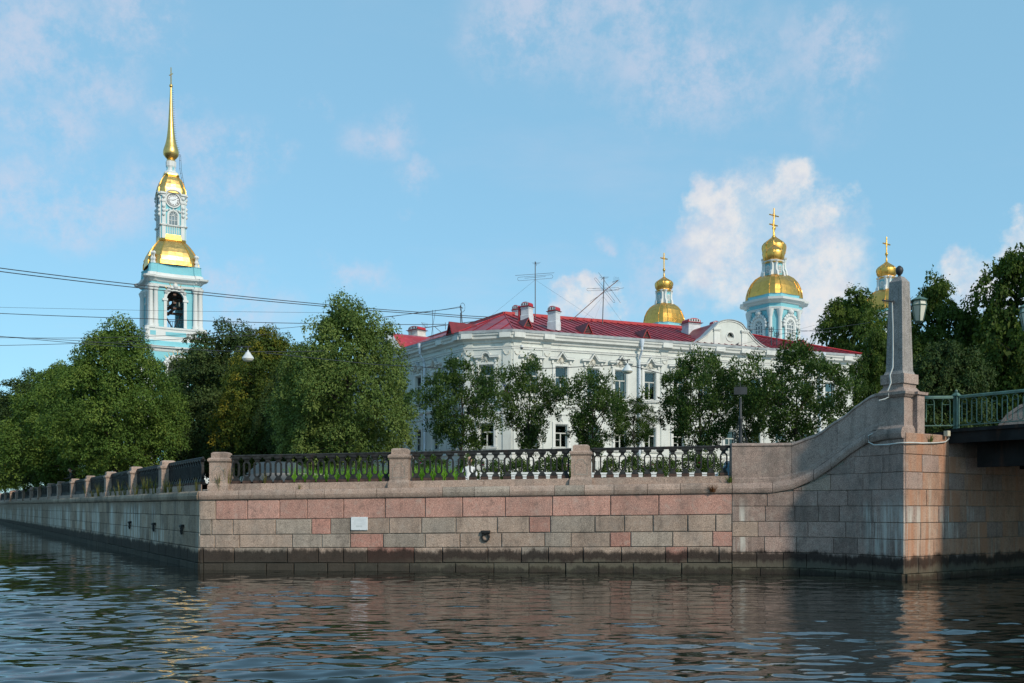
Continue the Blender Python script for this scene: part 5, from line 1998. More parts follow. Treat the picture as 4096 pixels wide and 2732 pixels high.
# clock tier
CT = 1.66
tpart('balcony_base', BLUE, [(CT * 1.02, zt(942)), (CT * 1.02, zt(906))])
tpart('cornice', WHT, [(CT * 1.02, zt(908)), (CT * 1.16, zt(904)), (CT * 1.18, zt(901)), (CT * 1.0, zt(900))])
tpart('clock_tier_wall', BLUE, [(CT, zt(902)), (CT, zt(776))])
for k in range(4):
    M = TM @ RZ(k * math.pi / 2)
    for i in range(6):
        MB(M @ TR(-0.8 + 0.32 * i, -CT * 0.97, zt(937))).lathe([(0.08, 0), (0.05, 0.1), (0.10, 0.4), (0.05, 0.8), (0.08, 1.1)], 8).build('balcony_baluster', WHT, tw, smooth=50)
    for s in (-1, 1):
        m_ = MB(M)
        m_.box(s * 1.36 - 0.26, s * 1.36 + 0.26, -CT * 1.13, -CT * 0.95, zt(943), zt(784))
        m_.frustum(0.72, 0.5, zt(806), 0.6, 0.4, zt(812), TR(s * 1.36, -CT * 1.06, 0))
        m_.box(s * 1.36 - 0.36, s * 1.36 + 0.36, -CT * 1.2, -CT * 0.95, zt(808), zt(803))
        m_.box(s * 1.36 - 0.36, s * 1.36 + 0.36, -CT * 1.22, -CT * 0.95, zt(905), zt(899))
        m_.build('pilaster', WHT, tw)
        o_ = MB(M)
        for zq in (792, 830, 846, 862):
            o_ = MB(M)
            o_.lathe([(0.02, -0.3), (0.22, -0.1), (0.24, 0.1), (0.05, 0.32)], 8, TR(s * 1.40, -CT * 1.16, zt(zq)))
            o_.build('scroll_ornament', WHT, tw, smooth=60)
    fr_, gl_ = MB(M), MB(M)
    arc_window(fr_, gl_, 0.62, zt(899), zt(862), None, -CT * 0.97, 0.06)
    fr_.band(fr_.arch(0.62, zt(899), zt(862), 0.15, 12), 0.22, -CT * 0.97 - 0.16, -CT * 0.9)
    w_ = fr_.build('arched_window', WHT, tw)
    gl_.build('pane', SMALLGLASS, w_)
    o_ = MB(M)
    for i in range(7):
        a = math.pi * i / 6
        o_.lathe([(0.02, -0.18), (0.16, -0.05), (0.16, 0.08), (0.04, 0.2)], 7, TR(0.95 * math.cos(a), -CT * 1.02, zt(845) + 0.25 * math.sin(a)))
    o_.build('garland', WHT, tw, smooth=60)
    # clock
    cz = zt(800)
    yq = -CT * 1.02
    ck = MB(M)
    ck.sheet([(0.86 * math.cos(2 * math.pi * i / 28), cz + 0.86 * math.sin(2 * math.pi * i / 28)) for i in range(28)], yq - 0.05, yq + 0.2)
    clock = ck.build('clock_face', WHITEPLATE, tw)
    rg = MB(M)
    rg.band([(0.90 * math.cos(2 * math.pi * i / 32), cz + 0.90 * math.sin(2 * math.pi * i / 32)) for i in range(32)], 0.10, yq - 0.12, yq + 0.1, closed=True)
    rg.build('clock_rim', DARKMETAL, clock)
    rg = MB(M)
    rg.band([(1.05 * math.cos(2 * math.pi * i / 32), cz + 1.05 * math.sin(2 * math.pi * i / 32)) for i in range(32)], 0.2, yq - 0.10, yq + 0.15, closed=True)
    rg.build('clock_surround', WHT, clock)
    hd = MB(M)
    for ang, ln, wd in ((93, 0.62, 0.045), (-66, 0.42, 0.06)):
        a = R(90 + ang)
        hd.band([(-0.12 * math.cos(a), cz - 0.12 * math.sin(a)), (ln * math.cos(a), cz + ln * math.sin(a))], wd, yq - 0.085, yq - 0.07)
    hd.build('clock_hand', DARKMETAL, clock)
    if k in (0, 3):
        for h in range(12):
            s_ = ['XII', 'I', 'II', 'III', 'IIII', 'V', 'VI', 'VII', 'VIII', 'IX', 'X', 'XI'][h]
            cu_ = bpy.data.curves.new('numeral', 'FONT')
            cu_.body = s_
            cu_.size = 0.30
            cu_.align_x = 'CENTER'
            cu_.align_y = 'CENTER'
            cu_.offset = 0.012
            tmp = bpy.data.objects.new('numeral_curve', cu_)
            me = bpy.data.meshes.new_from_object(tmp)
            bpy.data.objects.remove(tmp)
            me.materials.append(DARKMETAL)
            a = -h * math.pi / 6
            Mx = M @ TR(0, yq - 0.056, cz) @ Matrix.Rotation(math.pi / 2, 4, 'X') @ RZ(a) @ TR(0, 0.66, 0)
            o = bpy.data.objects.new('numeral', me)
            col.objects.link(o)
            o.parent = clock
            o.matrix_local = Matrix.Translation(-org(clock)) @ Mx
    # curved cornice over the clock
    m_ = MB(M)
    cpts = [(-1.9, zt(778)), (-1.1, zt(777))] + [(1.1 * -math.cos(math.pi * i / 8), zt(777) + 0.62 * math.sin(math.pi * i / 8)) for i in range(1, 8)] + [(1.1, zt(777)), (1.9, zt(778))]
    m_.band(cpts, 0.20, -CT * 1.26, -CT * 0.85)
    m_.band([(x * 0.97, z - 0.2) for x, z in cpts], 0.2, -CT * 1.14, -CT * 0.85)
    m_.build('curved_cornice', WHT, tw)
    m_ = MB(M)
    m_.sheet([(x * 0.99, z) for x, z in cpts], -CT * 1.02, -CT * 0.8)
    m_.build('tympanum', WHT, tw)
tpart('cornice', WHT, [(CT * 0.98, zt(779)), (CT * 1.12, zt(776)), (CT * 1.14, zt(772)), (CT * 0.9, zt(771))])
dome_parts(tw, TM, [(1.90, zt(772)), (1.92, zt(764)), (1.87, zt(750)), (1.73, zt(735)), (1.50, zt(718)), (1.22, zt(705)), (0.98, zt(696))], GOLD, 0.6, 0.07, 3)
tpart('gold_ring', GOLDR, [(1.02, zt(697)), (1.1, zt(693)), (1.08, zt(688)), (0.9, zt(686))], lambda r: octo(r, 0.6))
tpart('lantern_base', WHT, [(1.02, zt(687)), (1.0, zt(680)), (0.62, zt(672)), (0.58, zt(660)), (0.68, zt(652)), (0.70, zt(648)), (0.5, zt(646))], lambda r: octo(r, 0.5))
for k in range(4):
    MB(TM @ RZ(k * math.pi / 2 + 0.4)).box(-0.14, 0.14, -0.66, -0.5, zt(676), zt(650)).build('lantern_niche', BLUE, tw)
sp = MB(TM)
sp.lathe([(0.50, zt(650)), (0.66, zt(646)), (0.66, zt(643)), (0.45, zt(640)), (0.80, zt(632)), (1.08, zt(622)), (1.14, zt(612)), (1.10, zt(603)), (0.98, zt(592)), (0.84, zt(580)), (0.70, zt(565)), (0.58, zt(545)), (0.48, zt(520)), (0.40, zt(490)), (0.32, zt(455)), (0.25, zt(415)), (0.18, zt(380)), (0.13, zt(352)), (0.12, zt(349))], 20)
sp.build('spire', GOLD, tw, smooth=60)
MB(TM).lathe([(0.02, zt(351)), (0.18, zt(349)), (0.26, zt(345)), (0.26, zt(342)), (0.18, zt(338)), (0.06, zt(336))], 12).build('spire_ball', GOLD, tw, smooth=60)
m_ = MB(TM)
m_.tube([(0, 0, zt(338)), (0, 0, zt(270))], 0.10, 6, r1=0.07)
m_.tube([(-0.3, -0.3, zt(306)), (0.3, 0.3, zt(290))], 0.07, 5)
m_.build('spire_cross', GOLDR, tw)
m_ = MB(TM)
for i in range(30):
    py = 352 + i * 9
    r0 = 0.12 + 0.0 * i
    for (ra, za), (rb, zb_) in zip([(0.12, 349), (0.18, 380), (0.25, 415), (0.32, 455), (0.40, 490), (0.48, 520), (0.58, 545), (0.70, 565), (0.84, 580), (0.98, 592), (1.14, 612)], [(0.18, 380), (0.25, 415), (0.32, 455), (0.40, 490), (0.48, 520), (0.58, 545), (0.70, 565), (0.84, 580), (0.98, 592), (1.14, 612), (1.1, 630)]):
        if za <= py <= zb_:
            r0 = ra + (rb - ra) * (py - za) / (zb_ - za)
    m_.tube([(r0, -0.1, zt(py)), (r0 + 0.22, -0.1, zt(py) + 0.02)], 0.022, 4)
m_.build('climbing_rungs', DARKMETAL, tw)
m_ = MB(TM)
for dx in (0.0, 0.22):
    m_.tube([(1.15 + dx, -0.2, zt(615)), (1.25 + dx, -0.2, zt(660)), (1.65 + dx, -0.2, zt(720)), (1.95 + dx, -0.2, zt(765))], 0.025, 4)
for i in range(8):
    zq = 620 + i * 18
    xq = 1.15 + max(0, (zq - 655)) * 0.0075
    m_.tube([(xq, -0.2, zt(zq)), (xq + 0.22, -0.2, zt(zq))], 0.02, 4)
m_.build('ladder', DARKMETAL, tw)


# ---- cathedral domes
cath = empty('cathedral', (38, 147, 2.46), 'turquoise and white cathedral with gilded onion domes behind the red roof', 'cathedral')
yawC = R(20)


def onion(cx, Y, px, spec, full=True, body=True):
    """spec: photo rows -> cross_top, ball, onion_top, onion_wide, onion_bot, drum_top, dome_top, dome_bot and half widths"""
    s = FPX / Y
    M = Matrix.Translation((gx(px, Y), Y, 0)) @ RZ(yawC + R(14))
    z = lambda py: zz(py, Y)
    ro = spec['ow'] / s
    yt, yw, yb = spec['ot'], spec['oy'], spec['ob']
    prof = [(ro * 0.80, z(yb)), (ro * 0.92, z(yb - (yb - yw) * 0.35)), (ro, z(yw)), (ro * 0.97, z(yw - (yw - yt) * 0.22)), (ro * 0.80, z(yw - (yw - yt) * 0.45)), (ro * 0.50, z(yw - (yw - yt) * 0.66)), (ro * 0.24, z(yw - (yw - yt) * 0.84)), (ro * 0.08, z(yt))]
    MB(M).lathe(prof, 16).build('onion_dome', GOLD2, cath, smooth=25)
    for k in range(8):
        a = 2 * math.pi * (k + 0.0) / 8
        MB(M).tube([(r * 1.01 * math.cos(a), r * 1.01 * math.sin(a), q) for r, q in prof], ro * 0.03, 4).build('onion_rib', GOLDR, cath, smooth=60)
    MB(M).lathe([(ro * 0.80, z(yb) + 0.02), (ro * 0.86, z(yb) - 0.15), (ro * 0.98, z(yb) - 0.25), (ro * 0.95, z(yb) - 0.38)], 8).build('gold_ring', GOLD2, cath)
    rb = ro * 0.16
    zb_ = z(spec['ball'])
    MB(M).lathe([(ro * 0.08, z(yt) - 0.1), (ro * 0.10, z(yt) + 0.3), (ro * 0.06, z(yt) + 0.5), (ro * 0.07, zb_ - rb * 1.3), (rb * 0.8, zb_ - rb * 0.7), (rb, zb_), (rb * 0.8, zb_ + rb * 0.6), (ro * 0.05, zb_ + rb)], 12).build('ball', GOLD2, cath, smooth=60)
    m_ = MB(Matrix.Translation((gx(px, Y), Y, 0)) @ RZ(R(35)))
    zc, zcr = z(spec['ct']), z(spec['ca'])
    al = spec['cw'] / s * 1.25
    m_.tube([(0, 0, zb_), (0, 0, zc)], 0.10, 6)
    m_.tube([(-al, 0, zcr), (al, 0, zcr)], 0.09, 6)
    for a in (30, 60, 120, 150, 210, 240, 300, 330):
        m_.tube([(0, 0, zcr), (al * 0.42 * math.cos(R(a)), 0, zcr + al * 0.42 * math.sin(R(a)))], 0.03, 4)
    m_.build('cross', GOLDR, cath)
    # drum
    rd = spec['dw'] / s / 1.16
    zt0, zt1 = z(spec['dt']), z(spec['db'])
    MB(M).loft([[(x, y, q) for x, y in octo(rd, 0.55)] for q in (zt1 - 0.3, zt0)]).build('drum', BLUE, cath)
    slab(MB(M), lambda r: octo(r, 0.55), [(rd * 1.0, zt0 - 0.05), (rd * 1.18, zt0 + 0.12), (rd * 1.26, zt0 + 0.3), (rd * 1.0, zt0 + 0.42)]).build('drum_cornice', WHT, cath)
    for k in range(4):
        Mk = M @ RZ(k * math.pi / 2)
        f_, g_ = MB(Mk), MB(Mk)
        arc_window(f_, g_, rd * 0.24, zt1 + (zt0 - zt1) * 0.15, zt1 + (zt0 - zt1) * 0.62, None, -rd * 1.03, 0.06)
        w_ = f_.build('drum_window', WHT, cath)
        g_.build('pane', SMALLGLASS, w_)
        for sx in (-1, 1):
            q = MB(Mk)
            q.loft([[(sx * rd * 0.60 - 0.16, -rd * (1.0 + e), zq), (sx * rd * 0.60 + 0.16, -rd * (1.0 + e), zq), (sx * rd * 0.60 + 0.16, -rd * 0.8, zq), (sx * rd * 0.60 - 0.16, -rd * 0.8, zq)]
                    for e, zq in ((0.36, zt1 - 0.3), (0.28, zt1 + 0.3), (0.10, zt1 + (zt0 - zt1) * 0.4), (0.08, zt1 + (zt0 - zt1) * 0.8), (0.16, zt0))])
            q.build('volute', WHT, cath)
    # big dome
    r0 = spec['bw'] / s / 1.26
    y1, y0 = spec['db'], spec['bb']
    hh = z(y1) - z(y0)
    dome_parts(cath, M, [(r0, z(y0)), (r0 * 0.985, z(y0) + hh * 0.2), (r0 * 0.93, z(y0) + hh * 0.42), (r0 * 0.83, z(y0) + hh * 0.63), (r0 * 0.68, z(y0) + hh * 0.81), (r0 * 0.50, z(y0) + hh * 0.93), (rd * 0.95, z(y1))], GOLD2, 0.62, 0.05)
    o8 = lambda r: octo(r, 0.62)
    zc0 = z(y0)
    slab(MB(M), o8, [(r0 * 1.0, zc0 - 0.9), (r0 * 1.0, zc0 - 0.05), (r0 * 1.03, zc0 + 0.02), (r0 * 0.98, zc0 + 0.05)]).build('dome_collar', BLUE, cath)
    zr = zc0 - 0.48
    slab(MB(M), o8, [(r0 * 0.98, zr - 0.72), (r0 * 1.06, zr - 0.62), (r0 * 1.10, zr - 0.42), (r0 * 1.22, zr - 0.32), (r0 * 1.24, zr - 0.04), (r0 * 1.02, zr)]).build('cornice', WHT, cath)
    slab(MB(M), o8, [(r0 * 0.98, zr - 1.2), (r0 * 0.98, zr - 0.7)]).build('frieze', BLUE, cath)
    slab(MB(M), o8, [(r0 * 1.0, zr - 1.5), (r0 * 1.03, zr - 1.25), (r0 * 0.97, zr - 1.15)]).build('architrave', WHT, cath)
    if body:
        rb_ = r0 * 0.95
        slab(MB(M), o8, [(rb_, zr - 9.5), (rb_, zr - 1.4)]).build('turret_wall', BLUE, cath)
        for k in range(4):
            Mk = M @ RZ(k * math.pi / 2)
            for sx in (-1, 1):
                MB(Mk @ TR(sx * rb_ * 0.66, -rb_ * 0.99, 0)).lathe([(0.34, zr - 9.4), (0.30, zr - 9.0), (0.26, zr - 2.5), (0.28, zr - 2.4), (0.44, zr - 1.65), (0.46, zr - 1.5)], 10).build('column', WHT, cath, smooth=40)
            f_, g_ = MB(Mk), MB(Mk)
            zs_ = zr - 3.4
            arc_window(f_, g_, rb_ * 0.25, zr - 7.0, zs_, None, -rb_ - 0.06, 0.10)
            f_.band(f_.arch(rb_ * 0.25, zr - 7.0, zs_, 0.2, 12), 0.34, -rb_ - 0.22, -rb_ + 0.02)
            w_ = f_.build('turret_window', WHT, cath)
            g_.build('pane', SMALLGLASS, w_)
            o_ = MB(Mk)
            for i in range(11):
                a = math.pi * (-0.05 + 1.1 * i / 10)
                q = rb_ * 0.25 + 0.55
                o_.lathe([(0.02, -0.25), (0.2, -0.12), (0.25, 0.06), (0.16, 0.22), (0.02, 0.3)], 7, TR(q * math.cos(a), -rb_ - 0.16, zs_ + q * math.sin(a)))
            o_.lathe([(0.02, -0.35), (0.4, -0.12), (0.42, 0.16), (0.2, 0.42), (0.02, 0.5)], 7, TR(0, -rb_ - 0.2, zs_ + rb_ * 0.25 + 0.9))
            o_.build('cherub_garland', WHT, cath, smooth=60)
            o_ = MB(Mk)
            for i in range(11):
                a = math.pi * (-0.08 + 1.16 * i / 10)
                q = rb_ * 0.25 + 0.7
                o_.tube([(q * math.cos(a), -rb_ - 0.2, zs_ + q * math.sin(a)), ((q + 0.5) * math.cos(a), -rb_ - 0.25, zs_ + (q + 0.5) * math.sin(a))], 0.05, 4, r1=0.01)
            o_.build('ray_spikes', DARKMETAL, cath)
    return M


d2 = dict(ct=880, ca=900, cw=19, ball=948, ot=980, oy=1018, ow=43, ob=1045, dt=1057, db=1103, dw=36, bb=1193, bw=107)
d1 = dict(ct=1012, ca=1034, cw=15, ball=1079, ot=1108, oy=1139, ow=36, ob=1159, dt=1172, db=1215, dw=29, bb=1302, bw=88)
d3 = dict(ct=948, ca=976, cw=19, ball=1016, ot=1048, oy=1086, ow=39, ob=1107, dt=1120, db=1160, dw=32, bb=1250, bw=95)
d0 = dict(ct=833, ca=862, cw=22, ball=912, ot=945, oy=993, ow=47, ob=1028, dt=1045, db=1100, dw=42, bb=1205, bw=118)
onion(0, 130, 3094, d2)
onion(0, 155, 2656, d1)
onion(0, 140, 3546, d3)
onion(0, 149, 3096, d0, body=False)
mb = MB(Matrix.Translation((38.5, 148, 0)) @ RZ(yawC + R(14)))
mb.frustum(40, 40, 2.3, 40, 40, 17)
mb.build('nave_wall', BLUE, cath)
MB(Matrix.Translation((38.5, 148, 0)) @ RZ(yawC + R(14))).frustum(41, 41, 17, 41.5, 41.5, 18.2).build('nave_cornice', WHT, cath)

# ------------------------------------------------------------------ trees, shrubs, plants
def leafmat(name, stops, trans=0.2, rough=0.55):
    m, t = newmat(name)
    at_ = t.n('ShaderNodeAttribute', attribute_name='tint', attribute_type='GEOMETRY').outputs['Fac']
    c = t.ramp(at_, stops)
    d = t.n('ShaderNodeBsdfPrincipled', {'Base Color': c, 'Roughness': rough, 'Specular IOR Level': 0.12})
    tr_ = t.n('ShaderNodeBsdfTranslucent', {'Color': t.mix(1.0, c, (1.1, 1.25, 0.5), 'MULTIPLY')})
    mx_ = t.n('ShaderNodeMixShader', {0: trans, 1: d.outputs[0], 2: tr_.outputs[0]})
    finish(t, mx_.outputs[0])
    return m


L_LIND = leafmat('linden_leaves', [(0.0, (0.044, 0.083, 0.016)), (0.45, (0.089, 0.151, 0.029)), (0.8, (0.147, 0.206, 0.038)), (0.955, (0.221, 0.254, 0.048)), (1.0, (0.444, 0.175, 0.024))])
L_PALE = leafmat('pale_linden_leaves', [(0.0, (0.060, 0.099, 0.024)), (0.45, (0.111, 0.166, 0.040)), (0.8, (0.170, 0.221, 0.059)), (0.97, (0.236, 0.269, 0.071)), (1.0, (0.369, 0.190, 0.034))])
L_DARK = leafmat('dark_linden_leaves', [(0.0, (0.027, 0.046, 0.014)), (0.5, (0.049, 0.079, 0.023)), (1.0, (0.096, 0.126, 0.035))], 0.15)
L_YEL = leafmat('yellowing_leaves', [(0.0, (0.030, 0.057, 0.012)), (0.45, (0.064, 0.098, 0.018)), (0.72, (0.143, 0.147, 0.018)), (1.0, (0.286, 0.216, 0.027))])
L_APP = leafmat('fruit_tree_leaves', [(0.0, (0.028, 0.056, 0.016)), (0.5, (0.054, 0.096, 0.024)), (1.0, (0.110, 0.153, 0.039))], 0.25, 0.42)
L_MAP = leafmat('maple_leaves', [(0.0, (0.029, 0.058, 0.012)), (0.5, (0.062, 0.101, 0.019)), (0.85, (0.116, 0.150, 0.025)), (1.0, (0.207, 0.195, 0.032))], 0.3)
L_ROSE = leafmat('rose_leaves', [(0.0, (0.029, 0.058, 0.016)), (0.6, (0.072, 0.124, 0.026)), (1.0, (0.169, 0.195, 0.039))], 0.3)
L_BRIGHT = leafmat('bright_blades', [(0.0, (0.090, 0.210, 0.022)), (0.6, (0.180, 0.375, 0.038)), (1.0, (0.300, 0.480, 0.075))], 0.4)
L_DRY = leafmat('dry_weed', [(0.0, (0.12, 0.10, 0.03)), (0.5, (0.20, 0.17, 0.05)), (1.0, (0.14, 0.17, 0.04))], 0.3)
L_RUSTW = leafmat('rust_brown_weed', [(0.0, (0.10, 0.035, 0.015)), (1.0, (0.20, 0.09, 0.03))], 0.2)
BARK = plain('bark', (0.055, 0.045, 0.036), 0.95, var=0.4, scale=6, bump=0.8, bscale=14)
BARKL = plain('pale_bark', (0.10, 0.085, 0.07), 0.95, var=0.4, scale=6, bump=0.8, bscale=14)
PETAL = plain('pink_petals', (0.60, 0.05, 0.25), 0.7, var=0.2)


def quads_mesh(name, V, tint, mat):
    """V: (n,4,3) leaf corners, tint: (n,)"""
    n = len(V)
    me = bpy.data.meshes.new(name)
    me.vertices.add(4 * n)
    me.vertices.foreach_set('co', V.reshape(-1).astype(np.float32))
    me.loops.add(4 * n)
    me.loops.foreach_set('vertex_index', np.arange(4 * n, dtype=np.int32))
    me.polygons.add(n)
    me.polygons.foreach_set('loop_start', np.arange(0, 4 * n, 4, dtype=np.int32))
    me.update(calc_edges=True)
    a = me.attributes.new('tint', 'FLOAT', 'POINT')
    a.data.foreach_set('value', np.repeat(tint, 4).astype(np.float32))
    me.materials.append(mat)
    return me


def unit(v):
    return v / np.maximum(np.linalg.norm(v, axis=-1, keepdims=True), 1e-9)


def leaves(rs, P, D, N, size, aspect=0.62):
    """kite leaves at P, tip direction D, facing N"""
    D = unit(D)
    S = unit(np.cross(D, N))
    Nn = np.cross(S, D)
    n = len(P)
    ln = size * rs.uniform(0.7, 1.35, (n, 1))
    wd = ln * aspect * rs.uniform(0.8, 1.2, (n, 1))
    cup = ln * rs.uniform(-0.12, 0.22, (n, 1))
    a = P
    b = P + D * ln * 0.45 + S * wd * 0.5 + Nn * cup
    c = P + D * ln
    d = P + D * ln * 0.45 - S * wd * 0.5 + Nn * cup
    return np.stack([a, b, c, d], 1)


def crown_mesh(seed, name, mat, prof, R0, H0, nclump, per, leaf, droop=0.5, spray=0.8, flat=0.5, lump=0.22, yellow=None, fill=0.35, upright=0.0, aspect=0.62, scat=0.22, core=0):
    """prof: [(t, r)] outline of the crown (t 0 bottom..1 top, r relative to R0)"""
    rs = np.random.RandomState(seed)
    tt = np.array([p[0] for p in prof])
    rr = np.array([p[1] for p in prof])
    # sample height by area
    cand = rs.uniform(0, 1, 40000)
    keep = cand[rs.uniform(0, 1, 40000) < np.interp(cand, tt, rr) / rr.max() * 0.9 + 0.1][:nclump]
    n = len(keep)
    th = rs.uniform(0, 2 * np.pi, n)
    ph = rs.uniform(0, 6.28, 8)
    lum = 1 + lump * (0.5 * np.sin(3 * th + 5 * keep + ph[0]) + 0.4 * np.sin(5 * th - 7 * keep + ph[1]) + 0.45 * np.sin(2 * th + 11 * keep + ph[2]) + 0.3 * np.sin(8 * th + 13 * keep + ph[3]))
    f = np.where(rs.uniform(0, 1, n) < fill, rs.uniform(0.45, 0.82, n), rs.uniform(0.86, 1.06, n))
    r = np.interp(keep, tt, rr) * R0 * lum * f
    C = np.stack([r * np.cos(th), r * np.sin(th), keep * H0 + rs.normal(0, 0.02, n) * H0], 1)
    out = np.stack([np.cos(th), np.sin(th), np.zeros(n)], 1)
    ctint = rs.uniform(0.15, 0.75, n)
    if yellow:
        ctint = ctint + yellow(C / np.array([R0, R0, H0]))
    # leaves in drooping umbrella sprays
    k = per
    up = np.array([0, 0, 1.0])
    side = np.stack([-np.sin(th), np.cos(th), np.zeros(n)], 1)
    topw = np.clip((keep - 0.45) * 1.3, 0, 0.6)[:, None]
    ax = unit(up * (0.62 + topw) + out * (0.80 - topw))           # clump axis leans outwards
    ay = unit(np.cross(up, ax) + side * 1e-3)
    az = np.cross(ax, ay)
    g = rs.normal(0, 1, (n, k, 3))
    g[..., 0] = np.abs(g[..., 0]) * 0.9 - 0.12
    g = unit(g)
    rad = spray * rs.uniform(0.6, 1.3, (n, 1))
    sh = rs.uniform(0.55, 1.0, (n, k, 1)) ** 0.5
    rough_ = 1 + 0.35 * np.sin(g[..., 1:2] * 5 + rs.uniform(0, 6, (n, 1, 1))) * np.sin(g[..., 2:3] * 6 + rs.uniform(0, 6, (n, 1, 1)))
    loc = (ax[:, None] * g[..., 0:1] * flat * 1.1 + ay[:, None] * g[..., 1:2] * 0.62 + az[:, None] * g[..., 2:3] * 0.55) * rad[:, None] * sh * rough_
    hd = np.linalg.norm(loc[..., :2], axis=-1, keepdims=True)
    P = C[:, None] + loc - up * droop * 0.55 * hd ** 2 / np.maximum(rad[:, None], 0.1)
    if upright:
        P = P + up * upright * np.abs(rs.normal(0, 0.45, (n, k, 1))) * rad[:, None]
    nd = unit(ax[:, None] * g[..., 0:1] * 1.4 + ay[:, None] * g[..., 1:2] + az[:, None] * g[..., 2:3])
    N = nd + rs.normal(0, scat, (n, k, 3))
    D = nd * 0.35 + out[:, None] * 0.2 + rs.normal(0, 0.45, (n, k, 3)) + up * (0.35 if upright else -0.55)
    P, D, N = P.reshape(-1, 3), D.reshape(-1, 3), N.reshape(-1, 3)
    V = leaves(rs, P, D, N, leaf, aspect)
    tint = np.clip(np.repeat(ctint, k) + rs.normal(0, 0.09, len(P)), 0, 1)
    tint = np.where((tint > 0.93) & (rs.uniform(0, 1, len(P)) < 0.75) & (yellow is None), 0.7, tint)
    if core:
        # inner leaves that close the crown; shade between sprays put into their darker tint
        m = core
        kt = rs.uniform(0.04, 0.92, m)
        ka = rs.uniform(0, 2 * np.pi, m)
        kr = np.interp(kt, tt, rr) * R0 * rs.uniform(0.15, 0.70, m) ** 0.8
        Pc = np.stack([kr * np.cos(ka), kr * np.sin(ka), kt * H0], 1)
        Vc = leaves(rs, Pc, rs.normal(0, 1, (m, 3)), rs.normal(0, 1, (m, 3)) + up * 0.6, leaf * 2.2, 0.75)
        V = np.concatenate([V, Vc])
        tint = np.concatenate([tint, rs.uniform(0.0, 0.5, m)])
    me = quads_mesh(name, V, tint, mat)
    return me, C


def trunk_mesh(seed, name, C, H0, z0, r0, bark, nl=14, lean=0.0):
    rs = random.Random(seed)
    mb = MB()
    top = H0 * 0.72
    pts = [Vector((lean * (z / top) ** 2 + rs.uniform(-0.05, 0.05), rs.uniform(-0.05, 0.05), z)) for z in np.linspace(-z0 - 0.35, top, 8)]
    mb.tube(pts, r0, 8, r1=r0 * 0.25)
    for i in range(nl):
        c = Vector(C[rs.randrange(len(C))])
        b = pts[min(7, 2 + int(5 * max(0, c.z) / H0))]
        if c.z < b.z:
            b = pts[2]
        m_ = b.lerp(c, 0.5) + Vector((0, 0, 0.12 * (c - b).length))
        mb.tube([b, m_, b.lerp(c, 0.92)], r0 * 0.32, 5, r1=r0 * 0.06)
    return mb.mesh(name, bark, 60)


LIND = [(0, 0.30), (0.06, 0.62), (0.15, 0.86), (0.28, 0.99), (0.42, 1.0), (0.58, 0.88), (0.74, 0.66), (0.87, 0.42), (0.96, 0.2), (1.0, 0.06)]
ROUND = [(0, 0.25), (0.1, 0.65), (0.25, 0.92), (0.42, 1.0), (0.6, 0.97), (0.76, 0.8), (0.9, 0.5), (1.0, 0.12)]
VASE = [(0, 0.12), (0.12, 0.42), (0.3, 0.75), (0.5, 0.95), (0.65, 1.0), (0.8, 0.82), (0.92, 0.5), (1.0, 0.15)]


def tree(name, loc, crown, trunk, label, cat='tree', group=None, rz=0.0, s=(1, 1, 1), lift=0.0):
    """crown mesh starts at its own z=0; lift = clear trunk height"""
    t = empty(name, loc, label, cat, group, rz)
    c = bpy.data.objects.new('crown', crown)
    col.objects.link(c); c.parent = t; c.location = (0, 0, lift); c.scale = s
    k = bpy.data.objects.new('trunk', trunk)
    col.objects.link(k); k.parent = t; k.location = (0, 0, lift); k.scale = (s[0], s[1], s[2])
    return t


def linden(seed, mat, R0, H0, z0, n=420, per=85, leaf=0.17, **kw):
    cm_, C = crown_mesh(seed, 'linden_crown', mat, kw.pop('prof', LIND), R0, H0, n, per, leaf, **kw)
    return cm_, trunk_mesh(seed, 'linden_trunk', C, H0, z0, 0.20, BARK)


def put(px, pytop, pybot, Y, kit, R0, H0, wpx, name, label, group, rz=0.0, gz=2.46):
    """place a tree so that its crown covers the given rows and width"""
    zt_, zb_ = zz(pytop, Y), zz(pybot, Y)
    sz = (zt_ - zb_) / H0
    sx = (wpx / FPX * Y) / (2 * R0)
    return tree(name, (gx(px, Y), Y, gz), kit[0], kit[1], label, 'tree', group, rz, (sx, sx, sz), zb_ - gz)


GL = 'linden trees along the side canal'
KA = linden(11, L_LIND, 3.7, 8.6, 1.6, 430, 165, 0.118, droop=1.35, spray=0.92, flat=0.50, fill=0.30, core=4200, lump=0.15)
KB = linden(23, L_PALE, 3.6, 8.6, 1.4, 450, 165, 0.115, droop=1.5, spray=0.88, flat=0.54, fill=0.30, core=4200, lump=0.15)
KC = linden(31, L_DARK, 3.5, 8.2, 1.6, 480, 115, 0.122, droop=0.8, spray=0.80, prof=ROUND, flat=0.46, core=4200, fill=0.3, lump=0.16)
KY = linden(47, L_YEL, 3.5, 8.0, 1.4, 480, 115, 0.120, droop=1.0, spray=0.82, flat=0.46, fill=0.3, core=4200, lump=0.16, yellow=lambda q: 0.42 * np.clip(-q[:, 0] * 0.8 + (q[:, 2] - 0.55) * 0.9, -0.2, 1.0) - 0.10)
put(468, 1283, 1900, 60, KA, 3.6, 8.6, 480, 'linden_tree', 'broad sunlit linden tree in front of the bell tower', GL, 0.4)
put(300, 1440, 1935, 73, KA, 3.6, 8.6, 500, 'linden_tree', 'linden tree just left of the broad sunlit one', GL, 2.1)
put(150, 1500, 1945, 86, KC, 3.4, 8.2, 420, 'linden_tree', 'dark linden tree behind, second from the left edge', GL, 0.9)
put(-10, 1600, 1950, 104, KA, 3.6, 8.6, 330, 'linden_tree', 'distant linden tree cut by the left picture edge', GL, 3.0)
put(20, 1790, 1960, 150, KA, 3.6, 8.6, 170, 'linden_tree', 'small far linden tree low at the left edge', GL, 1.2)
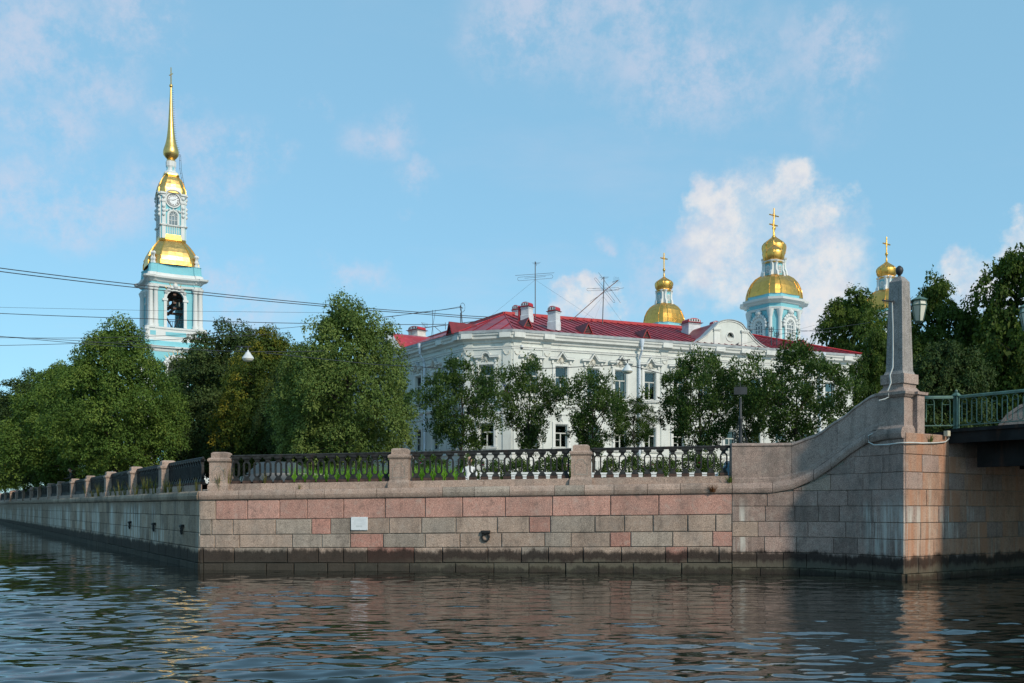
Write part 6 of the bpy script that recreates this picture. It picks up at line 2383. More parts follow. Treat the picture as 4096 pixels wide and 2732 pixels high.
put(930, 1305, 1900, 74, KC, 3.4, 8.2, 500, 'linden_tree', 'dark rounded linden tree right of the bell tower', GL, 0.3)
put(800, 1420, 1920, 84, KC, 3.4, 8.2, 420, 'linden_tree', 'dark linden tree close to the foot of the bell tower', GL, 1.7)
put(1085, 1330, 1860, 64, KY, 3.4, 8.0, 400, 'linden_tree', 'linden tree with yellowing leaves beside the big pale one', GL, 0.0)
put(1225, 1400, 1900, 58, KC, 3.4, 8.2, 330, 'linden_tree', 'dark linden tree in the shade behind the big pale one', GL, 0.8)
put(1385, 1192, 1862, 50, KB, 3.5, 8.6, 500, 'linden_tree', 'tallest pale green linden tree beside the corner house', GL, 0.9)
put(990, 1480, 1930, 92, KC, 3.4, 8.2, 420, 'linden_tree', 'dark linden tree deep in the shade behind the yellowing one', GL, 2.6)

GA = 'small fruit trees in front of the house'


def apple(seed, R0, H0, n=150, per=105, leaf=0.10, lump=0.42):
    cm_, C = crown_mesh(seed, 'fruit_tree_crown', L_APP, VASE, R0, H0, n, per, leaf, droop=0.1, spray=0.42, flat=0.7, lump=lump, fill=0.45, upright=0.55, aspect=0.5, scat=0.5)
    return cm_, trunk_mesh(seed, 'fruit_tree_trunk', C, H0, 1.3, 0.075, BARK, 22)


A1, A2, A3 = apple(5, 1.55, 3.3), apple(6, 1.2, 3.3, 125), apple(8, 1.6, 3.4, 190)
put(1848, 1472, 1815, 37.5, A1, 1.55, 3.3, 315, 'fruit_tree', 'small fruit tree in front of the chamfered house corner', GA, 0.2)
put(2117, 1466, 1812, 38.5, A2, 1.2, 3.3, 205, 'fruit_tree', 'slim fruit tree right of the chamfered house corner', GA, 1.0)
put(2372, 1512, 1812, 37.0, A2, 1.2, 3.3, 230, 'fruit_tree', 'sparse fruit tree behind the granite post nearest the bridge', GA, 2.2)
put(2535, 1612, 1796, 37.8, A1, 1.55, 3.3, 165, 'fruit_tree', 'smallest fruit tree in front of the white downpipe', GA, 3.1)
put(2798, 1442, 1814, 38.0, A3, 1.6, 3.4, 320, 'fruit_tree', 'bushy fruit tree left of the street sign', GA, 0.5)
put(3185, 1412, 1812, 37.0, A3, 1.6, 3.4, 390, 'fruit_tree', 'largest fruit tree right of the street sign', GA, 2.4)
put(2985, 1560, 1810, 41.0, A1, 1.55, 3.3, 170, 'fruit_tree', 'fruit tree directly behind the street sign', GA, 1.7)

GR = 'tall trees beyond the bridge'
M1 = linden(61, L_MAP, 3.6, 8.4, 1.8, 260, 130, 0.19, droop=0.5, spray=1.0, prof=ROUND, lump=0.32, fill=0.3, flat=0.5, core=1800)
M2 = linden(63, L_MAP, 3.4, 8.8, 1.8, 260, 125, 0.18, droop=0.6, spray=0.9, lump=0.36, flat=0.55, fill=0.35, core=1600)
M3 = linden(67, L_DARK, 2.6, 5.4, 1.2, 260, 120, 0.14, droop=0.6, spray=0.65, prof=ROUND, flat=0.5, core=2500, fill=0.3)
put(3415, 1172, 1700, 88, M1, 3.6, 8.4, 330, 'maple_tree', 'leafy tree rising behind the right end of the red roof', GR, 0.3)
put(3745, 1120, 1780, 46, M2, 3.4, 8.8, 330, 'maple_tree', 'light green tree just right of the obelisk lantern', GR, 1.5)
put(3790, 1370, 1820, 36, M3, 2.6, 5.4, 320, 'linden_tree', 'dark rounded young tree right behind the bridge railing', GR, 0.5)
put(4110, 990, 1790, 43, M1, 3.6, 8.4, 450, 'maple_tree', 'tall dark maple tree at the right picture edge', GR, 2.2)
put(3950, 1270, 1850, 55, M1, 3.6, 8.4, 430, 'maple_tree', 'dark tree filling the gap left of the tall maple', GR, 4.0)
put(3640, 1330, 1850, 56, KC, 3.4, 8.2, 380, 'linden_tree', 'dark linden tree behind the obelisk pedestal', GR, 4.4)
put(3500, 1330, 1830, 42, M2, 3.4, 8.8, 200, 'linden_tree', 'drooping linden tree between house end and obelisk', GR, 5.0)
put(4200, 1300, 1850, 50, KC, 3.4, 8.2, 460, 'linden_tree', 'dark tree beyond the right picture edge', GR, 1.0)


# rose bushes, bright plants, weeds
def bush(seed, mat, R0, H0, n, per, leaf, flowers=0):
    cm_, C = crown_mesh(seed, 'bush_foliage', mat, ROUND, R0, H0, n, per, leaf, droop=0.1, spray=0.26, flat=0.7, lump=0.3, fill=0.4, upright=0.35, scat=0.5)
    fl_ = None
    if flowers:
        rs = random.Random(seed)
        mb = MB()
        for i in range(flowers):
            c = C[rs.randrange(len(C))]
            c = Vector(c) * 1.08
            for k in range(5):
                a = k * 1.257 + rs.random()
                M = Matrix.Translation(c) @ RZ(a) @ Matrix.Rotation(0.5, 4, 'X')
                mb.add([(-0.018, 0, 0), (0.018, 0, 0), (0.026, 0.035, 0.012), (0, 0.05, 0.01), (-0.026, 0.035, 0.012)], [(0, 1, 2, 3, 4)], M)
        fl_ = mb.mesh('rose_flowers', PETAL)
    return cm_, fl_


B1, B2, B3 = bush(71, L_ROSE, 0.55, 0.85, 60, 60, 0.065, 9), bush(73, L_ROSE, 0.6, 0.75, 62, 60, 0.065, 4), bush(79, L_ROSE, 0.5, 0.8, 55, 60, 0.065, 0)
GB = 'rose bushes behind the quay railing'
spots = [(1712, 1832, 150, B1, 'round rose bush with pink flowers left of the seated person', 33.6), (1878, 1838, 110, B1, 'rose bush right behind the seated person', 35.4),
         (1985, 1848, 90, B2, 'low yellowish rose bush behind the middle of the railing', 35.0), (2075, 1846, 110, B3, 'rose bush with reddish hips behind the middle railing', 35.2),
         (2190, 1832, 120, B2, 'tall rose bush left of the right hand granite post', 35.3), (2258, 1838, 100, B1, 'rose bush half hidden by the right hand granite post', 35.0),
         (2440, 1845, 80, B3, 'small rose bush left of a white bench beyond the post', 35.4), (2530, 1840, 100, B1, 'rose bush with few flowers under the smallest fruit tree', 35.3),
         (2610, 1850, 80, B2, 'low rose bush between two white benches', 35.0), (2668, 1843, 90, B3, 'rose bush left of the last white bench', 35.2),
         (2775, 1832, 130, B1, 'large rose bush behind the last white bench', 35.6), (2850, 1826, 90, B2, 'rose bush next to the blue car', 35.8)]
for px, py, wpx, kit, lab, Y in spots:
    t = empty('rose_bush', (gx(px, Y), Y, 2.47), lab, 'bush', GB, rnd.uniform(0, 6))
    hgt_ = zz(py, Y) - 2.47
    sx = wpx / FPX * Y / 1.15
    for nm, me in (('foliage', kit[0]), ('flowers', kit[1])):
        if me:
            o = bpy.data.objects.new(nm, me)
            col.objects.link(o); o.parent = t; o.scale = (sx, sx, hgt_ / 0.85)


def tuft(seed, mat, n, h, rad, width, bend=0.5, name='blades'):
    rs = np.random.RandomState(seed)
    quads, tint = [], []
    for i in range(n):
        a, r = rs.uniform(0, 6.28), rad * math.sqrt(rs.uniform(0, 1)) * 0.6
        b = np.array([r * math.cos(a), r * math.sin(a), 0.0])
        hh = h * rs.uniform(0.5, 1.1)
        o = np.array([math.cos(a), math.sin(a), 0]) * rs.uniform(0.1, bend) * hh
        s = np.array([-math.sin(a + rs.normal(0, .6)), math.cos(a + rs.normal(0, .6)), 0]) * width
        m = b + o * 0.35 + np.array([0, 0, hh * 0.6])
        tp = b + o + np.array([0, 0, hh])
        quads.append([b - s, b + s, m + s * 0.8, m - s * 0.8])
        quads.append([m - s * 0.8, m + s * 0.8, tp + s * 0.1, tp - s * 0.1])
        k = rs.uniform(0, 1)
        tint += [k, min(1, k + 0.1)]
        for _ in range(2):
            f = rs.uniform(0.2, 0.9)
            q = b + (tp - b) * f
            dd = rs.normal(0, 1, 3); dd[2] = abs(dd[2]) * 0.4
            dd = dd / np.linalg.norm(dd) * width * 6
            s2 = np.cross(dd, [0, 0, 1.0]); s2 = s2 / max(1e-6, np.linalg.norm(s2)) * width * 1.4
            quads.append([q, q + dd * 0.5 + s2, q + dd, q + dd * 0.5 - s2])
            tint.append(rs.uniform(0, 1))
    return quads_mesh(name, np.array(quads), np.array(tint), mat)


TF = [tuft(100 + i, L_BRIGHT, 70, 0.52, 0.26, 0.010, 0.6) for i in range(3)]
for i in range(15):
    px = 1172 + i * 27.5 + rnd.uniform(-5, 5)
    Y = 30.2 + rnd.uniform(-0.15, 0.2)
    t = empty('green_plant', (gx(px, Y), Y, 2.40), ['bright green leafy plant, number %s from the left behind the left railing' % w_ for w_ in ['one', 'two', 'three', 'four', 'five', 'six', 'seven', 'eight', 'nine', 'ten', 'eleven', 'twelve', 'thirteen', 'fourteen', 'fifteen']][i], 'plant', 'bright green plants behind the railing', rnd.uniform(0, 6))
    o = bpy.data.objects.new('blades', TF[i % 3])
    col.objects.link(o); o.parent = t
    k = rnd.uniform(0.95, 1.35)
    o.scale = (1, 1, k)
for i in range(8):
    px = 1645 + i * 26 + rnd.uniform(-5, 5)
    Y = 30.4 + rnd.uniform(-0.15, 0.3)
    t = empty('green_plant', (gx(px, Y), Y, 2.44), 'bright green grass clump, %s to the right of the middle granite post' % ordn[i], 'plant', 'bright green plants behind the railing', rnd.uniform(0, 6))
    o = bpy.data.objects.new('blades', TF[(i + 1) % 3])
    col.objects.link(o); o.parent = t
    o.scale = (1, 1, rnd.uniform(0.9, 1.3))
WD = [tuft(130 + i, L_DRY, 22, 0.42, 0.09, 0.007, 0.35, 'stalks') for i in range(3)]
GW = 'dry weeds growing on the quay coping'
wspots = [LW - d for d in (0.7, 2.6, 4.4, 5.3, 6.7, 8.4, 9.2, 10.4, 12.0, 13.3, 14.6, 16.0, 17.5, 19.2, 21.0, 23.0, 25.5)]
for i, u in enumerate(wspots):
    p = ll.pt(u, LC_T(u) - 0.02, rnd.uniform(-0.12, 0.02))
    t = empty('dry_weed', tuple(p), '%s dry weed from the corner on the side canal coping' % (ordn + ['seventeenth'])[i], 'weed', GW, rnd.uniform(0, 6))
    o = bpy.data.objects.new('stalks', WD[i % 3])
    col.objects.link(o); o.parent = t
    k = rnd.uniform(0.9, 1.7)
    o.scale = (k, k, k)
for px, lab, me, k, dz in ((872, 'yellowish tall weed at the foot of the corner post', WD[0], 1.2, 0.0), (905, 'thin dry weed right of the corner post', WD[1], 1.3, 0.19), (1196, 'flat green weed on the coping below the left railing', WD[2], 0.45, 0.0),
                           (1052, 'thin weed at the foot of the left railing', WD[2], 0.8, 0.19)):
    u = U(px)
    p = wl.pt(u, C_TOP(u) - 0.01 + dz, -0.05 if dz == 0 else -0.13)
    t = empty('dry_weed', tuple(p), lab, 'weed', GW, rnd.uniform(0, 6))
    o = bpy.data.objects.new('stalks', me)
    col.objects.link(o); o.parent = t
    o.scale = (k, k, k)
rw = tuft(150, L_RUSTW, 90, 0.30, 0.16, 0.006, 0.9, 'stalks')
u = U(2850)
t = empty('brown_weed', tuple(wl.pt(u, C_BOT(u) + 0.04, 0.09)), 'rust brown weed hanging on the coping beside the bridge parapet', 'weed')
o = bpy.data.objects.new('stalks', rw)
col.objects.link(o); o.parent = t
o.scale = (0.9, 0.6, 0.75)
gw = tuft(151, L_ROSE, 25, 0.2, 0.08, 0.008, 0.8, 'stalks')
u = U(2918)
t = empty('green_weed', tuple(wl.pt(u, C_TOP(u), 0.03)), 'small green weed in the joint at the parapet end', 'weed')
o = bpy.data.objects.new('stalks', gw)
col.objects.link(o); o.parent = t
t = empty('green_weed', tuple(rf.pt(1.0, zz(1768, 24.1), 0.04)), 'small green weed growing out of the abutment top', 'weed')
o = bpy.data.objects.new('stalks', gw)
col.objects.link(o); o.parent = t

# ------------------------------------------------------------------ small things
# white plate
u = U(1439)
M, _ = frame(wl.pt(u - 0.235, 0), wl.pt(u + 0.235, 0))
zpl = (zz(2121, 27.3), zz(2068, 27.3))
pt_ = M @ Vector((0.235, -0.03, (zpl[0] + zpl[1]) / 2))
plate = empty('mooring_plate', tuple(pt_), 'white enamel plate with faded lettering on the quay wall', 'sign')
MB(M).cbox(0.0, 0.47, -0.052, -0.030, zpl[0], zpl[1], 0.004).build('plate', WHITEPLATE, plate)
ph_ = zpl[1] - zpl[0]


def lettering(s, x, z, size, M, parent, mat, y, wmax=None):
    cu_ = bpy.data.curves.new('lettering', 'FONT')
    cu_.body = s
    cu_.size = size
    cu_.align_x = 'CENTER'
    cu_.align_y = 'CENTER'
    tmp = bpy.data.objects.new('lettering_curve', cu_)
    me = bpy.data.meshes.new_from_object(tmp)
    bpy.data.objects.remove(tmp)
    me.materials.append(mat)
    o = bpy.data.objects.new('lettering', me)
    col.objects.link(o)
    o.parent = parent
    o.matrix_local = Matrix.Translation(-org(parent)) @ M @ TR(x, y, z) @ Matrix.Rotation(math.pi / 2, 4, 'X')
    return o


for s_, f, sz_ in (('ОСТАНОВКА СУДОВ', 0.83, 0.040), ('ЗАПРЕЩЕНА!', 0.70, 0.044), ('NO MOORING!', 0.47, 0.046)):
    lettering(s_, 0.235, zpl[0] + ph_ * f, sz_, M, plate, FAINT, -0.0535)
q = MB(M)
q.box(0.05, 0.20, -0.0535, -0.0522, zpl[0] + ph_ * 0.59, zpl[0] + ph_ * 0.593 + 0.003)
q.build('rule', FAINT, plate)
q = MB(M)
q.box(0.27, 0.42, -0.0535, -0.0522, zpl[0] + ph_ * 0.59, zpl[0] + ph_ * 0.593 + 0.003)
q.build('rule', FAINT, plate)
q = MB(M)
q.box(0.15, 0.32, -0.0535, -0.0522, zpl[0] + ph_ * 0.24, zpl[0] + ph_ * 0.37)
q.build('arrow_box', FAINT, plate)
lettering('← 50 M', 0.235, zpl[0] + ph_ * 0.305, 0.036, M, plate, WHITEPLATE, -0.0548)
for x, f in ((0.02, 0.95), (0.235, 0.95), (0.45, 0.95), (0.02, 0.07), (0.235, 0.06), (0.45, 0.08)):
    MB(M @ TR(x, -0.053, zpl[0] + ph_ * f) @ Matrix.Rotation(math.pi / 2, 4, 'X')).lathe([(0.006, -0.002), (0.006, 0.004)], 6).build('screw', DARKMETAL, plate)

# mooring rings
def mooring(p, t2, label):
    t_ = empty('mooring_ring', tuple(p), label, 'mooring ring', 'mooring rings on the quay')
    x = Vector((t2.x, t2.y, 0))
    y = Vector((-t2.y, t2.x, 0))
    M_ = Matrix(((x.x, y.x, 0, p.x), (x.y, y.y, 0, p.y), (0, 0, 1, p.z), (0, 0, 0, 1)))
    q = MB(M_)
    n = 18
    pts = [(0.098 * math.sin(2 * math.pi * i / n), -0.045 - 0.0 * i, -0.13 + 0.098 * math.cos(2 * math.pi * i / n)) for i in range(n + 1)]
    q.tube(pts, 0.026, 7)
    q.build('ring', IRON, t_, smooth=60)
    k_ = MB(M_)
    k_.tube([(-0.11, -0.055, 0.0), (0.11, -0.055, 0.0)], 0.045, 8)
    k_.box(-0.12, 0.12, -0.05, 0.03, -0.03, 0.05)
    k_.build('hinge', IRON, t_)


u = U(1944)
mooring(wl.pt(u, zz(2130, 26.8), 0.03), wl.at(u)[1], 'black iron mooring ring on the front quay wall')
for d, lab in ((2.1, 'black mooring ring on the side canal wall nearest the corner'), (6.6, 'second black mooring ring along the side canal wall'), (11.5, 'third mooring ring, far along the side canal wall')):
    mooring(ll.pt(LW - d, 1.18, 0.03), ll.at(LW - d)[1], lab)

# street sign on its post
p0 = at(2962, 1775, 27.2)
p0.z = 2.46
sg = empty('street_sign', tuple(p0), 'dark street sign seen from behind on a post with scrolls', 'street sign')
Mz = Matrix.Translation((p0.x, p0.y, 0))
q = MB(Mz)
q.lathe([(0.055, 2.46), (0.055, 3.5), (0.05, 3.55), (0.045, 4.1), (0.06, 4.13), (0.06, 4.17), (0.035, 4.2), (0.035, 4.72)], 10)
q.build('post', DARKMETAL, sg, smooth=40)
bz0, bz1 = zz(1578, 27.2), zz(1549, 27.2)
MB(Mz @ RZ(-0.12)).box(-0.17, 0.17, -0.05, 0.05, bz0, bz1).build('board', DARKMETAL, sg)
q = MB(Mz @ RZ(-0.12))
q.tube([(0, 0, bz1), (0, 0, bz1 + 0.16)], 0.014, 5, r1=0.004)
for s in (-1, 1):
    q.tube([(s * 0.03, 0, bz1 + 0.01), (s * 0.07, 0, bz1 + 0.05), (s * 0.11, 0, bz1 + 0.01), (s * 0.14, 0, bz1 + 0.05)], 0.008, 4)
q.build('crest', DARKMETAL, sg)
q = MB(Mz)
for s in (-1, 1):
    q.tube([(s * 0.21, 0, 3.35), (s * 0.05, 0, 4.1)], 0.009, 4)
    q.tube([(s * 0.12 + 0.065 * math.cos(a * 0.7), 0, 3.58 + 0.065 * math.sin(a * 0.7)) for a in range(10)], 0.010, 4)
    q.tube([(s * 0.13 + 0.05 * math.cos(a * 0.7), 0, 3.44 + 0.05 * math.sin(a * 0.7)) for a in range(10)], 0.010, 4)
q.build('scroll', DARKMETAL, sg)

# white slatted benches
WBEN = plain('white_bench_paint', (0.66, 0.67, 0.67), 0.6, var=0.08, dirt=((0.4, 0.4, 0.38), 0.25))


def bench(px, Y, wpx, label, yaw=0.0):
    p = Vector((gx(px, Y), Y, 2.472))
    t_ = empty('white_bench', tuple(p), label, 'bench', 'white slatted benches behind the railing')
    M_ = Matrix.Translation(p) @ RZ(yaw)
    h = wpx / FPX * Y / 2
    for i in range(4):
        MB(M_).box(-h, h, -0.02 + 0.11 * i, 0.07 + 0.11 * i, 0.40, 0.435).build('seat_slat', WBEN, t_)
    for i in range(4):
        MB(M_).box(-h, h, -0.075, -0.045, 0.12 + 0.085 * i, 0.185 + 0.085 * i).build('front_slat', WBEN, t_)
    for s in (-1, 1):
        for y in (0.0, 0.36):
            MB(M_).box(s * (h - 0.12) - 0.03, s * (h - 0.12) + 0.03, y - 0.03, y + 0.03, 0, 0.40).build('leg', WBEN, t_)
    return t_


bench(1960, 33.3, 80, 'short white slatted bench right of the seated person')
bench(2160, 33.2, 230, 'long white slatted bench behind the middle railing')
bench(2440, 33.6, 260, 'white slatted bench right of the right hand granite post')
bench(2620, 33.3, 60, 'short white bench end below the smallest fruit tree')
bench(2775, 33.4, 190, 'white slatted bench nearest the bridge parapet', -0.03)

# people
SKIN = plain('skin', (0.42, 0.25, 0.18), 0.6, var=0.05)
SHIRT = plain('white_shirt', (0.62, 0.62, 0.62), 0.9)
TROU = plain('dark_trousers', (0.04, 0.045, 0.06), 0.9)
DSHIRT = plain('dark_green_shirt', (0.018, 0.024, 0.022), 0.9)
HAIR = plain('dark_hair', (0.018, 0.014, 0.012), 0.7)


def person(loc, yaw, label, pose, top, hair=True, bald=False):
    t_ = empty('person', tuple(loc), label, 'person')
    M_ = RZ(yaw)
    J, E = pose
    me = bpy.data.meshes.new('body')
    bm_ = bmesh.new()
    sk = bm_.verts.layers.skin.verify()
    vs = []
    for i, (p, r) in enumerate(J):
        v = bm_.verts.new(M_ @ Vector(p))
        v[sk].radius = (r, r)
        v[sk].use_root = (i == 0)
        vs.append(v)
    for a, b in E:
        bm_.edges.new((vs[a], vs[b]))
    bm_.to_mesh(me)
    bm_.free()
    me.materials.append(top)
    o = bpy.data.objects.new('body', me)
    col.objects.link(o); o.parent = t_
    md = o.modifiers.new('skin', 'SKIN')
    md.use_smooth_shade = True
    sb = o.modifiers.new('sub', 'SUBSURF')
    sb.levels = sb.render_levels = 2
    return t_


def headparts(t_, loc, yaw, c, hair, tilt=0.0):
    M_ = Matrix.Translation(Vector(loc)) @ RZ(yaw) @ TR(*c) @ Matrix.Rotation(tilt, 4, 'X')
    q = MB(M_)
    sect = [(-0.115, 0.035, 0.03, 0.02), (-0.10, 0.05, 0.055, 0.015), (-0.06, 0.062, 0.075, 0.005), (0.0, 0.073, 0.09, 0.0), (0.05, 0.075, 0.094, 0.0), (0.09, 0.062, 0.078, 0.0), (0.115, 0.035, 0.045, 0.0)]
    q.loft([[(rx * math.cos(2 * math.pi * j / 14), -oy + ry * math.sin(2 * math.pi * j / 14), z) for j in range(14)] for z, rx, ry, oy in sect])
    q.tube([(0, -0.085, 0.02), (0, -0.112, -0.02), (0, -0.09, -0.03)], 0.014, 6)
    for s in (-1, 1):
        q.lathe([(0.005, -0.03), (0.014, -0.01), (0.014, 0.015), (0.005, 0.03)], 6, TR(s * 0.076, 0.005, -0.005))
    q.tube([(0, 0.0, -0.09), (0, 0.015, -0.2)], 0.05, 8)
    h_ = q.build('head', SKIN, t_, smooth=60)
    h_.parent = t_
    fe = MB(M_)
    for s in (-1, 1):
        fe.lathe([(0.002, -0.01), (0.011, 0.0), (0.002, 0.01)], 6, TR(s * 0.032, -0.086, 0.015))
    fe.box(-0.025, 0.025, -0.088, -0.078, -0.066, -0.058)
    fe.build('face_features', HAIR, h_)
    if hair:
        hr_ = MB(M_)
        hr_.loft([[(rx * math.cos(2 * math.pi * j / 14), oy + ry * math.sin(2 * math.pi * j / 14), z) for j in range(14)] for z, rx, ry, oy in ((0.0, 0.077, 0.065, 0.035), (0.05, 0.08, 0.09, 0.012), (0.095, 0.068, 0.083, 0.003), (0.125, 0.038, 0.05, 0.0))])
        hr_.build('hair', HAIR, h_, smooth=60)


SIT = ([((0, 0, 0.42), 0.15), ((0, 0.01, 0.62), 0.14), ((0, 0.02, 0.82), 0.16), ((0, 0.02, 0.95), 0.06), ((0, 0.01, 1.0), 0.05),
        ((-0.17, 0.02, 0.88), 0.055), ((-0.24, -0.02, 0.66), 0.045), ((-0.17, -0.24, 0.55), 0.035), ((-0.12, -0.32, 0.53), 0.03),
        ((0.17, 0.02, 0.88), 0.055), ((0.24, -0.02, 0.66), 0.045), ((0.17, -0.24, 0.55), 0.035), ((0.12, -0.32, 0.53), 0.03),
        ((-0.10, -0.08, 0.42), 0.09), ((-0.12, -0.45, 0.47), 0.065), ((-0.12, -0.47, 0.06), 0.045), ((-0.12, -0.62, 0.03), 0.035),
        ((0.10, -0.08, 0.42), 0.09), ((0.12, -0.45, 0.47), 0.065), ((0.12, -0.47, 0.06), 0.045), ((0.12, -0.62, 0.03), 0.035)],
       [(0, 1), (1, 2), (2, 3), (3, 4), (2, 5), (5, 6), (6, 7), (7, 8), (2, 9), (9, 10), (10, 11), (11, 12), (0, 13), (13, 14), (14, 15), (15, 16), (0, 17), (17, 18), (18, 19), (19, 20)])
STAND = ([((0, 0, 0.95), 0.14), ((0, -0.02, 1.12), 0.13), ((0, -0.10, 1.34), 0.16), ((0, -0.13, 1.46), 0.06), ((0, -0.15, 1.50), 0.05),
          ((-0.19, -0.10, 1.40), 0.055), ((-0.27, -0.20, 1.16), 0.045), ((-0.18, -0.42, 1.10), 0.035), ((-0.14, -0.5, 1.10), 0.03),
          ((0.19, -0.10, 1.40), 0.055), ((0.27, -0.20, 1.16), 0.045), ((0.18, -0.42, 1.10), 0.035), ((0.14, -0.5, 1.10), 0.03),
          ((-0.09, 0, 0.86), 0.095), ((-0.10, 0.0, 0.48), 0.065), ((-0.10, 0.03, 0.07), 0.045), ((-0.11, -0.12, 0.03), 0.035),
          ((0.09, 0, 0.86), 0.095), ((0.10, 0.0, 0.48), 0.065), ((0.10, 0.03, 0.07), 0.045), ((0.11, -0.12, 0.03), 0.035)], SIT[1])
SITG = ([((p[0], p[1], max(p[2] - 0.28, 0.05)), r * 0.82) for p, r in SIT[0][:13]] + [((sx * q[0], q[1], q[2]), q[3]) for sx in (-1, 1) for q in ((0.10, -0.08, 0.13, 0.08), (0.26, -0.36, 0.16, 0.06), (0.06, -0.46, 0.07, 0.045), (-0.04, -0.52, 0.05, 0.035))], SIT[1])
pl_ = Vector((gx(1878, 33.6), 33.6, 2.474))
t = person(pl_, 0.15, 'seated person in a white shirt behind the middle of the railing', SITG, SHIRT)
headparts(t, pl_, 0.15, (0, 0.0, 0.86), False)
pl_ = Vector((gx(292, 59.5), 59.5, 2.38))
t = person(pl_, -1.0, 'standing person in dark clothes leaning on the side canal railing', STAND, DSHIRT)
headparts(t, pl_, -1.0, (0, -0.17, 1.62), True, 0.25)


# cars
def car(loc, yaw, paint, label, s=1.0):
    t_ = empty('parked_car', tuple(loc), label, 'car', 'cars parked behind the quay')
    M_ = Matrix.Translation(loc) @ RZ(yaw) @ Matrix.Scale(s, 4)
    st_ = [(-2.15, 0.35, 0.62, 0.62), (-2.1, 0.28, 0.80, 0.76), (-1.6, 0.25, 0.90, 0.84), (-0.9, 0.22, 0.95, 0.86), (0.6, 0.22, 0.95, 0.86), (1.5, 0.25, 0.93, 0.84), (2.05, 0.30, 0.88, 0.76), (2.12, 0.36, 0.7, 0.66)]
    q = MB(M_)
    q.loft([[(x, -w_, zb_), (x, -w_ * 1.02, (zb_ + zt_) / 2), (x, -w_ * 0.93, zt_), (x, w_ * 0.93, zt_), (x, w_ * 1.02, (zb_ + zt_) / 2), (x, w_, zb_)] for x, zb_, zt_, w_ in st_])
    body = q.build('body', paint, t_, smooth=35)
    q = MB(M_)
    q.loft([[(x, -w0, 0.88), (x + dx, -w1, z), (x + dx, w1, z), (x, w0, 0.88)] for x, dx, w0, w1, z in ((-1.95, 0.05, 0.74, 0.70, 0.93), (-1.85, 0.45, 0.76, 0.60, 1.40), (-0.6, 0.1, 0.78, 0.62, 1.46), (0.3, 0.0, 0.78, 0.61, 1.43), (1.25, -0.15, 0.74, 0.66, 0.98), (1.3, 0.0, 0.7, 0.66, 0.93))])
    q.build('cabin_glass', DGLASS, t_, smooth=30)
    q = MB(M_)
    q.loft([[(x, -w_, z - 0.02), (x, -w_ * 0.9, z + 0.03), (x, w_ * 0.9, z + 0.03), (x, w_, z - 0.02)] for x, w_, z in ((-1.38, 0.60, 1.41), (-0.6, 0.63, 1.47), (0.33, 0.61, 1.44))])
    q.build('roof', paint, t_, smooth=30)
    for sx in (-1.3, 1.35):
        for sy in (-0.80, 0.80):
            w_ = MB(M_ @ TR(sx, sy, 0.31) @ Matrix.Rotation(math.pi / 2, 4, 'X')).lathe([(0.22, -0.09), (0.31, -0.08), (0.31, 0.08), (0.22, 0.09)], 16).build('wheel', TYRE, t_, smooth=40)
            MB(M_ @ TR(sx, sy, 0.31) @ Matrix.Rotation(math.pi / 2, 4, 'X')).lathe([(0.2, -0.095), (0.2, 0.095)], 12).build('rim', RIM, w_)
    for sy in (-0.55, 0.55):
        MB(M_ @ TR(2.08, sy, 0.66)).box(-0.05, 0.04, -0.15, 0.15, -0.06, 0.07).build('headlight', WHITEPLATE, t_)
        MB(M_ @ TR(0.95, sy * 1.75, 0.98)).box(-0.08, 0.06, -0.08, 0.08, -0.07, 0.07).build('mirror', paint, t_)
    return t_


DGLASS = plain('car_glass', (0.03, 0.04, 0.045), 0.06, spec=0.8)
TYRE = plain('tyre_rubber', (0.02, 0.02, 0.02), 0.9)
RIM = plain('wheel_rim', (0.4, 0.4, 0.42), 0.35, 0.8)
PB = plain('blue_car_paint', (0.05, 0.16, 0.27), 0.25, var=0.05, spec=0.6)
PD = plain('dark_car_paint', (0.03, 0.033, 0.036), 0.22, var=0.05, spec=0.7)
PR = plain('red_car_paint', (0.35, 0.03, 0.025), 0.25, var=0.05, spec=0.6)
PS = plain('silver_car_paint', (0.42, 0.44, 0.45), 0.3, 0.3, var=0.05)
car((gx(3150, 33.2), 33.2, 2.47), math.pi + 0.05, PB, 'blue car mostly hidden behind the bridge parapet', 0.94)
car((gx(1150, 47), 47, 2.40), 0.35, PD, 'dark car with pale hood parked under the tall pale linden')
car((gx(948, 80), 80, 2.47), 1.2, PR, 'small red car far behind the corner post')
car((gx(620, 62), 62.0, 2.47), 2.0, PS, 'silver car parked under the broad linden')
car((gx(62, 128), 128, 2.5), 2.0, PR, 'tiny red car far down the side canal street')

# hanging street lamps and overhead wires
WIRE = plain('overhead_wire', (0.05, 0.052, 0.058), 0.6)


def wire(pts, r, label, sag=0.0, group='overhead wires'):
    P = []
    for (a, b) in zip(pts, pts[1:]):
        for i in range(8):
            f = i / 8
            q = a.lerp(b, f)
            q.z -= sag * 4 * f * (1 - f)
            P.append(q)
    P.append(pts[-1])
    return MB().tube(P, r, 4).build('overhead_wire', WIRE, None, label=label, cat='wire', group=group)


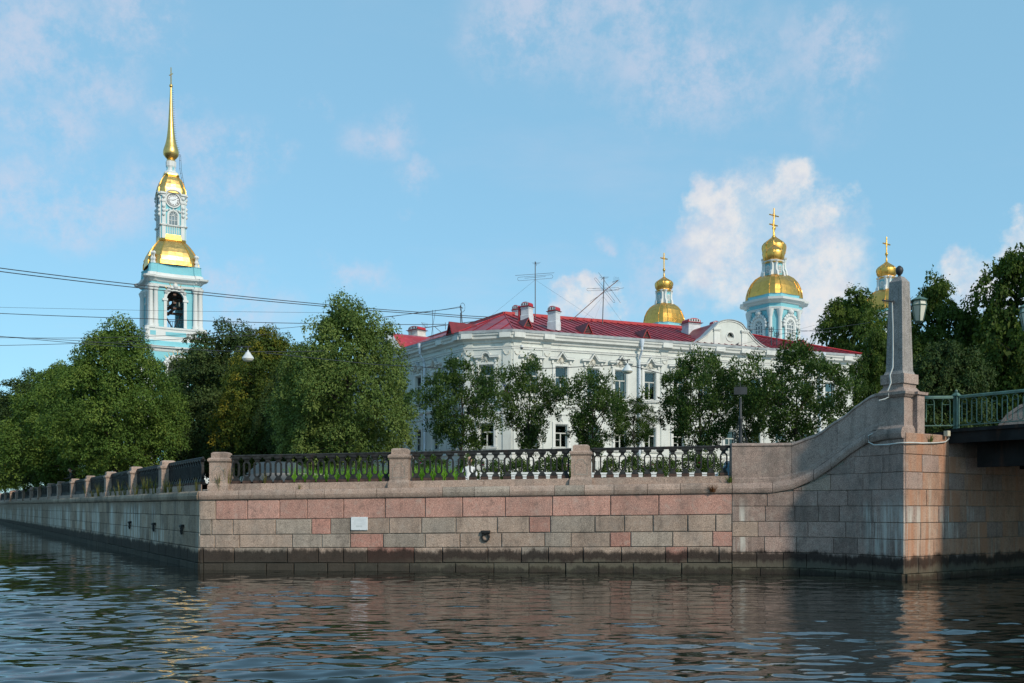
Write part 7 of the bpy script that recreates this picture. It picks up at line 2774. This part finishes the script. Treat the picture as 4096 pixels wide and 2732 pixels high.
a3t = at(1845, 1228, 64.5)
wire([at(-900, 960, 42), at(-150, 1052, 46), at(560, 1140, 52), at(1260, 1214, 60), at(1700, 1250, 63), at(1960, 1268, 66)], 0.022, 'upper of the two thick wires sloping past the bell tower', 0.03)
wire([at(-900, 974, 42.3), at(-150, 1066, 46.3), at(560, 1152, 52), at(1260, 1222, 60), at(1700, 1257, 63), at(1960, 1276, 66)], 0.022, 'lower of the two thick wires sloping past the bell tower', 0.03)
wire([at(-900, 1215, 58), at(-150, 1246, 60), at(600, 1275, 62), at(1260, 1294, 64), at(1780, 1297, 67)], 0.020, 'level dark wire crossing the belfry opening', 0.04)
wire([at(-900, 1210, 80), at(-150, 1226, 80), at(700, 1244, 80), at(1230, 1250, 80), at(1500, 1250, 80)], 0.011, 'thin faint level wire behind the bell arch', 0.0)
wire([at(-900, 1300, 46), at(-150, 1338, 48), at(300, 1362, 50), at(700, 1388, 52)], 0.013, 'thin wire entering low at the left above the lindens', 0.0)
wire([at(-900, 1340, 56), at(-150, 1348, 56), at(320, 1352, 56), at(700, 1341, 60), at(1165, 1310, 66), at(1500, 1272, 66), at(1842, 1230, 66)], 0.014, 'wire rising to the dark ring pole on the roof', 0.02)
wire([at(-900, 1400, 56), at(-150, 1384, 56), at(300, 1374, 57), at(800, 1352, 60), at(1160, 1330, 64)], 0.014, 'wire rising slowly behind the broad linden', 0.02)
wire([at(1500, 1272, 66), at(1680, 1248, 66), at(1842, 1226, 65)], 0.014, 'short wire running up to the dark ring pole', 0.05)
wire([at(-900, 1260, 50), at(-150, 1330, 52), at(420, 1382, 54), at(992, 1407, 44), at(1400, 1401, 48), at(1690, 1392, 62)], 0.014, 'span wire carrying the left hanging lamp', 0.02)
wire([at(1060, 1412, 44), at(1500, 1458, 44), at(1850, 1477, 42), at(2200, 1473, 41), at(2480, 1460, 40), at(2508, 1458, 40), at(2680, 1503, 42), at(2900, 1540, 55)], 0.016, 'span wire carrying the hanging lamp before the house', 0.0)
wire([at(2515, 1470, 40), at(2900, 1395, 60), at(3300, 1290, 90)], 0.008, 'thin wire rising right from the hanging lamp', 0.0)
wire([at(2740, 1316, 72), at(3120, 1318, 70), at(3320, 1328, 62)], 0.012, 'wire behind the curved gable towards the right trees', 0.0)
wire([at(3110, 1338, 70), at(3290, 1317, 62), at(3480, 1290, 55)], 0.010, 'thin wire from the insulator poles to the right trees', 0.0)


def hanging_lamp(p, label, s=1.0):
    t_ = empty('hanging_lamp', tuple(p), label, 'street lamp', 'street lamps hung on wires')
    M_ = Matrix.Translation(p) @ Matrix.Scale(s, 4)
    MB(M_).lathe([(0.03, 0.30), (0.05, 0.22), (0.10, 0.20), (0.14, 0.12), (0.25, -0.02), (0.26, -0.08)], 12).build('shade', LAMPW, t_, smooth=30)
    MB(M_).lathe([(0.245, -0.08), (0.22, -0.15), (0.10, -0.20), (0.01, -0.21)], 12).build('diffuser', LAMPGLASS, t_, smooth=50)
    q = MB(M_)
    q.tube([(0, 0, 0.28), (0, 0, 0.46)], 0.025, 6)
    q.tube([(-0.45, 0, 0.46), (-0.1, 0, 0.44), (0.12, 0, 0.46)], 0.03, 6)
    q.tube([(-0.45 + 0.09 * math.cos(a * 0.6), 0, 0.38 + 0.09 * math.sin(a * 0.6)) for a in range(11)], 0.012, 5)
    q.build('hanger', DARKMETAL, t_)


LAMPW = plain('lamp_enamel', (0.60, 0.62, 0.62), 0.45)
hanging_lamp(at(992, 1428, 44), 'white street lamp hung on a wire before the lindens', 1.0)
hanging_lamp(at(2510, 1478, 40), 'grey street lamp hung on a wire before the house front', 0.85)
